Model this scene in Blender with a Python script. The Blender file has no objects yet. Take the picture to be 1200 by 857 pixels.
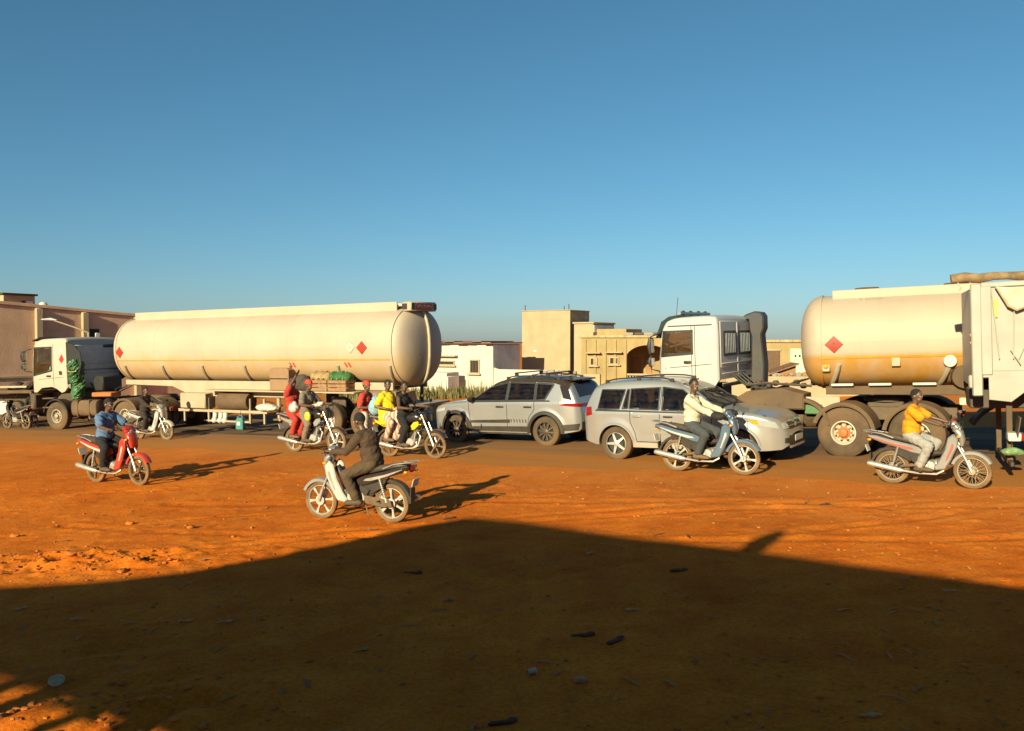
import bpy, bmesh, math, random
import numpy as np
from mathutils import Vector, Matrix

# ------------------------------------------------------------------ camera, sky, sun, exposure
CAM_H = 2.58            # lens height above the ground under it
SLOPE = 0.036           # the whole site falls gently to the left
F_PX, CX, YH = 1000.0, 600.0, 402.0
SUN_EL = math.radians(19.0)
LDIR = Vector((0.49, 0.872, 0)).normalized()      # horizontal travel of the light
SC = bpy.context.scene
COL = SC.collection

cam_d = bpy.data.cameras.new('camera'); cam = bpy.data.objects.new('camera', cam_d); COL.objects.link(cam)
cam_d.sensor_width = 36.0; cam_d.lens = 36.0 * F_PX / 1200.0
cam_d.clip_start = 0.05; cam_d.clip_end = 12000
cam.location = (0, 0, CAM_H)
cam.rotation_euler = (math.radians(90) - math.atan((428.5 - YH) / F_PX), 0, 0)
SC.camera = cam

world = bpy.data.worlds.new('World'); SC.world = world; world.use_nodes = True
wn = world.node_tree.nodes; wl = world.node_tree.links
bg = wn['Background']
sky = wn.new('ShaderNodeTexSky'); sky.sky_type = 'NISHITA'; sky.sun_disc = False
sky.sun_elevation = SUN_EL
sky.sun_rotation = math.atan2(-LDIR.x, -LDIR.y)
sky.altitude = 0; sky.air_density = 0.88; sky.dust_density = 0.5; sky.ozone_density = 5.0
hs = wn.new('ShaderNodeHueSaturation'); hs.inputs['Saturation'].default_value = 1.04; hs.inputs['Hue'].default_value = 0.477; wl.new(sky.outputs[0], hs.inputs['Color'])
wl.new(hs.outputs[0], bg.inputs[0]); bg.inputs[1].default_value = 0.058

sun_d = bpy.data.lights.new('sun', 'SUN'); sun = bpy.data.objects.new('sun', sun_d); COL.objects.link(sun)
sun_d.energy = 5.0; sun_d.angle = math.radians(0.55); sun_d.color = (1.0, 0.94, 0.60)
sd = Vector((LDIR.x * math.cos(SUN_EL), LDIR.y * math.cos(SUN_EL), -math.sin(SUN_EL)))
sun.rotation_euler = sd.to_track_quat('-Z', 'Y').to_euler()
sun.location = (-30, -40, 30)

SC.view_settings.view_transform = 'Standard'; SC.view_settings.look = 'None'
SC.view_settings.exposure = 0.74; SC.view_settings.gamma = 1.0
SC.view_settings.use_curve_mapping = False
SC.render.engine = 'CYCLES'
SC.cycles.use_denoising = True
SC.cycles.max_bounces = 6; SC.cycles.diffuse_bounces = 3; SC.cycles.glossy_bounces = 3
SC.cycles.transmission_bounces = 4; SC.cycles.transparent_max_bounces = 6
SC.cycles.caustics_reflective = False; SC.cycles.caustics_refractive = False

R = math.radians
rng = random.Random(7)

# ------------------------------------------------------------------ ground geometry functions
def gz(x):
    a = abs(x)
    if a > 20: a = 20 + 10 * (1 - math.exp(-(a - 20) / 10))
    return SLOPE * math.copysign(a, x)
def gp(px, py):
    """world point on the sloping ground that a photo pixel looks at"""
    k = (px - CX) / F_PX; d = (py - YH) / F_PX
    Z = CAM_H / (d + SLOPE * k)
    return Vector((k * Z, Z, SLOPE * k * Z))
def wp(px, py, Z):
    return Vector(((px - CX) / F_PX * Z, Z, CAM_H + (YH - py) / F_PX * Z))
UP = Vector((-SLOPE, 0, 1)).normalized()

# ------------------------------------------------------------------ mesh builder
class MB:
    def __init__(self): self.v = []; self.f = []
    def add(self, vs, fs):
        o = len(self.v); self.v += [tuple(p) for p in vs]; self.f += [tuple(i + o for i in f) for f in fs]
        return self
    def box(self, c, s, b=0.0, rot=None):
        x, y, z = s[0] / 2, s[1] / 2, s[2] / 2
        b = min(b, x * .9, y * .9, z * .9)
        if b <= 0:
            vs = [(-x,-y,-z),(x,-y,-z),(x,y,-z),(-x,y,-z),(-x,-y,z),(x,-y,z),(x,y,z),(-x,y,z)]
            fs = [(0,3,2,1),(4,5,6,7),(0,1,5,4),(1,2,6,5),(2,3,7,6),(3,0,4,7)]
        else:
            vs = []; idx = {}
            for sx in (-1, 1):
                for sy in (-1, 1):
                    for sz in (-1, 1):
                        for a in range(3):
                            p = [sx * (x - b), sy * (y - b), sz * (z - b)]
                            p[a] = (sx * x, sy * y, sz * z)[a]
                            idx[(sx, sy, sz, a)] = len(vs); vs.append(p)
            fs = []
            for a in range(3):
                u, w = (a + 1) % 3, (a + 2) % 3
                for s_ in (-1, 1):
                    q = []
                    for (su, sw) in ((-1, -1), (1, -1), (1, 1), (-1, 1)):
                        k = [0, 0, 0]; k[a] = s_; k[u] = su; k[w] = sw; q.append(idx[(*k, a)])
                    fs.append(tuple(q) if s_ > 0 else tuple(reversed(q)))
            for a in range(3):
                u, w = (a + 1) % 3, (a + 2) % 3
                for su in (-1, 1):
                    for sw in (-1, 1):
                        k0 = [0, 0, 0]; k0[a] = -1; k0[u] = su; k0[w] = sw
                        k1 = list(k0); k1[a] = 1
                        q = (idx[(*k0, u)], idx[(*k1, u)], idx[(*k1, w)], idx[(*k0, w)])
                        fs.append(q if su * sw < 0 else tuple(reversed(q)))
            for sx in (-1, 1):
                for sy in (-1, 1):
                    for sz in (-1, 1):
                        q = tuple(idx[(sx, sy, sz, a)] for a in range(3))
                        fs.append(q if sx * sy * sz > 0 else tuple(reversed(q)))
        c = Vector(c)
        vs = [((rot @ Vector(p)) if rot else Vector(p)) + c for p in vs]
        return self.add(vs, fs)
    def tube(self, pts, r, seg=8, cap=True, round_=False):
        pts = [Vector(p) for p in pts]; n = len(pts)
        rs = list(r) if isinstance(r, (list, tuple)) else [r] * n
        if round_:
            d0 = (pts[0] - pts[1]).normalized(); d1 = (pts[-1] - pts[-2]).normalized()
            a, b = rs[0], rs[-1]
            pre = [(pts[0] + d0 * a * s, a * c_) for s, c_ in ((.98, .2), (.85, .53), (.5, .87))]
            post = [(pts[-1] + d1 * b * s, b * c_) for s, c_ in ((.5, .87), (.85, .53), (.98, .2))]
            pts = [p for p, _ in pre] + pts + [p for p, _ in post]
            rs = [q for _, q in pre] + rs + [q for _, q in post]; n = len(pts)
        t = [(pts[min(i + 1, n - 1)] - pts[max(i - 1, 0)]).normalized() for i in range(n)]
        ref = Vector((0, 0, 1)) if abs(t[0].z) < .9 else Vector((1, 0, 0))
        u = t[0].cross(ref).normalized(); vs = []
        for i in range(n):
            u = (u - t[i] * u.dot(t[i])).normalized(); w = t[i].cross(u)
            for k in range(seg):
                a = 2 * math.pi * k / seg
                vs.append(pts[i] + (u * math.cos(a) + w * math.sin(a)) * rs[i])
        fs = [(i * seg + k, i * seg + (k + 1) % seg, (i + 1) * seg + (k + 1) % seg, (i + 1) * seg + k)
              for i in range(n - 1) for k in range(seg)]
        if cap: fs += [tuple(reversed(range(seg))), tuple((n - 1) * seg + k for k in range(seg))]
        return self.add(vs, fs)
    def lathe(self, prof, c=(0, 0, 0), axis='y', seg=24, a0=0.0, a1=None, ey=1.0):
        """prof: (radius, along-axis); full turn unless a1 given"""
        full = a1 is None
        ang = [a0 + (2 * math.pi if full else a1 - a0) * k / (seg if full else seg) for k in range(seg if full else seg + 1)]
        m = len(ang); vs = []
        for r, h in prof:
            for a in ang:
                p, q = r * math.cos(a), r * math.sin(a) * ey
                v = {'y': (p, h, q), 'x': (h, p, q), 'z': (p, q, h)}[axis]
                vs.append((v[0] + c[0], v[1] + c[1], v[2] + c[2]))
        fs = []
        for i in range(len(prof) - 1):
            for k in range(m if full else m - 1):
                k2 = (k + 1) % m
                fs.append((i * m + k, (i + 1) * m + k, (i + 1) * m + k2, i * m + k2))
        return self.add(vs, fs)
    def ell(self, c, r, seg=12, rings=8, rot=None):
        c = Vector(c); vs = []
        for i in range(1, rings):
            th = math.pi * i / rings
            for k in range(seg):
                a = 2 * math.pi * k / seg
                p = Vector((r[0] * math.sin(th) * math.cos(a), r[1] * math.sin(th) * math.sin(a), r[2] * math.cos(th)))
                vs.append(c + (rot @ p if rot else p))
        t = Vector((0, 0, r[2])); vs += [c + (rot @ t if rot else t), c - (rot @ t if rot else t)]
        fs = []
        for i in range(rings - 2):
            for k in range(seg):
                k2 = (k + 1) % seg
                fs.append((i * seg + k, (i + 1) * seg + k, (i + 1) * seg + k2, i * seg + k2))
        T = len(vs) - 2
        for k in range(seg):
            k2 = (k + 1) % seg
            fs.append((T, k, k2)); fs.append((T + 1, (rings - 2) * seg + k2, (rings - 2) * seg + k))
        return self.add(vs, fs)
    def prism(self, poly, y0, y1, b=0.0, plane='xz'):
        """polygon (a,b) in xz (or yz / xy) extruded along the third axis, b = chamfer"""
        n = len(poly)
        area = sum(poly[i][0] * poly[(i + 1) % n][1] - poly[(i + 1) % n][0] * poly[i][1] for i in range(n))
        if area < 0: poly = poly[::-1]
        def mk(p, h):
            return {'xz': (p[0], h, p[1]), 'yz': (h, p[0], p[1]), 'xy': (p[0], p[1], h)}[plane]
        if b > 0:
            ins = []
            for i in range(n):
                p0, p1, p2 = (Vector(poly[i - 1]), Vector(poly[i]), Vector(poly[(i + 1) % n]))
                e1 = (p1 - p0).normalized(); e2 = (p2 - p1).normalized()
                n1 = Vector((-e1.y, e1.x)); n2 = Vector((-e2.y, e2.x)); m = (n1 + n2)
                m = m.normalized() if m.length > 1e-6 else n1
                ins.append(p1 + m * (b / max(.5, m.dot(n1))))
            rings = [(ins, y0), (poly, y0 + b), (poly, y1 - b), (ins, y1)]
        else: rings = [(poly, y0), (poly, y1)]
        vs = [mk(p, h) for ring, h in rings for p in ring]
        m = len(rings)
        fs = [(i * n + k, i * n + (k + 1) % n, (i + 1) * n + (k + 1) % n, (i + 1) * n + k) for i in range(m - 1) for k in range(n)]
        fs += [tuple(reversed(range(n))), tuple((m - 1) * n + k for k in range(n))]
        return self.add(vs, fs)
    def sweep(self, path, ry, rn, seg=16, p=2.0, cap=True):
        """elliptical skin along a path in the xz plane; ry half-width in y, rn half-thickness"""
        path = [Vector(q) for q in path]; n = len(path); vs = []
        ry = ry if isinstance(ry, (list, tuple)) else [ry] * n
        rn = rn if isinstance(rn, (list, tuple)) else [rn] * n
        for i in range(n):
            t = (path[min(i + 1, n - 1)] - path[max(i - 1, 0)]).normalized()
            nn = t.cross(Vector((0, 1, 0))).normalized()
            for k in range(seg):
                a = 2 * math.pi * k / seg
                ca, sa = math.cos(a), math.sin(a)
                cx_ = math.copysign(abs(ca) ** (2 / p), ca); sx_ = math.copysign(abs(sa) ** (2 / p), sa)
                vs.append(path[i] + Vector((0, 1, 0)) * ry[i] * cx_ + nn * rn[i] * sx_)
        fs = [(i * seg + k, i * seg + (k + 1) % seg, (i + 1) * seg + (k + 1) % seg, (i + 1) * seg + k)
              for i in range(n - 1) for k in range(seg)]
        if cap: fs += [tuple(reversed(range(seg))), tuple((n - 1) * seg + k for k in range(seg))]
        return self.add(vs, fs)
    def grid(self, rows):
        m = len(rows[0]); vs = [p for r_ in rows for p in r_]
        fs = [(i * m + k, i * m + k + 1, (i + 1) * m + k + 1, (i + 1) * m + k) for i in range(len(rows) - 1) for k in range(m - 1)]
        return self.add(vs, fs)
    def arc_shell(self, c, r, a0, a1, hw, th=.012, seg=14, crown=.0, drop=.03):
        """mudguard: thick arc about y through c; angle 0 = +x, 90 = up; sides turned down by drop"""
        pro = [(-hw, -drop), (-hw, 0), (-hw * .5, crown * .8), (0, crown), (hw * .5, crown * .8), (hw, 0), (hw, -drop)]
        outer = []; inner = []
        for i in range(seg + 1):
            a = R(a0 + (a1 - a0) * i / seg)
            outer.append([(c[0] + (r + d) * math.cos(a), c[1] + y, c[2] + (r + d) * math.sin(a)) for y, d in pro])
            inner.append([(c[0] + (r + d - th) * math.cos(a), c[1] + y * .97, c[2] + (r + d - th) * math.sin(a)) for y, d in pro])
        self.grid(outer); self.grid(inner); return self
    def mesh(self, name, angle=40, fix=True):
        me = bpy.data.meshes.new(name)
        me.from_pydata(self.v, [], self.f)
        bm = bmesh.new(); bm.from_mesh(me)
        if fix: bmesh.ops.recalc_face_normals(bm, faces=bm.faces)
        lim = R(angle)
        for f in bm.faces: f.smooth = True
        for e in bm.edges:
            if len(e.link_faces) == 2 and e.calc_face_angle(0) > lim: e.smooth = False
        bm.to_mesh(me); bm.free()
        return me
    def build(self, name, mat, parent=None, angle=40, fix=True, loc=None, rotz=None):
        me = self.mesh(name, angle, fix)
        me.materials.append(mat)
        return link(name, me, parent, loc, rotz)

def link(name, me, parent=None, loc=None, rotz=None):
    o = bpy.data.objects.new(name, me); COL.objects.link(o)
    if parent is not None: o.parent = parent
    if loc is not None: o.location = loc
    if rotz is not None: o.rotation_euler = (0, 0, rotz)
    return o
def tag(o, label=None, cat=None, group=None, kind=None):
    for k, v in (('label', label), ('category', cat), ('group', group), ('kind', kind)):
        if v: o[k] = v
    return o
def thing(name, label, cat, group=None):
    o = bpy.data.objects.new(name, None); COL.objects.link(o); o.empty_display_size = .2
    return tag(o, label, cat, group)
def place(o, P, heading, lx=0., ly=0., pitch=0., lean=0., scale=1., lz=0.):
    """put local ground point (lx,ly,lz) on P, +x towards heading (degrees, world)"""
    h = Vector((math.cos(R(heading)), math.sin(R(heading)), 0))
    h = (h - UP * h.dot(UP)).normalized(); left = UP.cross(h)
    M3 = Matrix((h, left, UP)).transposed().to_4x4()
    M3 = M3 @ Matrix.Rotation(R(-pitch), 4, 'Y') @ Matrix.Rotation(R(lean), 4, 'X') @ Matrix.Scale(scale, 4)
    off = M3 @ Vector((lx, ly, lz))
    o.matrix_world = Matrix.Translation(Vector(P) - off) @ M3
    return o
def heading_of(a, b):
    d = b - a
    return math.degrees(math.atan2(d.y, d.x))

# ------------------------------------------------------------------ materials
MATS = {}
DUST = (0.34, 0.18, 0.075)
def M(name, col, rough=.6, metal=0., var=.12, vs=5., dust=0., dust_h=1.0, up=0., bump=0., bs=40., coat=0., spec=.5, trans=0., emit=None):
    """procedural paint/plastic/cloth: noise-varied colour, road dust thicker low down and on upward faces"""
    if name in MATS: return MATS[name]
    m = bpy.data.materials.new(name); m.use_nodes = True
    N = m.node_tree.nodes; L = m.node_tree.links
    b = N['Principled BSDF']
    tc = N.new('ShaderNodeTexCoord')
    nz = N.new('ShaderNodeTexNoise'); nz.inputs['Scale'].default_value = vs; nz.inputs['Detail'].default_value = 6
    L.new(tc.outputs['Object'], nz.inputs['Vector'])
    mr = N.new('ShaderNodeMapRange'); mr.inputs[1].default_value = .3; mr.inputs[2].default_value = .7
    mr.inputs[3].default_value = 1 - var; mr.inputs[4].default_value = 1 + var * .6
    L.new(nz.outputs[0], mr.inputs[0])
    mul = N.new('ShaderNodeMixRGB'); mul.blend_type = 'MULTIPLY'; mul.inputs[0].default_value = 1
    mul.inputs[1].default_value = (*col, 1); L.new(mr.outputs[0], mul.inputs[2])
    out = mul.outputs[0]
    rsock = None
    if dust > 0 or up > 0:
        sep = N.new('ShaderNodeSeparateXYZ'); L.new(tc.outputs['Object'], sep.inputs[0])
        hz = N.new('ShaderNodeMapRange'); hz.inputs[1].default_value = 0; hz.inputs[2].default_value = dust_h
        hz.inputs[3].default_value = 1; hz.inputs[4].default_value = .12; L.new(sep.outputs[2], hz.inputs[0])
        n2 = N.new('ShaderNodeTexNoise'); n2.inputs['Scale'].default_value = vs * .7; n2.inputs['Detail'].default_value = 9
        n2.inputs['Roughness'].default_value = .65
        L.new(tc.outputs['Object'], n2.inputs['Vector'])
        r2 = N.new('ShaderNodeMapRange'); r2.inputs[1].default_value = .32; r2.inputs[2].default_value = .62
        r2.inputs[3].default_value = .35; r2.inputs[4].default_value = 1; L.new(n2.outputs[0], r2.inputs[0])
        a = N.new('ShaderNodeMath'); a.operation = 'MULTIPLY'; L.new(hz.outputs[0], a.inputs[0]); a.inputs[1].default_value = dust
        geo = N.new('ShaderNodeNewGeometry'); s2 = N.new('ShaderNodeSeparateXYZ'); L.new(geo.outputs['Normal'], s2.inputs[0])
        um = N.new('ShaderNodeMapRange'); um.inputs[1].default_value = .35; um.inputs[2].default_value = 1
        um.inputs[3].default_value = 0; um.inputs[4].default_value = up; L.new(s2.outputs[2], um.inputs[0])
        ad = N.new('ShaderNodeMath'); ad.operation = 'ADD'; L.new(a.outputs[0], ad.inputs[0]); L.new(um.outputs[0], ad.inputs[1])
        fm = N.new('ShaderNodeMath'); fm.operation = 'MULTIPLY'; fm.use_clamp = True
        L.new(ad.outputs[0], fm.inputs[0]); L.new(r2.outputs[0], fm.inputs[1])
        mx = N.new('ShaderNodeMixRGB'); L.new(fm.outputs[0], mx.inputs[0]); L.new(out, mx.inputs[1])
        mx.inputs[2].default_value = (*DUST, 1); out = mx.outputs[0]
        rr = N.new('ShaderNodeMapRange'); rr.inputs[3].default_value = rough; rr.inputs[4].default_value = .95
        L.new(fm.outputs[0], rr.inputs[0]); rsock = rr.outputs[0]
        if metal > 0:
            rm = N.new('ShaderNodeMapRange'); rm.inputs[3].default_value = metal; rm.inputs[4].default_value = 0
            L.new(fm.outputs[0], rm.inputs[0]); L.new(rm.outputs[0], b.inputs['Metallic'])
    elif metal > 0: b.inputs['Metallic'].default_value = metal
    L.new(out, b.inputs['Base Color'])
    if rsock: L.new(rsock, b.inputs['Roughness'])
    else: b.inputs['Roughness'].default_value = rough
    b.inputs['Specular IOR Level'].default_value = spec
    if coat: b.inputs['Coat Weight'].default_value = coat; b.inputs['Coat Roughness'].default_value = .08
    if trans: b.inputs['Transmission Weight'].default_value = trans
    if bump > 0:
        n3 = N.new('ShaderNodeTexNoise'); n3.inputs['Scale'].default_value = bs; n3.inputs['Detail'].default_value = 5
        L.new(tc.outputs['Object'], n3.inputs['Vector'])
        bp = N.new('ShaderNodeBump'); bp.inputs['Strength'].default_value = bump; bp.inputs['Distance'].default_value = .02
        L.new(n3.outputs[0], bp.inputs['Height']); L.new(bp.outputs[0], b.inputs['Normal'])
    MATS[name] = m
    return m
def glassy(name, col=(.02, .02, .022), rough=.05):
    return M(name, col, rough, 0, .05, 3, dust=.12, dust_h=3, up=.1, coat=0, spec=.6)
def clear_glass(name, tint=(.75, .8, .8), alpha=.35):
    if name in MATS: return MATS[name]
    m = bpy.data.materials.new(name); m.use_nodes = True
    N = m.node_tree.nodes; L = m.node_tree.links; N.remove(N['Principled BSDF'])
    t = N.new('ShaderNodeBsdfTransparent'); t.inputs[0].default_value = (*tint, 1)
    g = N.new('ShaderNodeBsdfGlossy'); g.inputs['Roughness'].default_value = .03
    fr = N.new('ShaderNodeFresnel'); fr.inputs[0].default_value = 1.5
    d = N.new('ShaderNodeBsdfDiffuse'); d.inputs[0].default_value = (*DUST, 1)
    mx = N.new('ShaderNodeMixShader'); L.new(fr.outputs[0], mx.inputs[0]); L.new(t.outputs[0], mx.inputs[1]); L.new(g.outputs[0], mx.inputs[2])
    nz = N.new('ShaderNodeTexNoise'); nz.inputs['Scale'].default_value = 4
    mr = N.new('ShaderNodeMapRange'); mr.inputs[3].default_value = .02; mr.inputs[4].default_value = alpha * .5
    L.new(nz.outputs[0], mr.inputs[0])
    m2 = N.new('ShaderNodeMixShader'); L.new(mr.outputs[0], m2.inputs[0]); L.new(mx.outputs[0], m2.inputs[1]); L.new(d.outputs[0], m2.inputs[2])
    L.new(m2.outputs[0], N['Material Output'].inputs[0]); MATS[name] = m
    return m

RUBBER = M('dusty_rubber', (.026, .021, .017), .85, dust=.36, dust_h=1.3, vs=3, bump=.25, bs=60)
BIKE_RUBBER = M('dusty_bike_rubber', (.04, .03, .022), .9, dust=.6, dust_h=2.5, vs=9)
BLACK = M('black_plastic', (.014, .013, .013), .5, dust=.16, dust_h=1.2, up=.2, vs=9)
DARKMETAL = M('greasy_dark_metal', (.05, .042, .035), .6, .3, dust=.6, dust_h=1.6, up=.5, vs=7)
ALU = M('cast_aluminium', (.62, .6, .56), .38, .85, dust=.35, dust_h=1.2, vs=12)
CHROME = M('chrome', (.66, .62, .56), .28, .9, var=.08, dust=.4, dust_h=1.2, vs=10)
REDLENS = M('red_lens', (.26, .010, .008), .15, spec=.6)
AMBER = M('amber_lens', (.8, .28, .02), .15, spec=.6)
CLEARLENS = M('clear_lens', (.36, .35, .33), .1, spec=.7, var=.05)
WHITE = M('white_enamel', (.58, .55, .50), .4, dust=.25, dust_h=2.0, up=.2, vs=4)

# ------------------------------------------------------------------ ground, road
def vnoise(x, y, seed=0):
    xi = np.floor(x).astype(np.int64); yi = np.floor(y).astype(np.int64)
    fx = x - xi; fy = y - yi
    fx = fx * fx * (3 - 2 * fx); fy = fy * fy * (3 - 2 * fy)
    def h(a, b):
        n = (a * 374761393 + b * 668265263 + seed * 974711) & 0x7fffffff
        n = ((n ^ (n >> 13)) * 1274126177) & 0x7fffffff
        return ((n ^ (n >> 16)) & 0xffff) / 65535.0
    return (h(xi, yi) * (1 - fx) + h(xi + 1, yi) * fx) * (1 - fy) + (h(xi, yi + 1) * (1 - fx) + h(xi + 1, yi + 1) * fx) * fy
def fbm(x, y, o=4, seed=0):
    s = 0; a = 1; t = 0
    for i in range(o):
        s = s + a * vnoise(x * 2 ** i, y * 2 ** i, seed + i); t += a; a *= .5
    return s / t

RD = Vector((.866, -.5, 0))                       # the road runs towards the right foreground
RN = Vector((.5, .866, 0))                        # across it, away from the lens
ROAD_NEAR = RN.dot(Vector((-16.0, 26.8, 0))) * .5 + RN.dot(Vector((4.45, 14.8, 0))) * .5 + .35
ROAD_W = 9.5

def axis_list(lo, hi, step, far_lo, far_hi, g=1.18):
    a = list(np.arange(lo, hi, step)); s = step
    x = hi; right = []
    while x < far_hi: right.append(x); s *= g; x += s
    s = step; x = lo; left = []
    while x > far_lo: s *= g; x -= s; left.append(x)
    return np.array(sorted(left) + a + right + [far_hi])

def build_ground():
    xs = axis_list(-9.5, 10.0, .05, -4000, 4000, 1.12)
    ys = axis_list(3.8, 18.5, .045, -60, 6000, 1.10)
    X, Y = np.meshgrid(xs, ys)
    ax = np.abs(X); cl = np.where(ax > 20, 20 + 10 * (1 - np.exp(-(ax - 20) / 10)), ax) * np.sign(X) * SLOPE
    v = X * RN.x + Y * RN.y - ROAD_NEAR            # distance beyond the near road edge
    dirt = np.clip((-v - .3) / 2.0, 0, 1)
    far = np.clip((v - ROAD_W - .3) / 3, 0, 1)
    n1 = fbm(X * .45, Y * .45, 4, 3) - .5
    n2 = fbm(X * 2.2 + 9, Y * 2.2, 4, 11) - .5
    n3 = fbm(X * 9, Y * 9, 3, 23) - .5
    z = dirt * (n1 * .06 + n2 * .017 + n3 * .007)
    # wheel ruts swinging across the yard towards the road
    for (x0, y0, x1, y1, bow, w, dep) in ((-9, 9.2, 9, 12.6, 1.2, .09, .04), (-9, 9.45, 9, 13.0, 1.3, .08, .03), (-7, 13.2, 9, 10.2, -.8, .11, .045),
                                          (-3, 6.5, 8, 12.3, .9, .1, .04), (-9, 12.0, 3, 14.5, .5, .07, .03), (-6, 14.7, 9, 11.5, .4, .14, .05), (-8, 6.2, 6, 8.4, .5, .12, .04)):
        L_ = math.hypot(x1 - x0, y1 - y0); tx, ty = (x1 - x0) / L_, (y1 - y0) / L_
        t = ((X - x0) * tx + (Y - y0) * ty) / L_
        d = (X - x0) * -ty + (Y - y0) * tx - bow * np.sin(np.clip(t, 0, 1) * math.pi) + .25 * (vnoise(t * 9, t * 0, 5) - .5)
        m = np.exp(-(d / w) ** 2) - .55 * np.exp(-((np.abs(d) - w * 1.9) / (w * .7)) ** 2)
        z -= dirt * dep * .32 * m * ((t > 0) & (t < 1)) * (.4 + vnoise(t * 30, t * 0 + 2, 9))
    # churned, clodded ridge by the left edge of the frame
    g = np.exp(-((X + 5.6 + .3 * np.sin(Y)) / 1.75) ** 2 - ((Y - 10.75 - .02 * (X + 5)) / .55) ** 2)
    cl2 = np.abs(fbm(X * 2.6 + Y * 2, Y * 4.5, 4, 31) - .5) * 2
    z += g * (.02 + .18 * cl2 * cl2 + .13 * (n3 + n2))
    g2 = np.exp(-((X + 3.3) / 1.6) ** 2 - ((Y - 5.9) / .9) ** 2)
    z += g2 * .10 * np.abs(n2 * 3)
    # low broken clods everywhere in the yard
    cd = np.clip(fbm(X * 5.5 + 3, Y * 5.5, 2, 41) - .66, 0, 1)
    z += dirt * cd * .08
    z += far * (n1 * .25)
    z = z + cl - .004
    nx, ny = len(xs), len(ys)
    me = bpy.data.meshes.new('ground')
    co = np.stack([X, Y, z], -1).reshape(-1, 3).astype(np.float32)
    i = np.arange((ny - 1) * nx).reshape(ny - 1, nx)[:, :-1].ravel()
    q = np.stack([i, i + 1, i + nx + 1, i + nx], -1).astype(np.int32)
    me.vertices.add(len(co)); me.vertices.foreach_set('co', co.ravel())
    me.loops.add(q.size); me.loops.foreach_set('vertex_index', q.ravel())
    me.polygons.add(len(q)); me.polygons.foreach_set('loop_start', np.arange(0, q.size, 4, dtype=np.int32))
    me.polygons.foreach_set('loop_total', np.full(len(q), 4, np.int32))
    me.polygons.foreach_set('use_smooth', np.ones(len(q), bool))
    me.update(calc_edges=True); me.validate()
    me.materials.append(dirt_mat())
    o = link('ground', me); tag(o, kind='structure')
    return o

def dirt_mat():
    m = bpy.data.materials.new('laterite_dirt'); m.use_nodes = True
    N = m.node_tree.nodes; L = m.node_tree.links; b = N['Principled BSDF']
    geo = N.new('ShaderNodeNewGeometry')
    def noise(s, d, r=.55):
        n = N.new('ShaderNodeTexNoise'); n.inputs['Scale'].default_value = s; n.inputs['Detail'].default_value = d
        n.inputs['Roughness'].default_value = r; L.new(geo.outputs['Position'], n.inputs['Vector']); return n
    big = noise(.22, 5); mid = noise(1.7, 8, .65); fine = noise(26, 6, .7)
    cr = N.new('ShaderNodeValToRGB'); e = cr.color_ramp.elements
    e[0].position = .30; e[0].color = (.55, .111, .006, 1); e[1].position = .72; e[1].color = (.72, .202, .018, 1)
    k = cr.color_ramp.elements.new(.5); k.color = (.65, .158, .011, 1)
    L.new(mid.outputs[0], cr.inputs[0])
    c2 = N.new('ShaderNodeValToRGB'); e = c2.color_ramp.elements
    e[0].position = .36; e[0].color = (.80, .76, .72, 1); e[1].position = .66; e[1].color = (1.12, 1.1, 1.1, 1)
    L.new(big.outputs[0], c2.inputs[0])
    mu = N.new('ShaderNodeMixRGB'); mu.blend_type = 'MULTIPLY'; mu.inputs[0].default_value = 1
    L.new(cr.outputs[0], mu.inputs[1]); L.new(c2.outputs[0], mu.inputs[2])
    c3 = N.new('ShaderNodeValToRGB'); e = c3.color_ramp.elements
    e[0].position = .34; e[0].color = (.62, .58, .55, 1); e[1].position = .58; e[1].color = (1.08, 1.08, 1.08, 1)
    L.new(fine.outputs[0], c3.inputs[0])
    m2 = N.new('ShaderNodeMixRGB'); m2.blend_type = 'MULTIPLY'; m2.inputs[0].default_value = .75
    L.new(mu.outputs[0], m2.inputs[1]); L.new(c3.outputs[0], m2.inputs[2])
    # pale dust trodden out of the road edge
    dp = N.new('ShaderNodeVectorMath'); dp.operation = 'DOT_PRODUCT'; dp.inputs[1].default_value = (RN.x, RN.y, 0)
    L.new(geo.outputs['Position'], dp.inputs[0])
    ed = N.new('ShaderNodeMapRange'); ed.inputs[1].default_value = ROAD_NEAR - 4.5; ed.inputs[2].default_value = ROAD_NEAR
    ed.inputs[3].default_value = 0; ed.inputs[4].default_value = .75; L.new(dp.outputs['Value'], ed.inputs[0])
    w = N.new('ShaderNodeMath'); w.operation = 'MULTIPLY'; L.new(ed.outputs[0], w.inputs[0]); L.new(mid.outputs[0], w.inputs[1])
    m3 = N.new('ShaderNodeMixRGB'); L.new(w.outputs[0], m3.inputs[0]); L.new(m2.outputs[0], m3.inputs[1]); m3.inputs[2].default_value = (.52, .21, .055, 1)
    L.new(m3.outputs[0], b.inputs['Base Color'])
    b.inputs['Roughness'].default_value = .97; b.inputs['Specular IOR Level'].default_value = .1
    bp = N.new('ShaderNodeBump'); bp.inputs['Strength'].default_value = .45; bp.inputs['Distance'].default_value = .03
    add = N.new('ShaderNodeMath'); add.operation = 'ADD'; L.new(fine.outputs[0], add.inputs[0])
    hi = noise(7, 8, .7); L.new(hi.outputs[0], add.inputs[1])
    L.new(add.outputs[0], bp.inputs['Height']); L.new(bp.outputs[0], b.inputs['Normal'])
    return m

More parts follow.
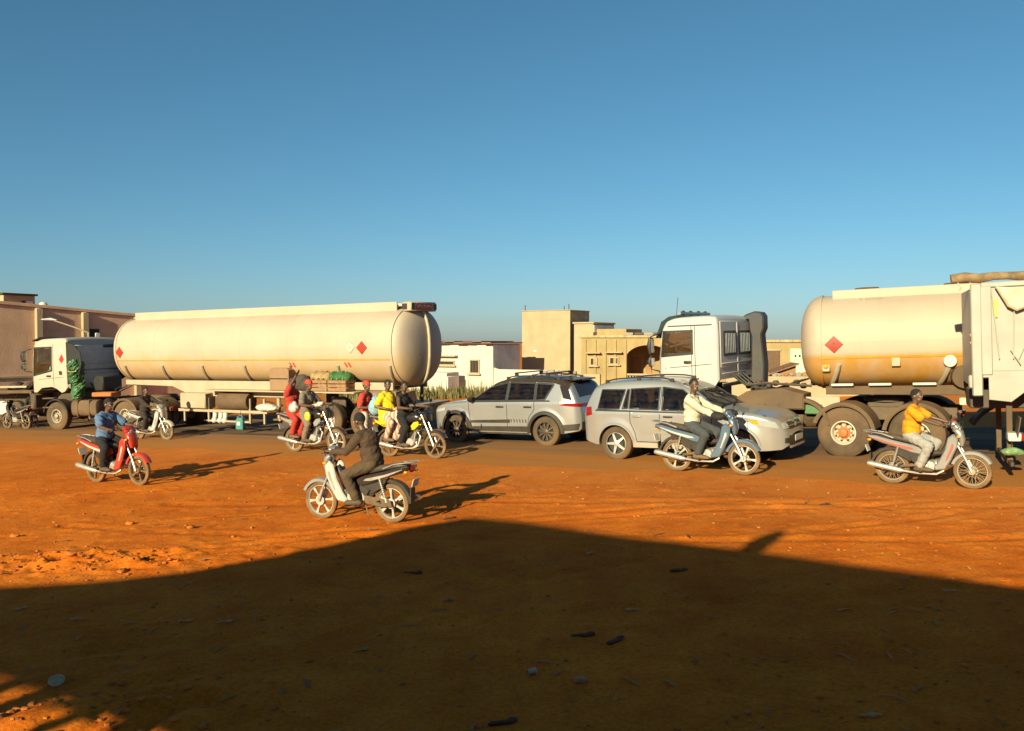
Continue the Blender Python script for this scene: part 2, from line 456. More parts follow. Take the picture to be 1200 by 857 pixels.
def road_mat():
    m = bpy.data.materials.new('dusty_asphalt'); m.use_nodes = True
    N = m.node_tree.nodes; L = m.node_tree.links; b = N['Principled BSDF']
    geo = N.new('ShaderNodeNewGeometry')
    mp = N.new('ShaderNodeMapping'); mp.inputs['Rotation'].default_value = (0, 0, R(30)); L.new(geo.outputs['Position'], mp.inputs[0])
    m2 = N.new('ShaderNodeMapping'); m2.inputs['Scale'].default_value = (.12, 1.1, 1); L.new(mp.outputs[0], m2.inputs[0])
    st = N.new('ShaderNodeTexNoise'); st.inputs['Scale'].default_value = 1.3; st.inputs['Detail'].default_value = 7; L.new(m2.outputs[0], st.inputs[0])
    fi = N.new('ShaderNodeTexNoise'); fi.inputs['Scale'].default_value = 45; fi.inputs['Detail'].default_value = 4; L.new(geo.outputs['Position'], fi.inputs[0])
    dp = N.new('ShaderNodeVectorMath'); dp.operation = 'DOT_PRODUCT'; dp.inputs[1].default_value = (RN.x, RN.y, 0)
    L.new(geo.outputs['Position'], dp.inputs[0])
    ed = N.new('ShaderNodeMapRange'); ed.inputs[1].default_value = ROAD_NEAR - .3; ed.inputs[2].default_value = ROAD_NEAR + 3.8
    ed.inputs[3].default_value = .72; ed.inputs[4].default_value = 0; L.new(dp.outputs['Value'], ed.inputs[0])
    a = N.new('ShaderNodeMath'); a.operation = 'ADD'; L.new(st.outputs[0], a.inputs[0]); L.new(ed.outputs[0], a.inputs[1])
    cr = N.new('ShaderNodeValToRGB'); e = cr.color_ramp.elements
    e[0].position = .42; e[0].color = (.13, .078, .045, 1); e[1].position = .98; e[1].color = (.52, .19, .035, 1)
    k = cr.color_ramp.elements.new(.62); k.color = (.32, .16, .07, 1)
    L.new(a.outputs[0], cr.inputs[0])
    mu = N.new('ShaderNodeMixRGB'); mu.blend_type = 'MULTIPLY'; mu.inputs[0].default_value = .5
    L.new(cr.outputs[0], mu.inputs[1]); L.new(fi.outputs[0], mu.inputs[2]); mu.inputs[2].default_value = (1, 1, 1, 1)
    L.new(mu.outputs[0], b.inputs['Base Color']); b.inputs['Roughness'].default_value = .92; b.inputs['Specular IOR Level'].default_value = .2
    bp = N.new('ShaderNodeBump'); bp.inputs['Strength'].default_value = .3; bp.inputs['Distance'].default_value = .01
    L.new(fi.outputs[0], bp.inputs['Height']); L.new(bp.outputs[0], b.inputs['Normal'])
    return m

def build_road():
    rows = []; nu = 260
    for j in range(9):
        row = []
        for i in range(nu + 1):
            u = -110 + 220 * i / nu
            wob = (.22 * math.sin(u * .9) + .16 * math.sin(u * 2.3 + 1) + .09 * math.sin(u * 5.1)) if j in (0, 8) else 0
            v = ROAD_NEAR + ROAD_W * j / 8 + wob
            p = RD * u + RN * v
            row.append((p.x, p.y, gz(p.x) + (.004 + .05 * math.sin(math.pi * j / 8) if 0 < j < 8 else -.008)))
        rows.append(row)
    o = MB().grid(rows).build('road', road_mat()); tag(o, kind='structure')

build_ground(); build_road()

# ------------------------------------------------------------------ buildings across the road (aligned with the road)
def wallmat(name, col, stain=(.25, .14, .06), amt=.25, s=.7):
    if name in MATS: return MATS[name]
    m = bpy.data.materials.new(name); m.use_nodes = True
    N = m.node_tree.nodes; L = m.node_tree.links; b = N['Principled BSDF']
    tc = N.new('ShaderNodeTexCoord')
    mp = N.new('ShaderNodeMapping'); mp.inputs['Scale'].default_value = (1, 1, .22); L.new(tc.outputs['Object'], mp.inputs[0])
    n1 = N.new('ShaderNodeTexNoise'); n1.inputs['Scale'].default_value = s * 3; n1.inputs['Detail'].default_value = 8; n1.inputs['Roughness'].default_value = .65
    L.new(mp.outputs[0], n1.inputs[0])
    n2 = N.new('ShaderNodeTexNoise'); n2.inputs['Scale'].default_value = s * 2; n2.inputs['Detail'].default_value = 6; L.new(tc.outputs['Object'], n2.inputs[0])
    mr = N.new('ShaderNodeMapRange'); mr.inputs[1].default_value = .42; mr.inputs[2].default_value = .75; mr.inputs[3].default_value = 0; mr.inputs[4].default_value = amt
    L.new(n1.outputs[0], mr.inputs[0])
    mx = N.new('ShaderNodeMixRGB'); L.new(mr.outputs[0], mx.inputs[0]); mx.inputs[1].default_value = (*col, 1); mx.inputs[2].default_value = (*stain, 1)
    m2 = N.new('ShaderNodeMapRange'); m2.inputs[1].default_value = .3; m2.inputs[2].default_value = .7; m2.inputs[3].default_value = .86; m2.inputs[4].default_value = 1.06
    L.new(n2.outputs[0], m2.inputs[0])
    mu = N.new('ShaderNodeMixRGB'); mu.blend_type = 'MULTIPLY'; mu.inputs[0].default_value = 1; L.new(mx.outputs[0], mu.inputs[1]); L.new(m2.outputs[0], mu.inputs[2])
    L.new(mu.outputs[0], b.inputs['Base Color']); b.inputs['Roughness'].default_value = .9; b.inputs['Specular IOR Level'].default_value = .2
    bp = N.new('ShaderNodeBump'); bp.inputs['Strength'].default_value = .25; bp.inputs['Distance'].default_value = .03
    n3 = N.new('ShaderNodeTexNoise'); n3.inputs['Scale'].default_value = 14; n3.inputs['Detail'].default_value = 5; L.new(tc.outputs['Object'], n3.inputs[0])
    L.new(n3.outputs[0], bp.inputs['Height']); L.new(bp.outputs[0], b.inputs['Normal'])
    MATS[name] = m
    return m
W_YEL = wallmat('yellow_render', (.42, .305, .185), amt=.12)
W_OCH = wallmat('ochre_render', (.37, .265, .125), (.24, .14, .06), .5)
W_WHT = wallmat('white_render', (.55, .50, .42), (.42, .31, .2), .25)
W_GRY = wallmat('shade_lifted_cement', (.78, .74, .70), amt=.15)  # tone raised to offset the shade on the white house's side
W_TAN = wallmat('tan_render', (.70, .42, .27), (.28, .14, .07), .3)
W_CRM = wallmat('cream_trim', (.42, .32, .2), amt=.15)
W_GRB = wallmat('rough_block', (.30, .26, .22), amt=.3)
W_GRN = wallmat('pale_green_render', (.42, .58, .40), (.45, .38, .22), .2)
W_BRK = wallmat('mud_brick', (.36, .18, .08), amt=.4)
DARKIN = M('dark_interior', (.03, .025, .02), .9)
WOODDARK = M('brown_wood', (.13, .065, .03), .7, vs=12, var=.3)
RUSTROOF = M('rusty_sheet', (.26, .12, .06), .75, .2, vs=3, var=.4)

def sub(o, d, back):            # solve for the length along a direction that reaches a pixel column
    return o
BH = -30.0                      # heading of the fronts
def frame_at(P, heading=BH):
    h = Vector((math.cos(R(heading)), math.sin(R(heading)), 0))
    return h, Vector((-h.y, h.x, 0))
def reach(P, d, px):            # distance t so that P + d t is seen at pixel column px
    k = (px - CX) / F_PX
    return (P.x - k * P.y) / (k * d.y - d.x)
def house(name, label, cat, px_c, Z, px_l, px_r, top_py, mat, heading=BH, z0=-1.2, top_z=None):
    """box with its front right corner at (px_c, Z); local x along the front to the right (front = -y)"""
    P = Vector(((px_c - CX) / F_PX * Z, Z, 0)); h, n = frame_at(P, heading)
    wl_ = abs(reach(P, -h, px_l)); dp_ = abs(reach(P, n, px_r)) if px_r else 6.0
    zt = CAM_H + (YH - top_py) / F_PX * Z if top_z is None else top_z
    o = thing(name, label, cat); o.location = P; o.rotation_euler = (0, 0, R(heading))
    return o, wl_, dp_, zt
def wall_block(o, x0, x1, dep, z0, z1, mat, y0=0., t=.0):
    return MB().box(((x0 + x1) / 2, y0 + dep / 2, (z0 + z1) / 2), (x1 - x0, dep, z1 - z0), .02).build('wall', mat, o)
def coping(o, x0, x1, dep, z, mat, over=.08, h=.12, y0=0.):
    return MB().box(((x0 + x1) / 2, y0 + dep / 2, z + h / 2 + .003), (x1 - x0 + 2 * over, dep + 2 * over, h), .015).build('parapet', mat, o)
def window(o, x, z, w, h, y=0., frame=None, pane=None, hood=False, bars=0, sill=True):
    fr = MB()
    t = .07
    for (cx_, cz_, sx_, sz_) in ((x, z + h / 2, w + t, t), (x, z - h / 2, w + t, t), (x - w / 2, z, t, h - t), (x + w / 2, z, t, h - t)):
        fr.box((cx_, y - .02, cz_), (sx_, .1, sz_), .008)
    f = fr.build('window', frame or W_CRM, o)
    MB().box((x, y - .008, z), (w - t, .012, h - t)).build('pane', pane or DARKIN, f)
    for i in range(bars):
        MB().box((x - w / 2 + w * (i + 1) / (bars + 1), y - .03, z), (.03, .03, h - t)).build('bar', WOODDARK, f)
    if sill: MB().box((x, y - .09, z - h / 2 - .06), (w + .25, .18, .07), .01).build('sill', frame or W_CRM, f)
    if hood: MB().box((x, y - .16, z + h / 2 + .28), (w + .45, .32, .07), .01).build('hood', frame or W_CRM, f)
    return f

# white flat-roofed house behind the grass
o, wl_, dp_, zt = house('white_house', 'low white house with one small window and a rough sheet roof, behind the grass', 'house', 577, 46, 478, 609, 403, W_WHT)
wall_block(o, -wl_, 0, dp_, -1.2, zt, W_WHT)
MB().box((.012, dp_ / 2, zt / 2 - .55), (.02, dp_ - .05, zt + 1.0)).build('shade_side_skin', W_GRY, o)  # separate skin on the shaded end, its colour lifted against the shade
rf = MB()
for i in range(10):
    x = -wl_ + .25 + (wl_) * i / 9.6
    rf.box((x, dp_ / 2 - .25, zt + .06 + .03 * (i % 3)), (wl_ / 9.4, dp_ + .5, .05), rot=Matrix.Rotation(R((i % 4 - 1.5) * .8), 3, 'Y'))
rf.build('roof', RUSTROOF, o)
tx = lambda px, Z=46, h=BH, pc=577: -abs(reach(Vector(((pc - CX) / F_PX * Z, Z, 0)), frame_at(None, h)[0] * -1, px))
window(o, tx(556.5), CAM_H + (402 - 429.5) / 1000 * 47, .58, .72, bars=2)
window(o, tx(524), CAM_H + (402 - 425) / 1000 * 48.5, 1.0, .22, hood=True)
MB().box((tx(530), -1.2, .0), (1.7, 1.2, 2.0), .03).build('gate_pillar', W_WHT, o)
MB().box((tx(541) + .02, -1.2, -.1), (.5, 1.1, 1.78), .02).build('gate_pier', W_GRY, o)

# low white boundary wall joining the two houses
P = wp(640, 440, 44.5); b = thing('boundary_wall', 'low whitewashed boundary wall below the tall yellow block', 'wall'); b.location = (P.x, P.y, 0); b.rotation_euler = (0, 0, R(BH))
MB().box((-2.4, .1, .35), (6.2, .2, 1.62), .03).build('wall', W_WHT, b)
MB().prism([(-5.4, 1.162), (-2.9, 1.162), (-3.4, 1.3), (-4.4, 1.55), (-5.4, 1.6)], .003, .2, .01).build('broken_top', W_WHT, b)
MB().box((1.9, .1, .28), (2.3, .18, 1.45), .03).build('wall', W_YEL, b)
for i in range(5): MB().box((-.1 + i * .42, -.05, 1.02 + .05 * (i % 2)), (.38, .16, .22), .02).build('block', W_GRB, b)

# tall blank yellow block
o, wl_, dp_, zt = house('yellow_block', 'tall blank yellow rendered building block with flat roof', 'building', 668, 50, 611.5, 690.5, 364, W_YEL)
wall_block(o, -wl_, 0, dp_, -1.2, zt, W_YEL)
coping(o, -wl_, 0, dp_, zt, W_CRM, .03, .05)
for (x, y) in ((-wl_ + .15, .15), (-.15, .15), (-wl_ / 2, dp_ - .2)):
    MB().tube([(x, y, zt + .04), (x, y, zt + .38)], .025, 6).build('starter_bar', DARKMETAL, o)
MB().box((-.2, dp_ - .5, zt - .35), (.42, .3, .2), .02).build('spout', W_WHT, o)
MB().box((-wl_ * .72, -.006, 2.1), (.18, .02, .07)).build('plaster_chip', W_GRY, o)
# stepped annex
o, wl_, dp_, zt = house('stair_annex', 'small yellow stair block stepping down beside the tall yellow block', 'building', 695, 49, 672.5, 719.5, 379.5, W_YEL)
wall_block(o, -wl_, 0, dp_, -1.2, zt, W_YEL); coping(o, -wl_, 0, dp_, zt, W_CRM, .07, .1)
MB().box((.02, dp_ * .5, zt - .28), (.03, dp_ * .96, .42)).build('side_band', W_GRY, o)  # pale grey strip near the top of the side wall
MB().box((.9, dp_ * .55, zt - .55), (1.9, dp_ * .8, .5), .02).build('lower_roof_wall', W_OCH, o)

# long low ochre house with arch
HB2 = -12.0
P0 = Vector(((681 - CX) / F_PX * 47.0, 47.0, 0)); h2 = Vector((math.cos(R(HB2)), math.sin(R(HB2)), 0))
oc = thing('ochre_house', 'low weathered ochre house with two little windows and an arched veranda', 'house')
oc.location = P0; oc.rotation_euler = (0, 0, R(HB2))
ox = lambda px: abs(reach(P0, h2, px))
oz = lambda px, py: CAM_H + (402 - py) / 1000 * (P0 + h2 * ox(px)).y
xa0, xa1 = ox(733), ox(787); zt = oz(700, 396)
ac = (xa0 + xa1) / 2; ar = (xa1 - xa0) / 2; az = oz(745, 421)
MB().box((xa0 / 2, 2.5, (zt - 1.2) / 2), (xa0, 5, zt + 1.2), .03).build('wall', W_OCH, oc)
MB().box((xa1 + 1.4, 2.5, (zt - 1.2) / 2), (2.8, 5, zt + 1.2), .03).build('wall', W_OCH, oc)
ap = [(xa0, zt), (xa0, az)] + [(ac - ar * math.cos(a), az + ar * .62 * math.sin(a)) for a in [math.pi * i / 14 for i in range(15)]] + [(xa1, az), (xa1, zt)]
av = MB()
for i in range(14):
    a0, a1 = math.pi * i / 14, math.pi * (i + 1) / 14
    q = [(ac - ar * math.cos(a0), az + ar * .62 * math.sin(a0)), (ac - ar * math.cos(a1), az + ar * .62 * math.sin(a1)), (ac - ar * math.cos(a1), zt), (ac - ar * math.cos(a0), zt)]
    av.prism(q, .0, .35)
av.build('arch', W_OCH, oc)
MB().box((ac, 2.6, (zt - 1.2) / 2 - .2), (ar * 2 - .01, .3, zt + .9)).build('veranda_back_wall', W_OCH, oc)
MB().box((ac, 1.4, zt - .12), (ar * 2 - .01, 2.0, .12)).build('veranda_ceiling', W_OCH, oc)
for i, (fx, w_) in enumerate(((.18, .5), (.46, .35), (.75, .3))):
    MB().box((xa0 + 2 * ar * fx, 2.42, az - .5), (w_, .08, 1.1), .01).build('doorway', W_BRK, oc)
bl = MB()
for i in range(16): bl.lathe([(.03, 0), (.045, .1), (.025, .22), (.045, .36), (.03, .45)], (xa0 + .1 + (2 * ar - .2) * i / 15, .12, az - 1.35), 'z', 6)
bl.build('balustrade', W_CRM, oc)
MB().box((ac, .12, az - .84), (2 * ar - .02, .2, .1), .01).build('rail', W_CRM, oc)
MB().box((ac, .12, az - 1.62), (2 * ar - .02, .3, .5), .01).build('plinth', W_OCH, oc)
MB().box(((xa1 + 2.8) / 2, 2.5, zt + .066), (xa1 + 3.1, 5.2, .13), .02).build('parapet', wallmat('streaked_parapet', (.55, .38, .2), (.16, .09, .05), .7, 2.), oc)
for i in range(5): MB().box((.2 + i * (xa0 / 4.4), -.03, (zt - 1.2) / 2), (.16, .06, zt + 1.0), .01).build('pilaster', W_OCH, oc)
window(oc, ox(695.5), oz(695, 424), .34, .4, hood=True)
window(oc, ox(719.5), oz(719, 423), .46, .36, hood=True)
MB().box((xa1 - ar * .9, -.05, zt - .28), (.12, .12, .3), rot=Matrix.Rotation(.5, 3, 'Y')).build('spout', DARKMETAL, oc)
for i in range(4): MB().box((ox(735) + i * .55, 1.2, zt + .22), (.5, .4, .16), .03).build('roof_debris', DARKMETAL if i % 2 else W_GRB, oc)

# ochre and pale green house behind the gap between cab and tank
gh = thing('green_panelled_house', 'ochre house with a pale green wall panel and brown door, seen between cab and tank', 'house')
P1 = wp(880, 402, 42); gh.location = (P1.x, P1.y, 0); gh.rotation_euler = (0, 0, R(-8))
ztg = CAM_H + .02
MB().box((3, 2.0, ztg / 2 - .6), (9, 4, ztg + 1.2), .03).build('wall', W_OCH, gh)
MB().box((3, 2.0, ztg + .07), (9.2, 4.2, .13), .02).build('parapet', MATS['streaked_parapet'], gh)
MB().box((2.55, -.02, 1.1), (1.35, .05, 2.4)).build('green_panel', W_GRN, gh)
MB().box((1.05, -.03, 1.35), (.62, .08, 1.7), .01).build('door', WOODDARK, gh)
MB().box((1.05, -.02, 2.24), (.8, .07, .09), .01).build('door_frame', W_CRM, gh)
for x in (2.1, 2.3): MB().box((x, -.06, 1.95), (.07, .05, .1)).build('vent', DARKIN, gh)
# little mud brick shed and low wall in front of it
sh = thing('brick_shed', 'low mud brick shed with a slanting sheet roof behind the white cab', 'shed')
P2 = wp(904, 441, 36); sh.location = (P2.x, P2.y, 0); sh.rotation_euler = (0, 0, R(-8))
MB().prism([(0, .2), (1.0, .2), (1.0, 1.62), (0, 1.25)], 0, 1.5).build('wall', W_BRK, sh)
MB().prism([(-.15, 1.22), (1.1, 1.67), (1.1, 1.73), (-.15, 1.28)], -.2, 1.7).build('roof', RUSTROOF, sh)
for i in range(4): MB().box((.14 + i * .24, -.02, .85), (.06, .05, .75)).build('post', WOODDARK, sh)
lw = thing('low_wall', 'low cream wall with rubble on top behind the white tractor unit', 'wall')
P3 = wp(896, 450, 34); lw.location = (P3.x, P3.y, 0); lw.rotation_euler = (0, 0, R(-8))
MB().box((2.5, .1, .4), (8, .22, 1.7), .02).build('wall', W_CRM, lw)
for i in range(26):
    x = -.6 + i * .24 + rng.uniform(-.06, .06)
    MB().box((x, .1, 1.30 + rng.uniform(0, .06)), (rng.uniform(.1, .24), .2, rng.uniform(.08, .2)), .02, Matrix.Rotation(rng.uniform(-.5, .5), 3, 'Y')).build('block', W_GRB if i % 3 else W_BRK, lw)
MB().tube([(1.9, .1, 1.25), (1.9, .1, 2.05)], .035, 6).build('post', M('green_post', (.05, .16, .06), .6), lw)

# warehouse wall on the left
wh = thing('warehouse', 'long tan warehouse wall with pale pilasters at the left edge', 'building')
P0 = wp(-60, 402, 35.2); dirw = Vector((.60, .80, 0)); wh.location = (P0.x, P0.y, 0); hw = math.degrees(math.atan2(.80, .60)); wh.rotation_euler = (0, 0, R(hw))
LW = 13.0
wv = lambda px: abs(reach(P0, dirw, px))
wz = lambda px, py: CAM_H + (402 - py) / 1000 * (P0 + dirw * wv(px)).y
xL, zL, xR, zR = wv(0), wz(0, 356.5), wv(140), wz(140, 369.5)
sl = (zR - zL) / (xR - xL); zt_ = lambda x: zL + sl * (x - xL)
MB().prism([(-2, -2), (LW, -2), (LW, zt_(LW)), (-2, zt_(-2))], 0, .35, .02).build('wall', W_TAN, wh)
MB().prism([(-2.05, zt_(-2) + .003), (LW + .05, zt_(LW) + .003), (LW + .05, zt_(LW) + .14), (-2.05, zt_(-2) + .14)], -.08, .43, .01).build('parapet', W_TAN, wh)
for px in (45, 99, 160):
    x = wv(px); MB().box((x, -.10, zt_(x) / 2 - 1), (.30, .2, zt_(x) + 1.96), .03).build('pilaster', W_CRM, wh)
MB().box((wv(110), -.02, wz(110, 391)), (.5, .06, .42), .01).build('window', DARKIN, wh)
MB().box((wv(112.5), -.10, wz(112, 393)), (.22, .2, .22), .02).build('air_conditioner', WHITE, wh)
MB().ell((wv(57), .45, zt_(wv(57)) + .12), (.2, .2, .2)).build('roof_dome', WHITE, wh)
MB().box((wv(18), -.03, wz(20, 442)), (5.2, .06, .1), .01).build('base_band', W_CRM, wh)
# small rooftop house behind it
o, wl_, dp_, zt = house('rooftop_house', 'small cream house with dark flat roof edge rising behind the tan warehouse', 'house', 5, 62, -60, 42, 345.5, W_CRM)
wall_block(o, -wl_, 0, dp_, -1, zt, W_CRM); coping(o, -wl_, 0, dp_, zt, DARKMETAL, .15, .14)
MB().box((.02, dp_ * .62, zt - .75), (.05, dp_ * .1, .7)).build('window', DARKIN, o)
MB().box((.02, dp_ * .82, zt - .7), (.05, dp_ * .2, .6)).build('window', W_GRY, o)
# street lamp
sl_ = thing('street_lamp', 'street lamp with a long arm leaning over the white cab of the left tanker', 'street lamp')
Pz = 34.0; a = wp(104, 390, Pz); e = wp(60, 375.5, Pz)
sl_.location = (a.x, Pz, gz(a.x)); zz = -gz(a.x)
MB().tube([(0, 0, -.3), (0, 0, a.z + zz), (e.x - a.x + 1.0, 0, e.z + zz - .3), (e.x - a.x + .1, 0, e.z + zz)], [.07, .05, .035, .03], 8).build('pole', M('grey_lamp_post', (.3, .2, .14), .6), sl_)
MB().sweep([(e.x - a.x + .25, 0, e.z + zz + .0), (e.x - a.x, 0, e.z + zz + .04), (e.x - a.x - .35, 0, e.z + zz + .03)], [.06, .11, .07], [.03, .06, .03], 10).build('lamp_head', WHITE, sl_)
# ------------------------------------------------------------------ the roadside house behind the lens whose gable shades the yard
gh_ = thing('gable_wall', 'tall gabled yard wall behind the viewer that throws the wide shadow over the dirt', 'wall')
top = [(-24, 4.3), (-14, 4.36), (-12.38, 4.41), (-11.43, 4.49), (-10.6, 4.63), (-10.06, 4.93), (-9.63, 5.31), (-9.24, 5.59), (-8.79, 5.76), (-7.73, 5.61), (-6.07, 5.26), (-4.1, 4.92), (-2.64, 4.62), (-1.67, 4.44), (-.81, 4.26), (3, 3.5), (9, 3.0)]
W_BACK = wallmat('red_brown_render', (.22, .12, .07), amt=.3)
hx0, hx1, hz0, hz1 = -10.6, -6.5, 1.0, 3.64
def topz(x):
    for (a_, b_) in zip(top, top[1:]):
        if a_[0] <= x <= b_[0]: return a_[1] + (b_[1] - a_[1]) * (x - a_[0]) / (b_[0] - a_[0])
left = [(-24, -1.2)] + [(hx0, -1.2), (hx0, topz(hx0))] + [p for p in reversed(top) if p[0] < hx0]
mid = [(hx0, hz1), (hx1, hz1 - .62), (hx1, topz(hx1))] + [p for p in reversed(top) if hx0 < p[0] < hx1] + [(hx0, topz(hx0))]
low = [(hx0, -1.2), (hx1, -1.2), (hx1, hz0), (hx0, hz0)]
right = [(hx1, -1.2), (9, -1.2)] + [p for p in reversed(top) if p[0] > hx1] + [(hx1, topz(hx1))]
for poly in (left, mid, low, right):
    MB().prism(poly, -2.25, -2.0).build('wall', W_BACK, gh_)
MB().tube([(-4.05, -2.1, 4.7), (-4.0, -2.1, 5.1), (-3.86, -2.1, 5.34)], [.09, .17, .05], 8).build('shadow_edge_stub', W_BACK, gh_)  # unseen stub added to put a bump in the yard shadow's edge
bars = MB()
for i in range(6):
    x = hx0 + .3 + i * .72
    bars.box((x, -2.12, 2.2), (.14 + .08 * (i % 3), .06, 3.2), .01, Matrix.Rotation(R(24 + 6 * (i % 2)), 3, 'Y'))
for k_, z_ in enumerate((1.5, 2.6)): bars.box(((hx0 + hx1) / 2, -2.2, z_), (hx1 - hx0, .05, .12), .01, Matrix.Rotation(R(3 + 2 * k_), 3, 'Y'))
bars.build('sun_patch_bars', DARKMETAL, gh_)  # unseen slanted bars added to break up the sun patch on the dirt

# ------------------------------------------------------------------ wheels
def lerp_tab(tab, x):
    if x <= tab[0][0]: return tab[0][1]
    for a, b in zip(tab, tab[1:]):
        if x <= b[0]:
            t = (x - a[0]) / max(1e-9, b[0] - a[0]); return a[1] + (b[1] - a[1]) * t
    return tab[-1][1]
def smooth_tab(tab, x):
    """monotone-ish cubic through table"""
    n = len(tab)
    if x <= tab[0][0]: return tab[0][1]
    if x >= tab[-1][0]: return tab[-1][1]
    for i in range(n - 1):
        if x <= tab[i + 1][0]:
            x0, y0 = tab[i]; x1, y1 = tab[i + 1]; h = x1 - x0
            def sl(j):
                if j <= 0 or j >= n - 1: return None
                a = (tab[j][1] - tab[j - 1][1]) / (tab[j][0] - tab[j - 1][0]); b = (tab[j + 1][1] - tab[j][1]) / (tab[j + 1][0] - tab[j][0])
                return 0 if a * b <= 0 else 2 * a * b / (a + b)
            d = (y1 - y0) / h; m0 = sl(i); m1 = sl(i + 1)
            m0 = d if m0 is None else m0; m1 = d if m1 is None else m1
            t = (x - x0) / h
            return (2*t**3-3*t*t+1)*y0 + (t**3-2*t*t+t)*h*m0 + (-2*t**3+3*t*t)*y1 + (t**3-t*t)*h*m1
WHEEL_CACHE = {}
def wheel(parent, name, loc, r, w, rim_r, kind, rim_mat, tyre_mat, side=1, hub_mat=None, turn=0., spokes=5):
    """wheel centred on loc, axle along y, outer face towards side*y; the rim carries tyre (and hub) as sub-parts"""
    key = (kind, r, w, rim_r, rim_mat.name, tyre_mat.name, spokes, hub_mat.name if hub_mat else '')
    if key not in WHEEL_CACHE:
        ty = MB(); hw = w / 2; sh = min(.25 * w, (r - rim_r) * .35)
        prof = [(rim_r, -hw * .82), (rim_r + (r - rim_r) * .45, -hw), (r - sh, -hw * .97), (r - sh * .2, -hw * .72), (r, -hw * .4), (r, hw * .4), (r - sh * .2, hw * .72), (r - sh, hw * .97), (rim_r + (r - rim_r) * .45, hw), (rim_r, hw * .82)]
        ty.lathe(prof, seg=32)
        if kind == 'truck':
            for g in (-.45, -.15, .15, .45): ty.lathe([(r + .006, hw * (g - .1)), (r + .006, hw * (g + .1))], seg=32)
        me_t = ty.mesh('tyre', 35); me_t.materials.append(tyre_mat)
        rm = MB(); hm = None
        if kind == 'truck':
            rm.lathe([(rim_r, hw * .85), (rim_r - .02, hw * .88), (rim_r - .035, hw * .7), (rim_r - .05, hw * .2), (rim_r - .09, hw * .05), (rim_r * .62, hw * .22), (rim_r * .5, hw * .3), (.001, hw * .3)], seg=32)
            rm.lathe([(rim_r, -hw * .85), (rim_r - .04, -hw * .6), (.001, -hw * .5)], seg=24)
            hb = MB(); hb.lathe([(rim_r * .5, hw * .3), (rim_r * .48, hw * .5), (rim_r * .36, hw * .62), (rim_r * .34, hw * .95), (rim_r * .26, hw * 1.05), (.001, hw * 1.08)], seg=20)
            for k in range(10):
                a = 2 * math.pi * k / 10; hb.lathe([(.018, hw * .3), (.018, hw * .55), (.001, hw * .56)], (rim_r * .58 * math.cos(a), 0, rim_r * .58 * math.sin(a)), seg=6)
            hm = hb.mesh('hub'); hm.materials.append(hub_mat or DARKMETAL)
            hd = MB()
            for k in range(8):
                a = 2 * math.pi * (k + .5) / 8; c = (rim_r * .78 * math.cos(a), hw * .145, rim_r * .78 * math.sin(a))
                hd.lathe([(.034, .012), (.034, .0), (.001, .01)], c, seg=10)
            dk = hd.mesh('vent_hole'); dk.materials.append(DARKIN)
        elif kind == 'car':
            rm.lathe([(rim_r, hw * .8), (rim_r - .010, hw * .86), (rim_r - .016, hw * .7)], seg=32)
            for k in range(spokes):
                a = 2 * math.pi * k / spokes + math.pi / 2; ca, sa = math.cos(a), math.sin(a)
                for r0, r1, w0, w1, y0, y1 in ((.03, rim_r - .02, .034 if spokes < 8 else .018, .020 if spokes < 8 else .018, hw * .72, hw * .62),):
                    q = []
                    for rr, ww, yy in ((r0, w0, y0), (r1, w1, y1)):
                        for s_, dy in ((-1, 0), (1, 0), (1, -.03), (-1, -.03)):
                            q.append((rr * ca - s_ * ww * sa, yy + dy, rr * sa + s_ * ww * ca))
                    rm.add(q, [(0, 1, 5, 4), (1, 2, 6, 5), (2, 3, 7, 6), (3, 0, 4, 7), (0, 3, 2, 1), (4, 5, 6, 7)])
            rm.lathe([(.065, hw * .4), (.065, hw * .74), (.05, hw * .8), (.001, hw * .82)], seg=16)
            hb = MB(); hb.lathe([(rim_r - .014, hw * .7), (rim_r - .02, hw * .1), (.001, hw * .1)], seg=24); hb.lathe([(.14, hw * .18), (.14, hw * .3), (.05, hw * .3)], seg=20)
            hm = hb.mesh('brake_disc'); hm.materials.append(M('dark_brake', (.03, .025, .02), .6)); dk = None
        else:  # bike
            rm.lathe([(rim_r + .006, -hw * .7), (rim_r - .008, -hw * .75), (rim_r - .015, -hw * .4), (rim_r - .02, 0), (rim_r - .015, hw * .4), (rim_r - .008, hw * .75), (rim_r + .006, hw * .7)], seg=32)
            if spokes >= 20:
                for k in range(spokes):
                    a = 2 * math.pi * k / spokes; b2 = a + (.5 if k % 2 else -.5); y_ = .035 * (1 if (k // 2) % 2 else -1)
                    rm.tube([(.05 * math.cos(b2), y_, .05 * math.sin(b2)), ((rim_r - .02) * math.cos(a), 0, (rim_r - .02) * math.sin(a))], .0032, 4)
            for k in range(spokes if spokes < 20 else 0):
                a = 2 * math.pi * k / spokes + .3; ca, sa = math.cos(a), math.sin(a); q = []
                for rr, ww in ((.03, .021), (rim_r * .55, .012), (rim_r - .015, .024)):
                    for s_, dy in ((-1, .014), (1, .014), (1, -.014), (-1, -.014)):
                        q.append((rr * ca - s_ * ww * sa, dy, rr * sa + s_ * ww * ca))
                rm.add(q, [(i, j, j + 4, i + 4) for b0 in (0, 4) for i, j in ((b0, b0 + 1), (b0 + 1, b0 + 2), (b0 + 2, b0 + 3))] + [(3, 0, 4, 7), (7, 4, 8, 11)])
            rm.lathe([(.001, -.055), (.05, -.055), (.06, -.03), (.06, .03), (.05, .055), (.001, .055)], seg=16)
            hb = MB(); hb.lathe([(.075, .045), (.075, .052), (.03, .052)], seg=20); hb.tube([(0, -.09, 0), (0, .09, 0)], .012, 8)
            hm = hb.mesh('hub'); hm.materials.append(ALU); dk = None
        me_r = rm.mesh('rim'); me_r.materials.append(rim_mat)
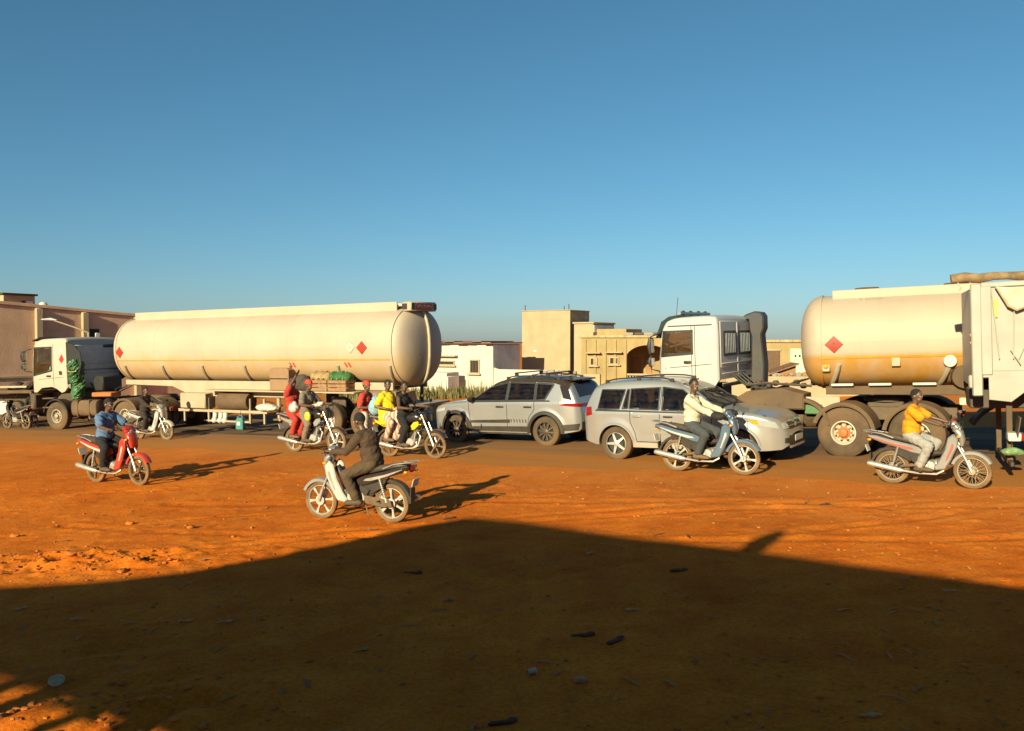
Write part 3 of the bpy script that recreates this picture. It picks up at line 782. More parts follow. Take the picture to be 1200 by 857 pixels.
        WHEEL_CACHE[key] = (me_r, me_t, hm, dk)
    me_r, me_t, hm, dk = WHEEL_CACHE[key]
    o = link(name, me_r, parent, loc); o.rotation_euler = (0, turn, math.pi if side < 0 else 0)
    link('tyre', me_t, o)
    if hm: link('brake_disc' if kind == 'car' else 'hub', hm, o)
    if dk: link('vent_hole', dk, o)
    return o

# ------------------------------------------------------------------ car bodies: a skin y = W(x, z) over the side silhouette
class Body:
    def __init__(s, top, bot, arches, plan, belt, tumble, r_top, crown=.035, sag=.05, flare=.02, smooth=True):
        s.top_t, s.bot_t, s.arches, s.plan, s.belt, s.tumble, s.rt, s.crown, s.sag, s.flare = top, bot, arches, plan, belt, tumble, r_top, crown, sag, flare
        s.fn = smooth_tab if smooth else lerp_tab
        s.x0, s.x1 = top[0][0], top[-1][0]
    def top(s, x): return s.fn(s.top_t, x)
    def bot(s, x, arch=True):
        z = lerp_tab(s.bot_t, x)
        if arch:
            for (ax, az, ar) in s.arches:
                if abs(x - ax) < ar: z = max(z, az + math.sqrt(max(0, ar * ar - (x - ax) ** 2)))
        return z
    def W(s, x, z):
        w = smooth_tab(s.plan, x)
        if z > s.belt: w -= (z - s.belt) * s.tumble
        else:
            t = (s.belt - z) / s.belt; w -= s.sag * (t * 1.3) ** 2.2
        for (ax, az, ar) in s.arches:
            d = math.hypot(x - ax, z - az) - ar
            if d < .16: w += s.flare * max(0, 1 - abs(d) / .16)
        zt = s.top(x); r = s.rt if z > s.belt - .1 else s.rt
        d = zt - z
        if 0 <= d < r: w -= r - math.sqrt(max(0, r * r - (r - d) ** 2))
        return max(w, .05)
    def stations(s):
        xs = set(np.linspace(s.x0, s.x1, 110).tolist())
        for e in (s.x0, s.x1):
            for k in range(12): xs.add(e + (1 if e == s.x0 else -1) * .18 * (k / 11) ** 2)
        for (ax, az, ar) in s.arches:
            for k in range(25): xs.add(ax + ar * math.cos(math.pi * k / 24) * .99999)
            xs.add(ax - ar - .0005); xs.add(ax + ar + .0005)
        return sorted(x for x in xs if s.x0 <= x <= s.x1)
    def skin(s, rows=26, holes=(), top_hole=None):
        mb = MB(); xs = s.stations(); L_ = []; R_ = []
        for x in xs:
            zb, zt = s.bot(x), s.top(x); zb = min(zb, zt - .01)
            cl, cr = [], []
            for j in range(rows + 1):
                t = j / rows; t = 1 - (1 - t) ** 1.5
                z = zb + (zt - zb) * t; w = s.W(x, z)
                cl.append((x, w, z)); cr.append((x, -w, z))
            L_.append(cl); R_.append(cr)
        mb.grid(L_); mb.grid(R_)
        if holes:
            def inside(x, z, q):
                ok = True
                for (a, b) in zip(q, q[1:] + q[:1]):
                    if (b[0] - a[0]) * (z - a[1]) - (b[1] - a[1]) * (x - a[0]) < 0: ok = False
                return ok
            keep = []
            for f in mb.f:
                cx_ = sum(mb.v[i][0] for i in f) / len(f); cz_ = sum(mb.v[i][2] for i in f) / len(f)
                if not any(inside(cx_, cz_, q) for q in holes): keep.append(f)
            mb.f = keep
        if top_hole:
            for g in ([x for x in xs if x <= top_hole[0]], [x for x in xs if x >= top_hole[1]]): mb.grid([s.roof_row(x) for x in g])
            hx = [x for x in xs if top_hole[0] <= x <= top_hole[1]]
            hx = [max(x for x in xs if x <= top_hole[0])] + hx + [min(x for x in xs if x >= top_hole[1])]
            for (q0, q1) in ((-1, -top_hole[2]), (top_hole[2], 1)): mb.grid([s.roof_row(x, 0, q0, q1, 2) for x in hx])
        else: mb.grid([s.roof_row(x) for x in xs])
        for i in (0, -1):
            mb.grid([[l, ((l[0]), 0, l[2]), r] for l, r in zip(L_[i], R_[i])])
        # returns of the sills so that the skin has thickness
        mb.grid([[(x, s.W(x, s.bot(x)), s.bot(x)), (x, s.W(x, s.bot(x)) - .10, s.bot(x) + .005)] for x in xs])
        mb.grid([[(x, -s.W(x, s.bot(x)), s.bot(x)), (x, -s.W(x, s.bot(x)) + .10, s.bot(x) + .005)] for x in xs])
        return mb
    def roof_row(s, x, off=0., y0=-1., y1=1., n=14):
        zt = s.top(x); w = s.W(x, zt)
        return [(x, w * (y0 + (y1 - y0) * k / n), zt + off + s.crown * (1 - (y0 + (y1 - y0) * k / n) ** 2)) for k in range(n + 1)]
    def side(s, quad, side, off=.004, nu=10, nv=6):
        """patch over the side skin: quad of (x,z) corners lower-left, lower-right, upper-right, upper-left"""
        a, b, c, d = [Vector(q) for q in quad]; rows = []
        for j in range(nv + 1):
            v = j / nv; r_ = []
            for i in range(nu + 1):
                u = i / nu; p = (a * (1 - u) + b * u) * (1 - v) + (d * (1 - u) + c * u) * v
                r_.append((p.x, side * (s.W(p.x, p.y) + off), p.y))
            rows.append(r_)
        return MB().grid(rows)
    def top_patch(s, x0, x1, yf0, yf1, off=.006, nx=12, taper=(1, 1)):
        rows = []
        for i in range(nx + 1):
            t = i / nx; k = taper[0] + (taper[1] - taper[0]) * t
            rows.append(s.roof_row(x0 + (x1 - x0) * t, off, yf0 * k, yf1 * k))
        return MB().grid(rows)
    def end_x(s, y, z, front=True):
        xs = np.linspace(s.x1, s.x1 - 1.2, 400) if front else np.linspace(s.x0, s.x0 + 1.2, 400)
        for x in xs:
            zt = s.top(x)
            if zt + s.crown * .5 >= z and s.W(x, min(z, zt)) >= abs(y): return x
        return xs[-1]
    def end_patch(s, y0, y1, zb, zt, front=True, off=.01, ny=10, nz=5):
        """zb, zt may be functions of y"""
        fb = zb if callable(zb) else (lambda y: zb); ft = zt if callable(zt) else (lambda y: zt)
        rows = []
        for j in range(nz + 1):
            r_ = []
            for i in range(ny + 1):
                y = y0 + (y1 - y0) * i / ny; z = fb(y) + (ft(y) - fb(y)) * j / nz
                r_.append((s.end_x(y, z, front) + (off if front else -off), y * 1.004, z))
            rows.append(r_)
        return MB().grid(rows)
    def seam(s, pts, side, w=.007, off=.0025):
        mb = MB()
        for (a, b) in zip(pts, pts[1:]):
            a, b = Vector(a), Vector(b); d = (b - a).normalized(); n = Vector((-d.y, d.x)) * w
            k = 8; rows = [[], []]
            for i in range(k + 1):
                p = a + (b - a) * i / k
                for r_, sg in ((0, -1), (1, 1)):
                    q = p + n * sg; rows[r_].append((q.x, side * (s.W(q.x, q.y) + off), q.y))
            mb.grid(rows)
        return mb

SEAM = M('panel_gap', (.012, .011, .01), .8)
TINT = M('tinted_glass', (.012, .012, .014), .06, dust=.10, dust_h=3, up=.12, vs=2, spec=.5)
SCREEN = M('windscreen_glass', (.075, .08, .095), .08, dust=.06, dust_h=3, vs=2, spec=.8)
PLATE = M('number_plate_white', (.52, .5, .45), .5)
def tinted(name, tint, dusty=.06):
    if name in MATS: return MATS[name]
    m = bpy.data.materials.new(name); m.use_nodes = True; MATS[name] = m
    N = m.node_tree.nodes; L = m.node_tree.links; N.remove(N['Principled BSDF'])
    t = N.new('ShaderNodeBsdfTransparent'); t.inputs[0].default_value = (*tint, 1)
    g = N.new('ShaderNodeBsdfGlossy'); g.inputs['Roughness'].default_value = .02
    fr = N.new('ShaderNodeFresnel'); fr.inputs[0].default_value = 1.6
    d = N.new('ShaderNodeBsdfDiffuse'); d.inputs[0].default_value = (*DUST, 1)
    mx = N.new('ShaderNodeMixShader'); L.new(fr.outputs[0], mx.inputs[0]); L.new(t.outputs[0], mx.inputs[1]); L.new(g.outputs[0], mx.inputs[2])
    nz = N.new('ShaderNodeTexNoise'); nz.inputs['Scale'].default_value = 5; nz.inputs['Detail'].default_value = 6
    mr = N.new('ShaderNodeMapRange'); mr.inputs[1].default_value = .35; mr.inputs[2].default_value = .7; mr.inputs[3].default_value = 0; mr.inputs[4].default_value = dusty
    L.new(nz.outputs[0], mr.inputs[0])
    m2 = N.new('ShaderNodeMixShader'); L.new(mr.outputs[0], m2.inputs[0]); L.new(mx.outputs[0], m2.inputs[1]); L.new(d.outputs[0], m2.inputs[2])
    L.new(m2.outputs[0], N['Material Output'].inputs[0])
    return m
def cabin(r, B, rows, zf, dash):
    IN = M('dark_cabin_trim', (.05, .048, .046), .8); SC_ = M('grey_seat_cloth', (.12, .115, .11), .9)
    MB().box((1.0, 0, zf), (2.9, 1.5, .06), .02).build('cabin_floor', IN, r)
    MB().box((dash, 0, .98), (.42, 1.45, .22), .08).build('dashboard', IN, r)
    for x in rows:
        for y in (-.38, .38):
            st = MB().box((x - .02, y, zf + .22), (.5, .5, .2), .07).build('seat', SC_, r)
            MB().sweep([(x - .24, y, zf + .25), (x - .30, y, zf + .5), (x - .36, y, zf + .74)], [.24, .24, .2], [.07, .07, .05], 14, 3).build('backrest', SC_, st)
            MB().sweep([(x - .37, y, zf + .76), (x - .38, y, zf + .84), (x - .39, y, zf + .92)], [.1, .13, .1], [.03, .05, .03], 12, 3).build('headrest', SC_, st)
    sw = MB(); c_ = Vector((dash - .42, .38, 1.02))
    sw.tube([c_ + Vector((.08 * math.sin(a), .18 * math.cos(a), .17 * math.sin(a))) for a in [2 * math.pi * k / 20 for k in range(21)]], .014, 6); sw.tube([c_, c_ + Vector((.3, 0, -.12))], .02, 6)
    sw.build('steering_wheel', IN, r)
def text_mesh(body, size, extrude=.001):
    cu = bpy.data.curves.new('t', 'FONT'); cu.body = body; cu.size = size; cu.extrude = extrude; cu.align_x = 'CENTER'; cu.align_y = 'CENTER'
    ob = bpy.data.objects.new('t', cu); COL.objects.link(ob)
    dg = bpy.context.evaluated_depsgraph_get(); me = bpy.data.meshes.new_from_object(ob.evaluated_get(dg))
    bpy.data.objects.remove(ob); bpy.data.curves.remove(cu)
    return me
def lettering(name, body, size, mat, parent, loc, rot, extrude=.0015):
    me = text_mesh(body, size, extrude); me.materials.clear(); me.materials.append(mat)
    o = link(name, me, parent, loc); o.rotation_euler = rot
    return o

def rails(root, B, x0, x1, y, lift, mat, feet, name='roof_rail'):
    for sd in (-1, 1):
        mb = MB(); n = 12
        pts = []
        for i in range(n + 1):
            x = x0 + (x1 - x0) * i / n; z = B.top(x) + lift * (min(1, i / 1.2, (n - i) / 1.2)) + .005
            pts.append((x, sd * y, z))
        mb.tube(pts, .018, 6)
        for f in feet: mb.box((f, sd * y, B.top(f) + lift / 2), (.09, .03, lift + .03), .006)
        mb.build(name, mat, root)

def crossover_older():
    """silver SUV facing right"""
    PAINT = M('silver_paint', (.44, .42, .40), .28, .55, var=.04, dust=.22, dust_h=.9, up=.05, vs=3, coat=.6)
    r = thing('silver_suv', 'dusty silver crossover SUV facing right, five-spoke wheels, its nose at the orange-hubbed wheel', 'car')
    top = [(-.86, .66), (-.845, .80), (-.83, .92), (-.78, 1.12), (-.68, 1.36), (-.55, 1.565), (-.30, 1.632), (.1, 1.672), (.6, 1.69), (1.05, 1.675), (1.4, 1.60), (1.62, 1.52), (2.0, 1.285), (2.33, 1.115), (2.6, 1.085), (2.95, 1.045), (3.22, .98), (3.40, .89), (3.51, .75), (3.56, .60)]
    bot = [(-.86, .50), (-.80, .40), (-.5, .33), (.4, .30), (2.2, .30), (3.2, .32), (3.45, .34), (3.56, .42)]
    plan = [(-.86, .62), (-.82, .72), (-.7, .82), (-.4, .89), (.3, .91), (2.2, .91), (2.9, .88), (3.25, .80), (3.45, .68), (3.53, .58), (3.56, .48)]
    B = Body(top, bot, [(0, .36, .405), (2.66, .36, .405)], plan, 1.02, .34, .10)
    SW = (('quarter_window', [(-.42, 1.09), (.10, 1.10), (.20, 1.50), (-.36, 1.50)]), ('quarter_vent', [(.17, 1.105), (.30, 1.11), (.30, 1.505), (.25, 1.505)]),
          ('rear_door_window', [(.335, 1.11), (1.00, 1.09), (.985, 1.545), (.335, 1.515)]), ('front_door_window', [(1.075, 1.085), (2.14, 1.07), (1.50, 1.50), (1.06, 1.555)]))
    B.skin(40, [q for _, q in SW], (1.43, 2.25, .86)).build('body', PAINT, r, 35)
    cabin(r, B, (1.30, .35), .72, 1.95)
    GL = tinted('light_car_glass', (.30, .31, .30))
    CL = M('grey_cladding', (.42, .38, .33), .6, dust=.75, dust_h=1.0, vs=3)
    for sd in (-1, 1):
        B.side([(.43, .30), (2.22, .30), (2.22, .40), (.43, .40)], sd, .012).build('sill_cladding', CL, r)
        for (ax, a_, b_) in ((0, 12, 175), (2.66, 8, 168)):
            rows = []
            for i in range(21):
                a = R(a_ + (b_ - a_) * i / 20); rows.append([(ax + q * math.cos(a), sd * (B.W(ax + q * math.cos(a), .36 + q * math.sin(a)) + o_), .36 + q * math.sin(a)) for q, o_ in ((.40, -.03), (.402, .012), (.44, .014), (.452, .002))])
            MB().grid(rows).build('wheel_arch_trim', PAINT, r)
        B.side([(.62, .60), (2.12, .58), (2.12, .635), (.62, .655)], sd, .010).build('rubbing_strip', PAINT, r)
        # glazing: quarter, rear door, front door
        for nm, q in SW:
            B.side([(q[0][0] - .015, q[0][1] - .015), (q[1][0] + .015, q[1][1] - .015), (q[2][0] + .015, q[2][1] + .015), (q[3][0] - .015, q[3][1] + .015)], sd, -.004, 12, 8).build(nm, GL, r)
            rim = MB()
            for (a, b) in zip(q, q[1:] + q[:1]):
                m_ = B.seam([a, b], sd, .012, .006); rim.add(m_.v, m_.f)
            rim.build('window_seal', BLACK, r)
        B.side([(-.48, 1.05), (2.14, 1.02), (2.10, 1.05), (-.46, 1.085)], sd, .006, 20, 2).build('window_trim', BLACK, r)
        for pts in ([(.36, 1.08), (.36, .82), (.46, .62), (.50, .42)], [(1.03, 1.56), (1.03, .42)], [(2.16, 1.04), (2.13, .72), (2.06, .42)], [(.50, .42), (2.06, .42)]):
            B.seam(pts, sd).build('door_gap', SEAM, r)
        for x in (.52, 1.22):
            MB().sweep([(x - .1, sd * (B.W(x, .955) + .02), .955), (x, sd * (B.W(x, .955) + .035), .955), (x + .1, sd * (B.W(x, .955) + .02), .955)], .012, .016, 8).build('door_handle', PAINT if x < 1 else BLACK, r)
        m = MB(); m.sweep([(1.93, sd * .96, 1.13), (1.99, sd * .99, 1.13), (2.06, sd * .98, 1.13)], [.09, .115, .07], [.07, .085, .05], 12); m.build('wing_mirror', PAINT, r)
        MB().box((1.93, sd * .985, 1.13), (.012, .15, .11), .004).build('mirror_glass', CHROME, r)
        wheel(r, 'rear_wheel', (0, sd * .79, .36), .36, .225, .235, 'car', M('bright_alloy', (.62, .6, .57), .35, .7, dust=.25, dust_h=1), RUBBER, sd, turn=.35)
        wheel(r, 'front_wheel', (2.66, sd * .79, .36), .36, .225, .235, 'car', MATS['bright_alloy'], RUBBER, sd, turn=.1)
        # lamps
        B.side([(-.74, .93), (-.56, .97), (-.60, 1.14), (-.745, 1.12)], sd, .012, 6, 6).build('tail_light', REDLENS, r)
        hl = B.side([(2.96, .83), (3.42, .75), (3.36, .875), (2.90, .965)], sd, .010, 12, 6).build('headlight', CLEARLENS, r)
        B.side([(2.94, .85), (3.08, .83), (3.04, .925), (2.90, .945)], sd, .014, 6, 4).build('turn_signal', AMBER, hl)
        B.end_patch(sd * .42, sd * .66, .74, lambda y: .875 - .1 * (abs(y) - .4), True, .012).build('headlight', CLEARLENS, r)
        B.end_patch(sd * .50, sd * .62, .46, .56, True, .012, 5, 4).build('fog_lamp', BLACK, r)
    B.end_patch(-.41, .41, .72, .85, True, .014).build('grille', BLACK, r)
    B.end_patch(-.40, .40, .775, .79, True, .024).build('grille_bar', CHROME, r)
    MB().ell((B.end_x(0, .785) + .03, 0, .785), (.015, .07, .05)).build('badge', CHROME, r)
    B.end_patch(-.5, .5, .42, .60, True, .010).build('lower_grille', BLACK, r)
    px = B.end_x(0, .52) + .03
    MB().box((px, 0, .53), (.012, .5, .115), .004).build('number_plate', PLATE, r)
    B.end_patch(-.52, .52, .36, .41, True, .02).build('bumper_lip', CL, r)
    B.top_patch(1.40, 2.29, -.90, .90, .006, 16, (.96, 1.0)).build('windscreen', tinted('windscreen_glass_clear', (.50, .53, .55), .12), r)
    B.top_patch(-.70, -.50, -.80, .80, .008, 8).build('rear_window', TINT, r)
    for k, (y_, a_) in enumerate(((.1, .25), (-.3, .3))):
        MB().tube([(2.27, y_, B.top(2.27) + .035), (2.0, y_ - a_, B.top(2.0) + .045)], .008, 5).build('wiper', BLACK, r)
    # spare wheel cover on the tailgate
    MB().lathe([(.30, -.02), (.345, .02), (.35, .12), (.31, .165), (.001, .175)], (-.82, 0, .92), 'x', 24).add([], []).build('spare_wheel_cover', PAINT, r)
    rails(r, B, -.35, 1.25, .60, .055, BLACK, (-.3, .45, 1.2))
    MB().box((1.3, 0, .42), (3.7, 1.3, .22), .05).build('underbody', DARKMETAL, r)
    for ax in (0, 2.66): MB().box((ax, 0, .55), (.92, 1.34, .52), .1).build('wheel_well', M('wheel_well_black', (.015, .013, .012), .9), r)
    # seat headrests and steering wheel are hidden by tinted glass; paper on the dashboard
    return r, B

def crossover_newer():
    """grey SUV facing left, black roof, dark rims"""
    PAINT = M('light_grey_paint', (.40, .385, .38), .28, .55, var=.04, dust=.22, dust_h=.9, up=.05, vs=3, coat=.6)
    r = thing('grey_suv', 'light grey SUV with black roof and dark wheels, facing left behind the silver car', 'car')
    top = [(-.93, .70), (-.92, .82), (-.90, .98), (-.84, 1.10), (-.74, 1.30), (-.60, 1.52), (-.42, 1.60), (0, 1.655), (.6, 1.685), (1.05, 1.675), (1.45, 1.59), (1.95, 1.32), (2.32, 1.12), (2.6, 1.085), (3.0, 1.05), (3.32, .99), (3.5, .89), (3.58, .75), (3.6, .62)]
    bot = [(-.93, .50), (-.85, .40), (-.5, .34), (.45, .29), (2.25, .29), (3.2, .34), (3.5, .38), (3.6, .46)]
    plan = [(-.93, .64), (-.9, .74), (-.75, .85), (-.4, .915), (.3, .925), (2.2, .925), (2.95, .89), (3.3, .81), (3.48, .70), (3.57, .58), (3.6, .5)]
    B = Body(top, bot, [(0, .375, .43), (2.69, .375, .43)], plan, 1.08, .36, .09, flare=.03)
    SW = (('quarter_window', [(.0, 1.17), (.26, 1.14), (.28, 1.56), (-.20, 1.53)]), ('rear_door_window', [(.30, 1.14), (1.08, 1.13), (1.06, 1.585), (.32, 1.565)]), ('front_door_window', [(1.13, 1.13), (2.24, 1.11), (1.62, 1.475), (1.11, 1.585)]))
    B.skin(40, [q for _, q in SW], (1.50, 2.25, .86)).build('body', PAINT, r, 35)
    cabin(r, B, (1.35, .38), .75, 2.0)
    GL = tinted('dark_car_glass', (.07, .07, .075))
    RB = M('black_roof_paint', (.010, .010, .011), .7, spec=.15, dust=.1, dust_h=3, up=.15, coat=.5)
    B.top_patch(-.58, 1.5, -1.0, 1.0, .006, 30).build('roof_panel', RB, r)
    for sd in (-1, 1):
        rows = []
        for i in range(41):
            x = -.62 + 2.16 * i / 40; zl = lerp_tab([(-.62, 1.40), (-.34, 1.52), (-.2, 1.555), (.3, 1.585), (1.1, 1.60), (1.35, 1.56), (1.54, 1.50)], x); zt_ = B.top(x)
            zl = min(zl, zt_ - .01); rows.append([(x, sd * (B.W(x, zl + (zt_ - zl) * j / 6) + .005), zl + (zt_ - zl) * j / 6 + .004) for j in range(7)])
        MB().grid(rows).build('roof_edge', RB, r)
        rows = []
        for (ax, a_, b_) in ((0, -5, 185), (2.69, -5, 185)):
            rows = []
            for i in range(27):
                a = R(a_ + (b_ - a_) * i / 26); rows.append([(ax + q * math.cos(a), sd * (B.W(ax + q * math.cos(a), .375 + q * math.sin(a)) + o_), .375 + q * math.sin(a)) for q, o_ in ((.42, -.04), (.425, .016), (.50, .018), (.512, .002))])
            MB().grid(rows).build('wheel_arch_trim', BLACK, r)
        B.side([(.46, .29), (2.24, .29), (2.20, .47), (.50, .50)], sd, .012).build('sill_cladding', BLACK, r)
        B.side([(.52, .335), (2.18, .335), (2.18, .355), (.52, .355)], sd, .018).build('sill_strip', PAINT, r)
        B.side([(1.02, .575), (2.22, .56), (2.22, .625), (1.02, .665)], sd, .006).build('side_decal', BLACK, r)
        for k in range(6): B.side([(.96 - k * .085, .60 - k * .004), (.985 - k * .085, .60 - k * .004), (1.0 - k * .085, .67), (.97 - k * .085, .67)], sd, .006, 2, 2).build('decal_stripe', BLACK, r)
        for nm, q in SW:
            B.side([(q[0][0] - .015, q[0][1] - .015), (q[1][0] + .015, q[1][1] - .015), (q[2][0] + .015, q[2][1] + .015), (q[3][0] - .015, q[3][1] + .015)], sd, -.003, 12, 8).build(nm, GL, r)
            rim = MB()
            for (a, b) in zip(q, q[1:] + q[:1]):
                m_ = B.seam([a, b], sd, .022, .006); rim.add(m_.v, m_.f)
            rim.build('window_seal', BLACK, r)
        B.side([(-.16, 1.115), (2.26, 1.085), (2.22, 1.12), (-.12, 1.15)], sd, .007, 24, 2).build('window_trim', BLACK, r)
        B.side([(-.72, 1.14), (-.50, 1.20), (-.36, 1.50), (-.57, 1.49)], sd, .007, 8, 8).build('rear_glass_wrap', TINT, r)
        for pts in ([(.30, 1.12), (.30, .92), (.46, .72), (.52, .43)], [(1.10, 1.12), (1.10, .43)], [(2.27, 1.09), (2.25, .80), (2.18, .43)]):
            B.seam(pts, sd).build('door_gap', SEAM, r)
        B.seam([(-.70, .99), (.2, 1.04), (2.2, 1.0), (3.0, .96)], sd, .006, .001).build('shoulder_crease', PAINT, r)
        for x in (.48, 1.30):
            MB().sweep([(x - .11, sd * (B.W(x, .98) + .02), .98), (x, sd * (B.W(x, .98) + .038), .985), (x + .11, sd * (B.W(x, .98) + .02), .98)], .012, .02, 8).build('door_handle', BLACK, r)
        m = MB(); m.sweep([(2.06, sd * .98, 1.17), (2.12, sd * 1.02, 1.17), (2.2, sd * 1.0, 1.16)], [.09, .12, .07], [.06, .08, .05], 12); m.build('wing_mirror', BLACK, r)
        DR = M('dark_alloy', (.05, .045, .04), .4, .5, dust=.3, dust_h=1)
        wheel(r, 'rear_wheel', (0, sd * .82, .375), .375, .235, .24, 'car', DR, RUBBER, sd, turn=.2, spokes=10)
        wheel(r, 'front_wheel', (2.69, sd * .82, .375), .375, .235, .24, 'car', DR, RUBBER, sd, turn=.5, spokes=10)
        B.side([(-.88, .985), (-.42, 1.03), (-.60, 1.085), (-.845, 1.07)], sd, .014, 10, 5).build('tail_light', REDLENS, r)
        B.side([(3.06, .86), (3.44, .80), (3.42, .88), (3.03, .945)], sd, .010, 10, 5).build('headlight', CLEARLENS, r)
        B.side([(-.84, .42), (-.46, .40), (-.47, .55), (-.88, .58)], sd, .010, 8, 5).build('rear_bumper_corner', BLACK, r)
        B.end_patch(sd * .35, sd * .78, .99, 1.06, False, .014, 8, 4).build('tail_light', REDLENS, r)
    B.end_patch(-.72, .72, .42, .62, False, .014).build('rear_bumper', BLACK, r)
    MB().box((B.end_x(0, .86, False) - .02, 0, .86), (.02, .5, .13), .004).build('number_plate', PLATE, r)
    B.top_patch(-.80, -.60, -.84, .84, .010, 8).build('rear_window', TINT, r)
    MB().box((-.52, 0, 1.625), (.34, 1.10, .035), .012, Matrix.Rotation(R(-4), 3, 'Y')).build('spoiler', RB, r)
    MB().box((-.69, 0, 1.60), (.02, .4, .025), .005).build('brake_light', REDLENS, r)
    B.top_patch(1.46, 2.29, -.90, .90, .006, 14, (.95, 1.0)).build('windscreen', tinted('windscreen_glass_clear', (.50, .53, .55), .12), r)
    B.end_patch(-.55, .55, .62, .86, True, .012).build('grille', BLACK, r)
    rails(r, B, -.30, 1.25, .62, .05, BLACK, (-.25, .5, 1.2))
    for x in (.05, .95):
        mb = MB(); mb.box((x, 0, B.top(x) + .135), (.075, 1.34, .028), .01)
        for sd in (-1, 1): mb.box((x, sd * .62, B.top(x) + .09), (.1, .05, .09), .01)
        mb.build('roof_bar', BLACK, r)
    MB().box((1.3, 0, .42), (3.8, 1.3, .22), .05).build('underbody', DARKMETAL, r)
    for ax in (0, 2.69): MB().box((ax, 0, .57), (.96, 1.36, .54), .1).build('wheel_well', M('wheel_well_black', (.015, .013, .012), .9), r)
    return r, B

# ------------------------------------------------------------------ trucks
DUSTYBODY = M('dusty_brown_steel', (.07, .042, .024), .75, dust=.36, dust_h=3.0, vs=4, up=.3)
CREAMSTEEL = M('cream_chassis_paint', (.41, .325, .225), .5, dust=.35, dust_h=1.6, vs=3)
CABWHITE = M('white_cab_paint', (.47, .425, .40), .38, var=.03, dust=.30, dust_h=2.2, vs=2.5, coat=.2)
CABCREAM = M('cream_cab_paint', (.44, .375, .30), .4, var=.03, dust=.35, dust_h=2.2, vs=2.5, coat=.2)
GLASSDARK = M('cab_glass', (.02, .022, .022), .06, dust=.10, dust_h=4, vs=2, spec=.5)
STEELRIM = M('grey_steel_rim', (.50, .46, .38), .5, .2, dust=.45, dust_h=1.2, vs=6)
ORANGEHUB = M('orange_hub', (.50, .14, .03), .6, dust=.2, dust_h=2)
CURTAIN = M('grey_curtain', (.28, .27, .26), .8, vs=18, var=.5)

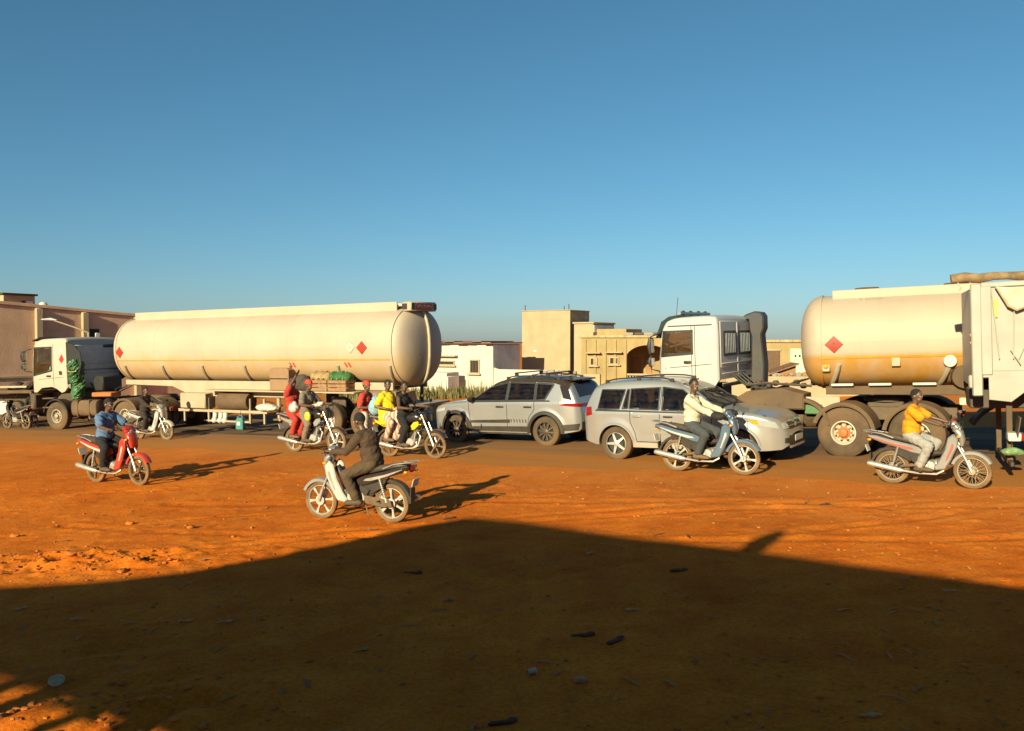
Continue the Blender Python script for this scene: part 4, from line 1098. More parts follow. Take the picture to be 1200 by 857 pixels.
def chassis(r, x0, x1, z=.86, dark=DARKMETAL):
    for sd in (-1, 1): MB().box(((x0 + x1) / 2, sd * .42, z), (x1 - x0, .09, .26), .01).build('chassis_rail', dark, r)
    mb = MB()
    for i in range(6): mb.box((x0 + .3 + (x1 - x0 - .6) * i / 5, 0, z), (.1, .75, .2), .01)
    mb.build('cross_member', dark, r)
def axle(r, x, z=.52, w=2.0):
    mb = MB(); mb.tube([(x, -w / 2, z), (x, w / 2, z)], .07, 10); mb.ell((x, 0, z), (.22, .24, .22)); mb.build('axle', DARKMETAL, r)
def tractor(name, label, z_top, z_bot, paint, details, hub, rear_axles=(-3.2, -4.55), sx=1.0, ws=.16, bumper=None):
    r = thing(name, label, 'truck')
    zt = z_top
    top = [(-.66, zt - .35), (-.645, zt - .10), (-.55, zt - .02), (-.2, zt), (.5, zt - .01), (.80, zt - .07), (.95, zt - .22), (1.03, zt - .55), (1.12, zt - 1.0), (1.19, zt - 1.22), (1.23, z_bot + .3), (1.25, z_bot + .02)]
    bot = [(-.66, z_bot + .16), (-.52, z_bot + .0), (-.36, z_bot - .05), (-.12, z_bot + .10), (.1, z_bot + .17), (.6, z_bot + .14), (.85, z_bot - .02), (1.25, z_bot - .02)]
    plan = [(-.66, 1.16), (-.6, 1.2), (.8, 1.2), (1.0, 1.17), (1.12, 1.1), (1.2, 1.02), (1.25, .96)]
    B = Body(top, bot, [], plan, z_bot + 1.0, .05, .10, .03, .03, 0)
    zw0, zw1 = z_bot + .78, zt - .34
    wq = [(.10, zw0), (.98, zw0 - ws), (.90, zw1), (.10, zw1)]
    B.skin(44, [wq], (.91, 1.17, .92)).build('cab', paint, r, 35)
    MB().box((.25, 0, zw0 - .42), (1.75, 2.2, .06), .01).build('cab_floor', BLACK, r)
    MB().box((-.61, 0, (zw0 + zt) / 2 - .25), (.03, 2.2, zt - zw0 + .35), .01).build('cab_back_lining', M('grey_lining', (.22, .2, .18), .8), r)
    MB().box((1.0, 0, zw0 - .22), (.22, 2.0, .22), .06).build('dashboard', BLACK, r)
    for sd in (-1, 1):
        st = MB().box((-.02, sd * .6, zw0 - .28), (.5, .52, .16), .05).build('seat', M('seat_cloth', (.09, .08, .08), .9), r)
        MB().box((-.30, sd * .6, zw0 + .06), (.14, .5, .62), .05).build('backrest', MATS['seat_cloth'], st)
    swl = MB(); c_ = V(.72, .6, zw0 + .02)
    swl.tube([c_ + V(.10 * math.sin(a), .22 * math.cos(a), .20 * math.sin(a)) for a in [2 * math.pi * k / 20 for k in range(21)]], .016, 6); swl.tube([c_, c_ + V(.25, 0, -.3)], .02, 6); swl.tube([c_ + V(0, .21, 0), c_ + V(0, -.21, 0)], .012, 6)
    swl.build('steering_wheel', BLACK, r)
    for sd in (-1, 1):
        B.side([(.08, zw0 - .02), (1.0, zw0 - ws - .02), (.92, zw1 + .02), (.08, zw1 + .02)], sd, .004, 12, 8).build('door_window', clear_glass('cab_window_glass'), r)
        fr = MB()
        for q in ([(.06, zw0 - .05), (1.02, zw0 - ws - .06), (1.0, zw0 - ws + .01), (.10, zw0 + .0)], [(.06, zw1), (.94, zw1), (.94, zw1 + .045), (.06, zw1 + .045)], [(.05, zw0 - .05), (.11, zw0 - .05), (.11, zw1 + .04), (.05, zw1 + .04)], [(.955, zw0 - ws - .03), (1.02, zw0 - ws - .03), (.94, zw1 + .04), (.875, zw1 + .04)]):
            m_ = B.side(q, sd, .012, 10, 2); fr.add(m_.v, m_.f)
        fr.build('window_frame', BLACK, r)
        for pts in ([(.0, zt - .22), (.0, z_bot + .15)], [(1.02, zt - .62), (1.10, z_bot + .2)]):
            B.seam(pts, sd, .008).build('door_gap', SEAM, r)
        B.seam([(-.62, z_bot + .52), (1.1, z_bot + .42)], sd, .006).build('body_crease', SEAM, r)
        MB().sweep([(.12, sd * 1.22, z_bot + .56), (.22, sd * 1.235, z_bot + .56), (.32, sd * 1.22, z_bot + .56)], .015, .03, 8).build('door_handle', BLACK, r)
        mm = MB(); mm.tube([(1.06, sd * 1.16, zt - .35), (1.22, sd * 1.36, zt - .42), (1.22, sd * 1.36, zt - 1.15), (1.1, sd * 1.16, zt - 1.2)], .02, 6)
        mm.build('mirror_arm', BLACK, r)
        for z_, h_ in ((zt - .62, .36), (zt - .98, .2)):
            mi = MB().sweep([(1.20, sd * 1.38, z_ - h_ / 2), (1.23, sd * 1.38, z_), (1.20, sd * 1.38, z_ + h_ / 2)], [.09, .115, .09], [.04, .07, .04], 12, 3).build('wing_mirror', BLACK, r)
            MB().box((1.155, sd * 1.38, z_), (.01, .17, h_ * .85), .003).build('mirror_glass', CHROME, mi)
        for k in range(2):
            MB().box((.35, sd * 1.08, z_bot - .25 - k * .33), (.55, .22, .05), .01).build('step', DARKMETAL, r)
        wheel(r, 'front_wheel', (0, sd * 1.03, .52), .52, .30, .245, 'truck', STEELRIM, RUBBER, sd, M('steel_hub', (.35, .3, .24), .5, .3, dust=.4, dust_h=1), turn=.2)
        MB().arc_shell((0, sd * 1.03, .52), .62, 15, 165, .17).build('front_mudguard', BLACK, r)
        for x in rear_axles:
            wheel(r, 'rear_wheel', (x, sd * 1.02, .52), .52, .30, .245, 'truck', M('cream_rim', (.55, .50, .40), .5, dust=.3, dust_h=1.5), RUBBER, sd, hub, turn=.1 + x)
            wheel(r, 'inner_wheel', (x, sd * .68, .52), .52, .29, .245, 'truck', STEELRIM, RUBBER, sd)
        xm = rear_axles
        MB().arc_shell((xm[0], sd * .86, .52), .62, 20, 172, .34, .02, 18, 0, .06).build('mudguard', DUSTYBODY, r)
        MB().arc_shell((xm[1], sd * .86, .52), .62, 8, 160, .34, .02, 18, 0, .06).build('mudguard', DUSTYBODY, r)
        # fuel tank and battery box
        MB().sweep([(-.78, sd * .95, .80), (-.8, sd * .95, .80), (-1.95, sd * .95, .80), (-1.97, sd * .95, .80)], [.24, .27, .27, .24], [.25, .29, .29, .25], 20, 3.2).build('fuel_tank', DUSTYBODY, r)
        for x in (-1.1, -1.65): MB().box((x, sd * .95, .80), (.05, .57, .62), .02).build('tank_strap', DARKMETAL, r)
    MB().box((1.14, 0, z_bot - .36), (.26, 2.36, .58), .06).build('bumper', bumper or paint, r)
    B.top_patch(.90, 1.18, -.93, .93, .006, 14).build('windscreen', clear_glass('cab_window_glass'), r)
    B.end_patch(-.75, .75, z_bot + .15, z_bot + .6, True, .015).build('grille', BLACK, r)
    for sd in (-1, 1): MB().box((1.28, sd * .85, z_bot - .35), (.03, .4, .2), .02).build('headlight', CLEARLENS, r)
    MB().box((-.70, 0, z_bot + .03), (.06, 2.1, .08), .02).build('rear_cab_sill', BLACK, r)
    MB().box((.35, 0, z_bot - .22), (1.4, .9, .5), .1).build('engine', DARKMETAL, r)
    if sx != 1.0:
        for ch in list(r.children):
            if ch.name.split('.')[0] in ('front_wheel', 'rear_wheel', 'inner_wheel', 'front_mudguard', 'mudguard', 'fuel_tank', 'tank_strap'): continue
            for v_ in ch.data.vertices: v_.co.x = -.66 + (v_.co.x + .66) * sx
            for g in ch.children:
                for v_ in g.data.vertices: v_.co.x = -.66 + (v_.co.x + .66) * sx
    chassis(r, -5.2, 1.1); axle(r, 0)
    for x in rear_axles: axle(r, x)
    fw = MB(); fw.lathe([(.001, 0), (.45, 0), (.48, -.03), (.48, -.09), (.001, -.09)], (sum(rear_axles) / 2, 0, 1.19), 'z', 24); fw.box((sum(rear_axles) / 2, 0, 1.04), (.7, .8, .14), .03)
    fw.build('fifth_wheel', DARKMETAL, r)
    gl = MB()
    for k in range(3):
        y = -.25 + .25 * k
        gl.tube([(-.72, y, z_bot + .25), (-1.1, y + .1, z_bot - .05), (-1.5, y - .1, z_bot - .12), (-2.2, y, z_bot + .1)], .022, 6)
    gl.build('air_hose', BLACK, r)
    for k, x in enumerate((-2.35, -2.6)): MB().lathe([(.001, -.3), (.12, -.3), (.14, -.26), (.14, .26), (.12, .3), (.001, .3)], (x, .75, .72), 'x', 14).build('air_tank', DUSTYBODY, r)
    for x in (-5.15,):
        MB().box((x, 0, .75), (.06, 2.2, .14), .02).build('rear_bar', DARKMETAL, r)
        for sd in (-1, 1): MB().box((x - .04, sd * .85, .78), (.05, .35, .11), .01).build('tail_light', REDLENS, r)
    details(r, B, zt, z_bot)
    return r, B

def left_details(r, B, zt, zb):
    # roof fairing edge, side deflectors, hazard sticker, lamps on the rear wall
    for sd in (-1, 1):
        MB().prism([(-.64, zb + .25), (-.64, zt - .16), (-1.0, zt - .26), (-1.30, zt - .55), (-1.36, zb + 1.0), (-1.2, zb + .5)], sd * 1.17 - .02, sd * 1.17 + .02, .01).build('side_deflector', M('deflector_black', (.012, .011, .010), .6), r)
    MB().box((-.69, 0, zt - .72), (.05, 2.28, .9), .02).build('rear_panel', WHITE, r)
    MB().box((-.69, 0, zt - 1.52), (.05, 2.28, .62), .02).build('rear_panel', WHITE, r)
    MB().box((-.725, -.75, zt - .32), (.03, .7, .12), .02).build('rear_lamp', BLACK, r)
    for z_ in (zt - .95, zt - 1.3): MB().box((-.725, 0, z_), (.025, 2.2, .03), .008).build('rib', WHITE, r)
    B.side([(-.42, zt - .92), (-.30, zt - .78), (-.42, zt - .58), (-.54, zt - .78)], 1, .008, 4, 4).build('hazard_sticker', M('hazard_orange', (.50, .022, .004), .5), r)
    B.side([(-.50, zt - .5), (-.34, zt - .5), (-.34, zt - .38), (-.50, zt - .38)], 1, .008, 4, 4).build('white_sticker', PLATE, r)
    B.side([(-.42, zt - 1.34), (-.28, zt - 1.32), (-.28, zt - 1.18), (-.42, zt - 1.2)], 1, .008, 4, 4).build('vent_panel', BLACK, r)
    MB().box((1.02, 0, zt - .02), (.30, 2.1, .05), .02, Matrix.Rotation(R(14), 3, 'Y')).build('sun_visor', BLACK, r)
    MB().tube([(1.0, -.9, zt + .04), (1.0, .9, zt + .04)], .03, 8).build('roof_bar', BLACK, r)
    MB().box((-2.15, .9, 1.28), (.9, .5, .16), .03).build('orange_chocks', M('chock_orange', (.45, .13, .03), .6), r)
    MB().box((-1.5, .2, 1.65), (.5, .9, .55), .05).build('air_filter', BLACK, r)
def right_details(r, B, zt, zb):
    # visor, light bar, two curtained rear windows, ribs, snorkel on the far rear corner
    vp = [(.26, zt + .05), (.50, zt + .02), (.68, zt - .09), (.83, zt - .45), (.75, zt - .45), (.62, zt - .20), (.46, zt - .06), (.26, zt - .02)]
    MB().prism(vp, -1.12, 1.12, .01).build('sun_visor', M('visor_dark_green', (.015, .03, .03), .3), r)
    lb = MB().tube([(.30, -.95, zt + .09), (.30, .95, zt + .09)], .035, 8).build('light_bar', M('light_bar_grey', (.3, .28, .3), .4, .5), r)
    for y in (-.7, -.25, .25, .7): MB().lathe([(.001, 0), (.05, 0), (.06, .03), (.04, .07), (.001, .08)], (.28, y, zt + .10), 'x', 12).build('spot_lamp', BLACK, lb)
    MB().tube([(.40, .9, zt), (.34, .92, zt + .45)], .006, 5).build('antenna', BLACK, r)
    x = -.668
    MB().box((x - .012, 0, (zt + zb) / 2 + .15), (.025, 2.22, zt - zb - .55), .01).build('rear_panel', CABWHITE, r)
    for y in (.52, -.52):
        w = MB().box((x - .03, y, zt - .62), (.03, .82, .56), .06).build('rear_window', BLACK, r)
        MB().box((x - .048, y, zt - .62), (.01, .70, .45), .03).build('curtain', CURTAIN, w)
        cf = MB()
        for k in range(6): cf.box((x - .055, y - .28 + k * .11, zt - .62), (.008, .035, .43), .003)
        cf.build('curtain_fold', M('pale_curtain', (.42, .41, .40), .8), w)
    for z_ in (zt - 1.06, zt - 1.28, zt - 1.5): MB().box((x - .03, 0, z_), (.02, 2.15, .025), .008).build('rib', CABWHITE, r)
    MB().box((x - .03, 0, zt - .75), (.02, .05, 1.2), .008).build('rib', CABWHITE, r)
    B.seam([(-.62, zt - .2), (.50, zt - .2)], 1, .014).build('roof_gutter', BLACK, r)
    B.seam([(-.05, zt - .2), (-.05, zb + .2)], 1, .006).build('panel_gap', SEAM, r)
    sn = MB(); sn.prism([(-.70, zb - .2), (-1.02, zb - .2), (-1.05, zb + .4), (-1.0, zt - .45), (-1.06, zt - .30), (-1.06, zt - .02), (-1.0, zt + .07), (-.85, zt + .10), (-.66, zt + .04), (-.48, zt - .06), (-.70, zt - .10), (-.72, zt - .35), (-.76, zt - .5), (-.74, zb + .4)], -1.2, -.82, .03)
    sn.build('snorkel', M('snorkel_black', (.025, .028, .035), .5, dust=.2, dust_h=4), r)
    MB().box((.62, 1.21, zt - 1.38), (.08, .18, .09), .02).build('grab_handle', BLACK, r)
    # long dusty side tank with a quarter guard behind the cab
    MB().prism([(-.75, .98), (-.85, 1.12), (-1.25, 1.36), (-2.0, 1.42), (-2.45, 1.30), (-2.45, .98)], .55, 1.2, .03).build('side_locker', DUSTYBODY, r)
    for k in range(3): MB().box((-1.1 - k * .42, 1.205, 1.06 + .02 * k), (.05, .02, .06), .005).build('locker_catch', DARKMETAL, r)
    MB().arc_shell((-2.35, .86, .62), .60, 70, 175, .33, .02, 12, 0, .05).build('quarter_guard', DUSTYBODY, r)
    gm = MB()
    for k in range(9): gm.box((-1.0 - k * .2, .2 - .1 * (k % 3), 1.42 + .06 * (k % 2)), (.12, .16, .12), .03)
    gm.tube([(-.7, .5, 1.7), (-1.0, .4, 1.45), (-1.5, .5, 1.5), (-2.4, .3, 1.42)], .03, 6); gm.build('coupling_gear', DARKMETAL, r)
    MB().box((-2.6, 1.02, .98), (.36, .1, .2), .02).build('green_box', M('green_box', (.06, .16, .06), .6, dust=.2, dust_h=2), r)
    # mud flap and marker behind
    MB().box((-2.62, 1.0, 1.13), (1.0, .03, .22), .01).build('valance', CREAMSTEEL, r)

def tankmat(name, col, z_hi, z_lo, amt, stain, nmin=.35):
    m = bpy.data.materials.new(name); m.use_nodes = True; MATS[name] = m
    N = m.node_tree.nodes; L = m.node_tree.links; b = N['Principled BSDF']
    tc = N.new('ShaderNodeTexCoord'); sep = N.new('ShaderNodeSeparateXYZ'); L.new(tc.outputs['Object'], sep.inputs[0])
    hz = N.new('ShaderNodeMapRange'); hz.interpolation_type = 'SMOOTHSTEP'
    hz.inputs[1].default_value = z_hi; hz.inputs[2].default_value = z_lo; hz.inputs[3].default_value = .06; hz.inputs[4].default_value = 1; L.new(sep.outputs[2], hz.inputs[0])
    mp = N.new('ShaderNodeMapping'); mp.inputs['Scale'].default_value = (1.0, 1, .25); L.new(tc.outputs['Object'], mp.inputs[0])
    n1 = N.new('ShaderNodeTexNoise'); n1.inputs['Scale'].default_value = 2.2; n1.inputs['Detail'].default_value = 9; n1.inputs['Roughness'].default_value = .68; L.new(mp.outputs[0], n1.inputs[0])
    mr = N.new('ShaderNodeMapRange'); mr.inputs[1].default_value = .36; mr.inputs[2].default_value = .66; mr.inputs[3].default_value = nmin; mr.inputs[4].default_value = 1.0; L.new(n1.outputs[0], mr.inputs[0])
    f = N.new('ShaderNodeMath'); f.operation = 'MULTIPLY'; L.new(hz.outputs[0], f.inputs[0]); L.new(mr.outputs[0], f.inputs[1])
    f2 = N.new('ShaderNodeMath'); f2.operation = 'MULTIPLY'; f2.use_clamp = True; L.new(f.outputs[0], f2.inputs[0]); f2.inputs[1].default_value = amt
    n2 = N.new('ShaderNodeTexNoise'); n2.inputs['Scale'].default_value = .9; n2.inputs['Detail'].default_value = 4; L.new(tc.outputs['Object'], n2.inputs[0])
    v = N.new('ShaderNodeMapRange'); v.inputs[1].default_value = .3; v.inputs[2].default_value = .7; v.inputs[3].default_value = .92; v.inputs[4].default_value = 1.04; L.new(n2.outputs[0], v.inputs[0])
    mu = N.new('ShaderNodeMixRGB'); mu.blend_type = 'MULTIPLY'; mu.inputs[0].default_value = 1; mu.inputs[1].default_value = (*col, 1); L.new(v.outputs[0], mu.inputs[2])
    mx = N.new('ShaderNodeMixRGB'); L.new(f2.outputs[0], mx.inputs[0]); L.new(mu.outputs[0], mx.inputs[1]); mx.inputs[2].default_value = (*stain, 1)
    m4 = N.new('ShaderNodeMapping'); m4.inputs['Scale'].default_value = (9, 1, .35); L.new(tc.outputs['Object'], m4.inputs[0])
    n4 = N.new('ShaderNodeTexNoise'); n4.inputs['Scale'].default_value = 1.6; n4.inputs['Detail'].default_value = 7; L.new(m4.outputs[0], n4.inputs[0])
    r4 = N.new('ShaderNodeMapRange'); r4.inputs[1].default_value = .56; r4.inputs[2].default_value = .78; r4.inputs[3].default_value = 0; r4.inputs[4].default_value = .16; L.new(n4.outputs[0], r4.inputs[0])
    mx4 = N.new('ShaderNodeMixRGB'); L.new(r4.outputs[0], mx4.inputs[0]); L.new(mx.outputs[0], mx4.inputs[1]); mx4.inputs[2].default_value = (.30, .19, .09, 1)
    L.new(mx4.outputs[0], b.inputs['Base Color']); b.inputs['Roughness'].default_value = .6
    bp = N.new('ShaderNodeBump'); bp.inputs['Strength'].default_value = .06; bp.inputs['Distance'].default_value = .2
    n3 = N.new('ShaderNodeTexNoise'); n3.inputs['Scale'].default_value = 1.1; L.new(tc.outputs['Object'], n3.inputs[0]); L.new(n3.outputs[0], bp.inputs['Height']); L.new(bp.outputs[0], b.inputs['Normal'])
    return m

def tank_trailer(name, label, xr, xf, a, b, zc, axles, tmat, belt_z, beltmat, rail_top=.17):
    r = thing(name, label, 'tank trailer'); p = 2.25
    def sec(ang, k=1., off=0.):
        c, s_ = math.cos(ang), math.sin(ang)
        return ((a * k + off) * math.copysign(abs(c) ** (2 / p), c), zc + (b * k + off) * math.copysign(abs(s_) ** (2 / p), s_))
    def sy(z, off=0.): return (a) * max(0, 1 - abs((z - zc) / b) ** p) ** (1 / p) + off
    rows = []; seg = 64
    prof = [(xr - .42 * math.cos(t), math.sin(t) ** .75) for t in [math.pi / 2 * i / 9 for i in range(10)]]
    prof = [(x, max(k, .001)) for x, k in prof]
    front = [(xf + .42 * math.cos(t), max(.001, math.sin(t) ** .75)) for t in [math.pi / 2 * (9 - i) / 9 for i in range(10)]]
    full = prof + [(xr + (xf - xr) * i / 14, 1) for i in range(1, 14)] + front
    for x, k in full: rows.append([(x, *sec(2 * math.pi * j / seg, k)) for j in range(seg + 1)])
    sh_ = MB().grid(rows).build('tank_shell', tmat, r, 30)
    def ring(x, w=.05, off=.012, mat=tmat, nm='weld_ring'):
        MB().grid([[(xx, *sec(2 * math.pi * j / 64, 1, o_)) for j in range(65)] for xx, o_ in ((x - w, 0), (x - w, off), (x + w, off), (x + w, 0))]).build(nm, mat, sh_)
    ring(xr + .02, .035, .03); ring(xf - .02, .03, .02)
    for i in range(1, 6): ring(xr + (xf - xr) * i / 6, .010, .003)
    def patch(nm, quad, mat, off=.008, nu=6, nv=6, par=None, sd=1):
        A_, B_, C_, D_ = [Vector(q) for q in quad]; rows = []
        for j in range(nv + 1):
            v = j / nv; rr = []
            for i in range(nu + 1):
                u = i / nu; q = (A_ * (1 - u) + B_ * u) * (1 - v) + (D_ * (1 - u) + C_ * u) * v
                rr.append((q.x, sd * sy(q.y, off), q.y))
            rows.append(rr)
        return MB().grid(rows).build(nm, mat, par or sh_)
    for sd in (-1, 1): patch('belt_line', [(xr + .05, belt_z - .02), (xf - .05, belt_z - .02), (xf - .05, belt_z + .02), (xr + .05, belt_z + .02)], beltmat, .012, 30, 2, sd=sd)
    # top coaming and walkway
    zt = zc + b
    cp = MB()
    for sd in (-1, 1): cp.box(((xr + xf) / 2, sd * .52, zt + rail_top / 2 - .06), (xf - xr - .5, .05, rail_top + .12), .01)
    cp.box(((xr + xf) / 2, 0, zt + .03), (xf - xr - .6, .98, .04))
    cp.build('top_coaming', tmat, r)
    for i in range(5):
        x = xr + .9 + (xf - xr - 1.8) * i / 4
        MB().lathe([(.26, 0), (.27, .05), (.22, .09), (.001, .1)], (x, 0, zt + .05), 'z', 18).build('manhole_lid', DARKMETAL, r)
    # curved saddle supports
    n = max(4, int((xf - xr) / 1.55)); sup = []
    for i in range(n):
        x = xr + .25 + (xf - xr - .5) * i / (n - 1)
        for sd in (-1, 1):
            pts = []
            for k in range(9):
                t = k / 8; ang = R(-24 - 50 * t); y, z = sec(ang, 1, .02); pts.append((x - .12 + .22 * t, sd * y, z))
            MB().tube(pts, [.05, .055, .055, .05, .05, .05, .045, .04, .035], 8).build('saddle_support', CREAMSTEEL, r)
    # frame
    zb = zc - b
    for sd in (-1, 1):
        fp = [(xf - .1, zb + .10), (xf - .1, zb - .06), (xf - 2.4, zb - .10), (xf - 3.3, zb - .40), (xr + 4.3, zb - .40), (xr + 4.0, zb - .12), (xr + .2, zb - .12), (xr + .2, zb + .10)] if xf - xr > 11 else \
             [(xf - .1, zb + .06), (xf - .1, zb - .10), (xr + .2, zb - .22), (xr + .2, zb + .06)]
        MB().prism(fp, sd * .84 - .05, sd * .84 + .05, .012).build('frame_beam', CREAMSTEEL if xf - xr > 11 else DUSTYBODY, r)
    MB().box(((xr + xf) / 2, 0, zb - .05), (xf - xr - .5, 1.5, .1), .02).build('frame_deck', DARKMETAL, r)
    for x in axles:
        axle(r, x, .51, 2.0)
        for sd in (-1, 1):
            wheel(r, 'trailer_wheel', (x, sd * 1.02, .51), .51, .36, .25, 'truck', STEELRIM, RUBBER, sd, MATS['steel_hub'], turn=x)
            MB().box((x, sd * .62, .9), (.5, .1, .5), .03).build('suspension', DARKMETAL, r)
        # kingpin plate etc.
    for sd in (-1, 1):
        MB().tube([(axles[0] + 3.6, sd * .75, zb - .3), (axles[0] + 3.6, sd * .75, .45)], [.07, .05], 8).build('landing_leg', CREAMSTEEL, r)
        MB().box((axles[0] + 3.6, sd * .75, .42), (.3, .25, .05), .01).build('landing_foot', DARKMETAL, r)
    MB().box((xr + .2, 0, .62), (.1, 2.3, .14), .02).build('rear_bumper', CREAMSTEEL, r)
    for sd in (-1, 1):
        MB().box((xr + .12, sd * .85, .86), (.06, .5, .16), .02).build('tail_light', REDLENS, r)
        MB().tube([(xr + .22, sd * .6, zb - .1), (xr + .22, sd * .6, .62)], .05, 6).build('bumper_bracket', DARKMETAL, r)
    return r, sh_, patch, sec, sy

def hazard(patch, x, z, s, mats, sd=1, blank=False):
    q = lambda k: [(x, z - s * k), (x + s * k, z), (x, z + s * k), (x - s * k, z)]
    e = patch('placard', q(1.0), mats[1], .010, 6, 6, sd=sd)
    patch('placard_face', q(.88), mats[0], .014, 6, 6, sd=sd, par=None)
    if not blank:
        f = [(x, z - s * .12), (x + s * .14, z + s * .10), (x, z + s * .42), (x - s * .14, z + s * .10)]
        patch('flame_mark', f, mats[1], .018, 3, 3, sd=sd)
        patch('base_bar', [(x - s * .2, z - s * .24), (x + s * .2, z - s * .24), (x + s * .2, z - s * .18), (x - s * .2, z - s * .18)], mats[1], .018, 3, 2, sd=sd)

# ------------------------------------------------------------------ motorcycles
def bike_common(r, rim_mat, wb, spokes, tyre=BIKE_RUBBER):
    fw_ = wheel(r, 'front_wheel', (wb, 0, .285), .285, .07, .225, 'bike', rim_mat, tyre, 1, turn=.4, spokes=spokes)
    wheel(r, 'rear_wheel', (0, 0, .285), .285, .085, .222, 'bike', rim_mat, tyre, 1, turn=.9, spokes=spokes)
    mb = MB()
    for y in (-.088, .088): mb.tube([(.46, y, .36), (.2, y, .32), (-.03, y, .285)], [.022, .02, .018], 8)
    mb.build('swingarm', DARKMETAL, r)
    for y in (-.115, .115):
        s = MB(); s.tube([(.03, y, .31), (.13, y * 1.05, .66)], .014, 8)
        for k in range(9):
            t = .25 + .7 * k / 8; s.lathe([(.022, -.008), (.03, 0), (.022, .008)], (.03 + .1 * t, y, .31 + .35 * t), 'z', 10)
        s.build('shock_absorber', CHROME, r)
    # exhaust on the right side
    e = MB(); e.tube([(.80, -.06, .36), (.82, -.08, .28), (.72, -.11, .225), (.45, -.13, .225), (.22, -.14, .25)], .02, 8)
    e.tube([(.22, -.145, .25), (.16, -.15, .26), (-.30, -.16, .345), (-.36, -.16, .355)], [.024, .045, .05, .04], 12)
    e.build('exhaust', CHROME, r)
    MB().prism([(.52, .30), (.52, .42), (.1, .36), (-.04, .34), (-.06, .25), (.1, .24)], .10, .118, .006).build('chain_guard', DARKMETAL, r)
    p = MB(); p.tube([(.50, -.23, .27), (.50, .23, .27)], .014, 8); p.tube([(.14, -.2, .33), (.14, .2, .33)], .012, 8)
    for y in (-.21, .21): p.box((.50, y, .275), (.06, .1, .025), .008)
    p.build('footpegs', BLACK, r)
    MB().tube([(.40, .10, .28), (.30, .16, .1)], .012, 6).build('side_stand', DARKMETAL, r)
    MB().box((-.40, 0, .60), (.012, .17, .12), .003, Matrix.Rotation(R(-18), 3, 'Y')).build('number_plate', PLATE, r)
def handlebars(r, x, z, w=.33, mirrors=True, rise=.0):
    h = MB(); h.tube([(x - .06, -w, z + .02 + rise), (x, -w * .5, z + .03 + rise), (x + .02, -.05, z), (x + .02, .05, z), (x, w * .5, z + .03 + rise), (x - .06, w, z + .02 + rise)], .012, 8)
    hb = h.build('handlebar', CHROME if rise else BLACK, r)
    for s in (-1, 1):
        MB().tube([(x - .07, s * (w + .01), z + .02 + rise), (x - .015, s * (w - .12), z + .026 + rise)], .018, 8).build('grip', BLACK, hb)
        MB().tube([(x + .05, s * (w - .01), z + .015 + rise), (x + .03, s * (w - .13), z + .03 + rise)], .007, 6).build('lever', ALU, hb)
        if mirrors:
            m = MB(); m.tube([(x, s * (w - .13), z + .03 + rise), (x + .03, s * (w - .07), z + .16 + rise)], .006, 6); m.ell((x + .03, s * (w - .05), z + .19 + rise), (.018, .06, .04)); m.build('mirror', BLACK, hb)
def fork(r, wb, hx, hz, mat=CHROME):
    f = MB()
    for y in (-.072, .072):
        f.tube([(wb, y, .285), (wb - .07, y, .46)], .024, 8); f.tube([(wb - .07, y, .46), (hx, y, hz)], .016, 8)
    f.build('fork', mat, r)

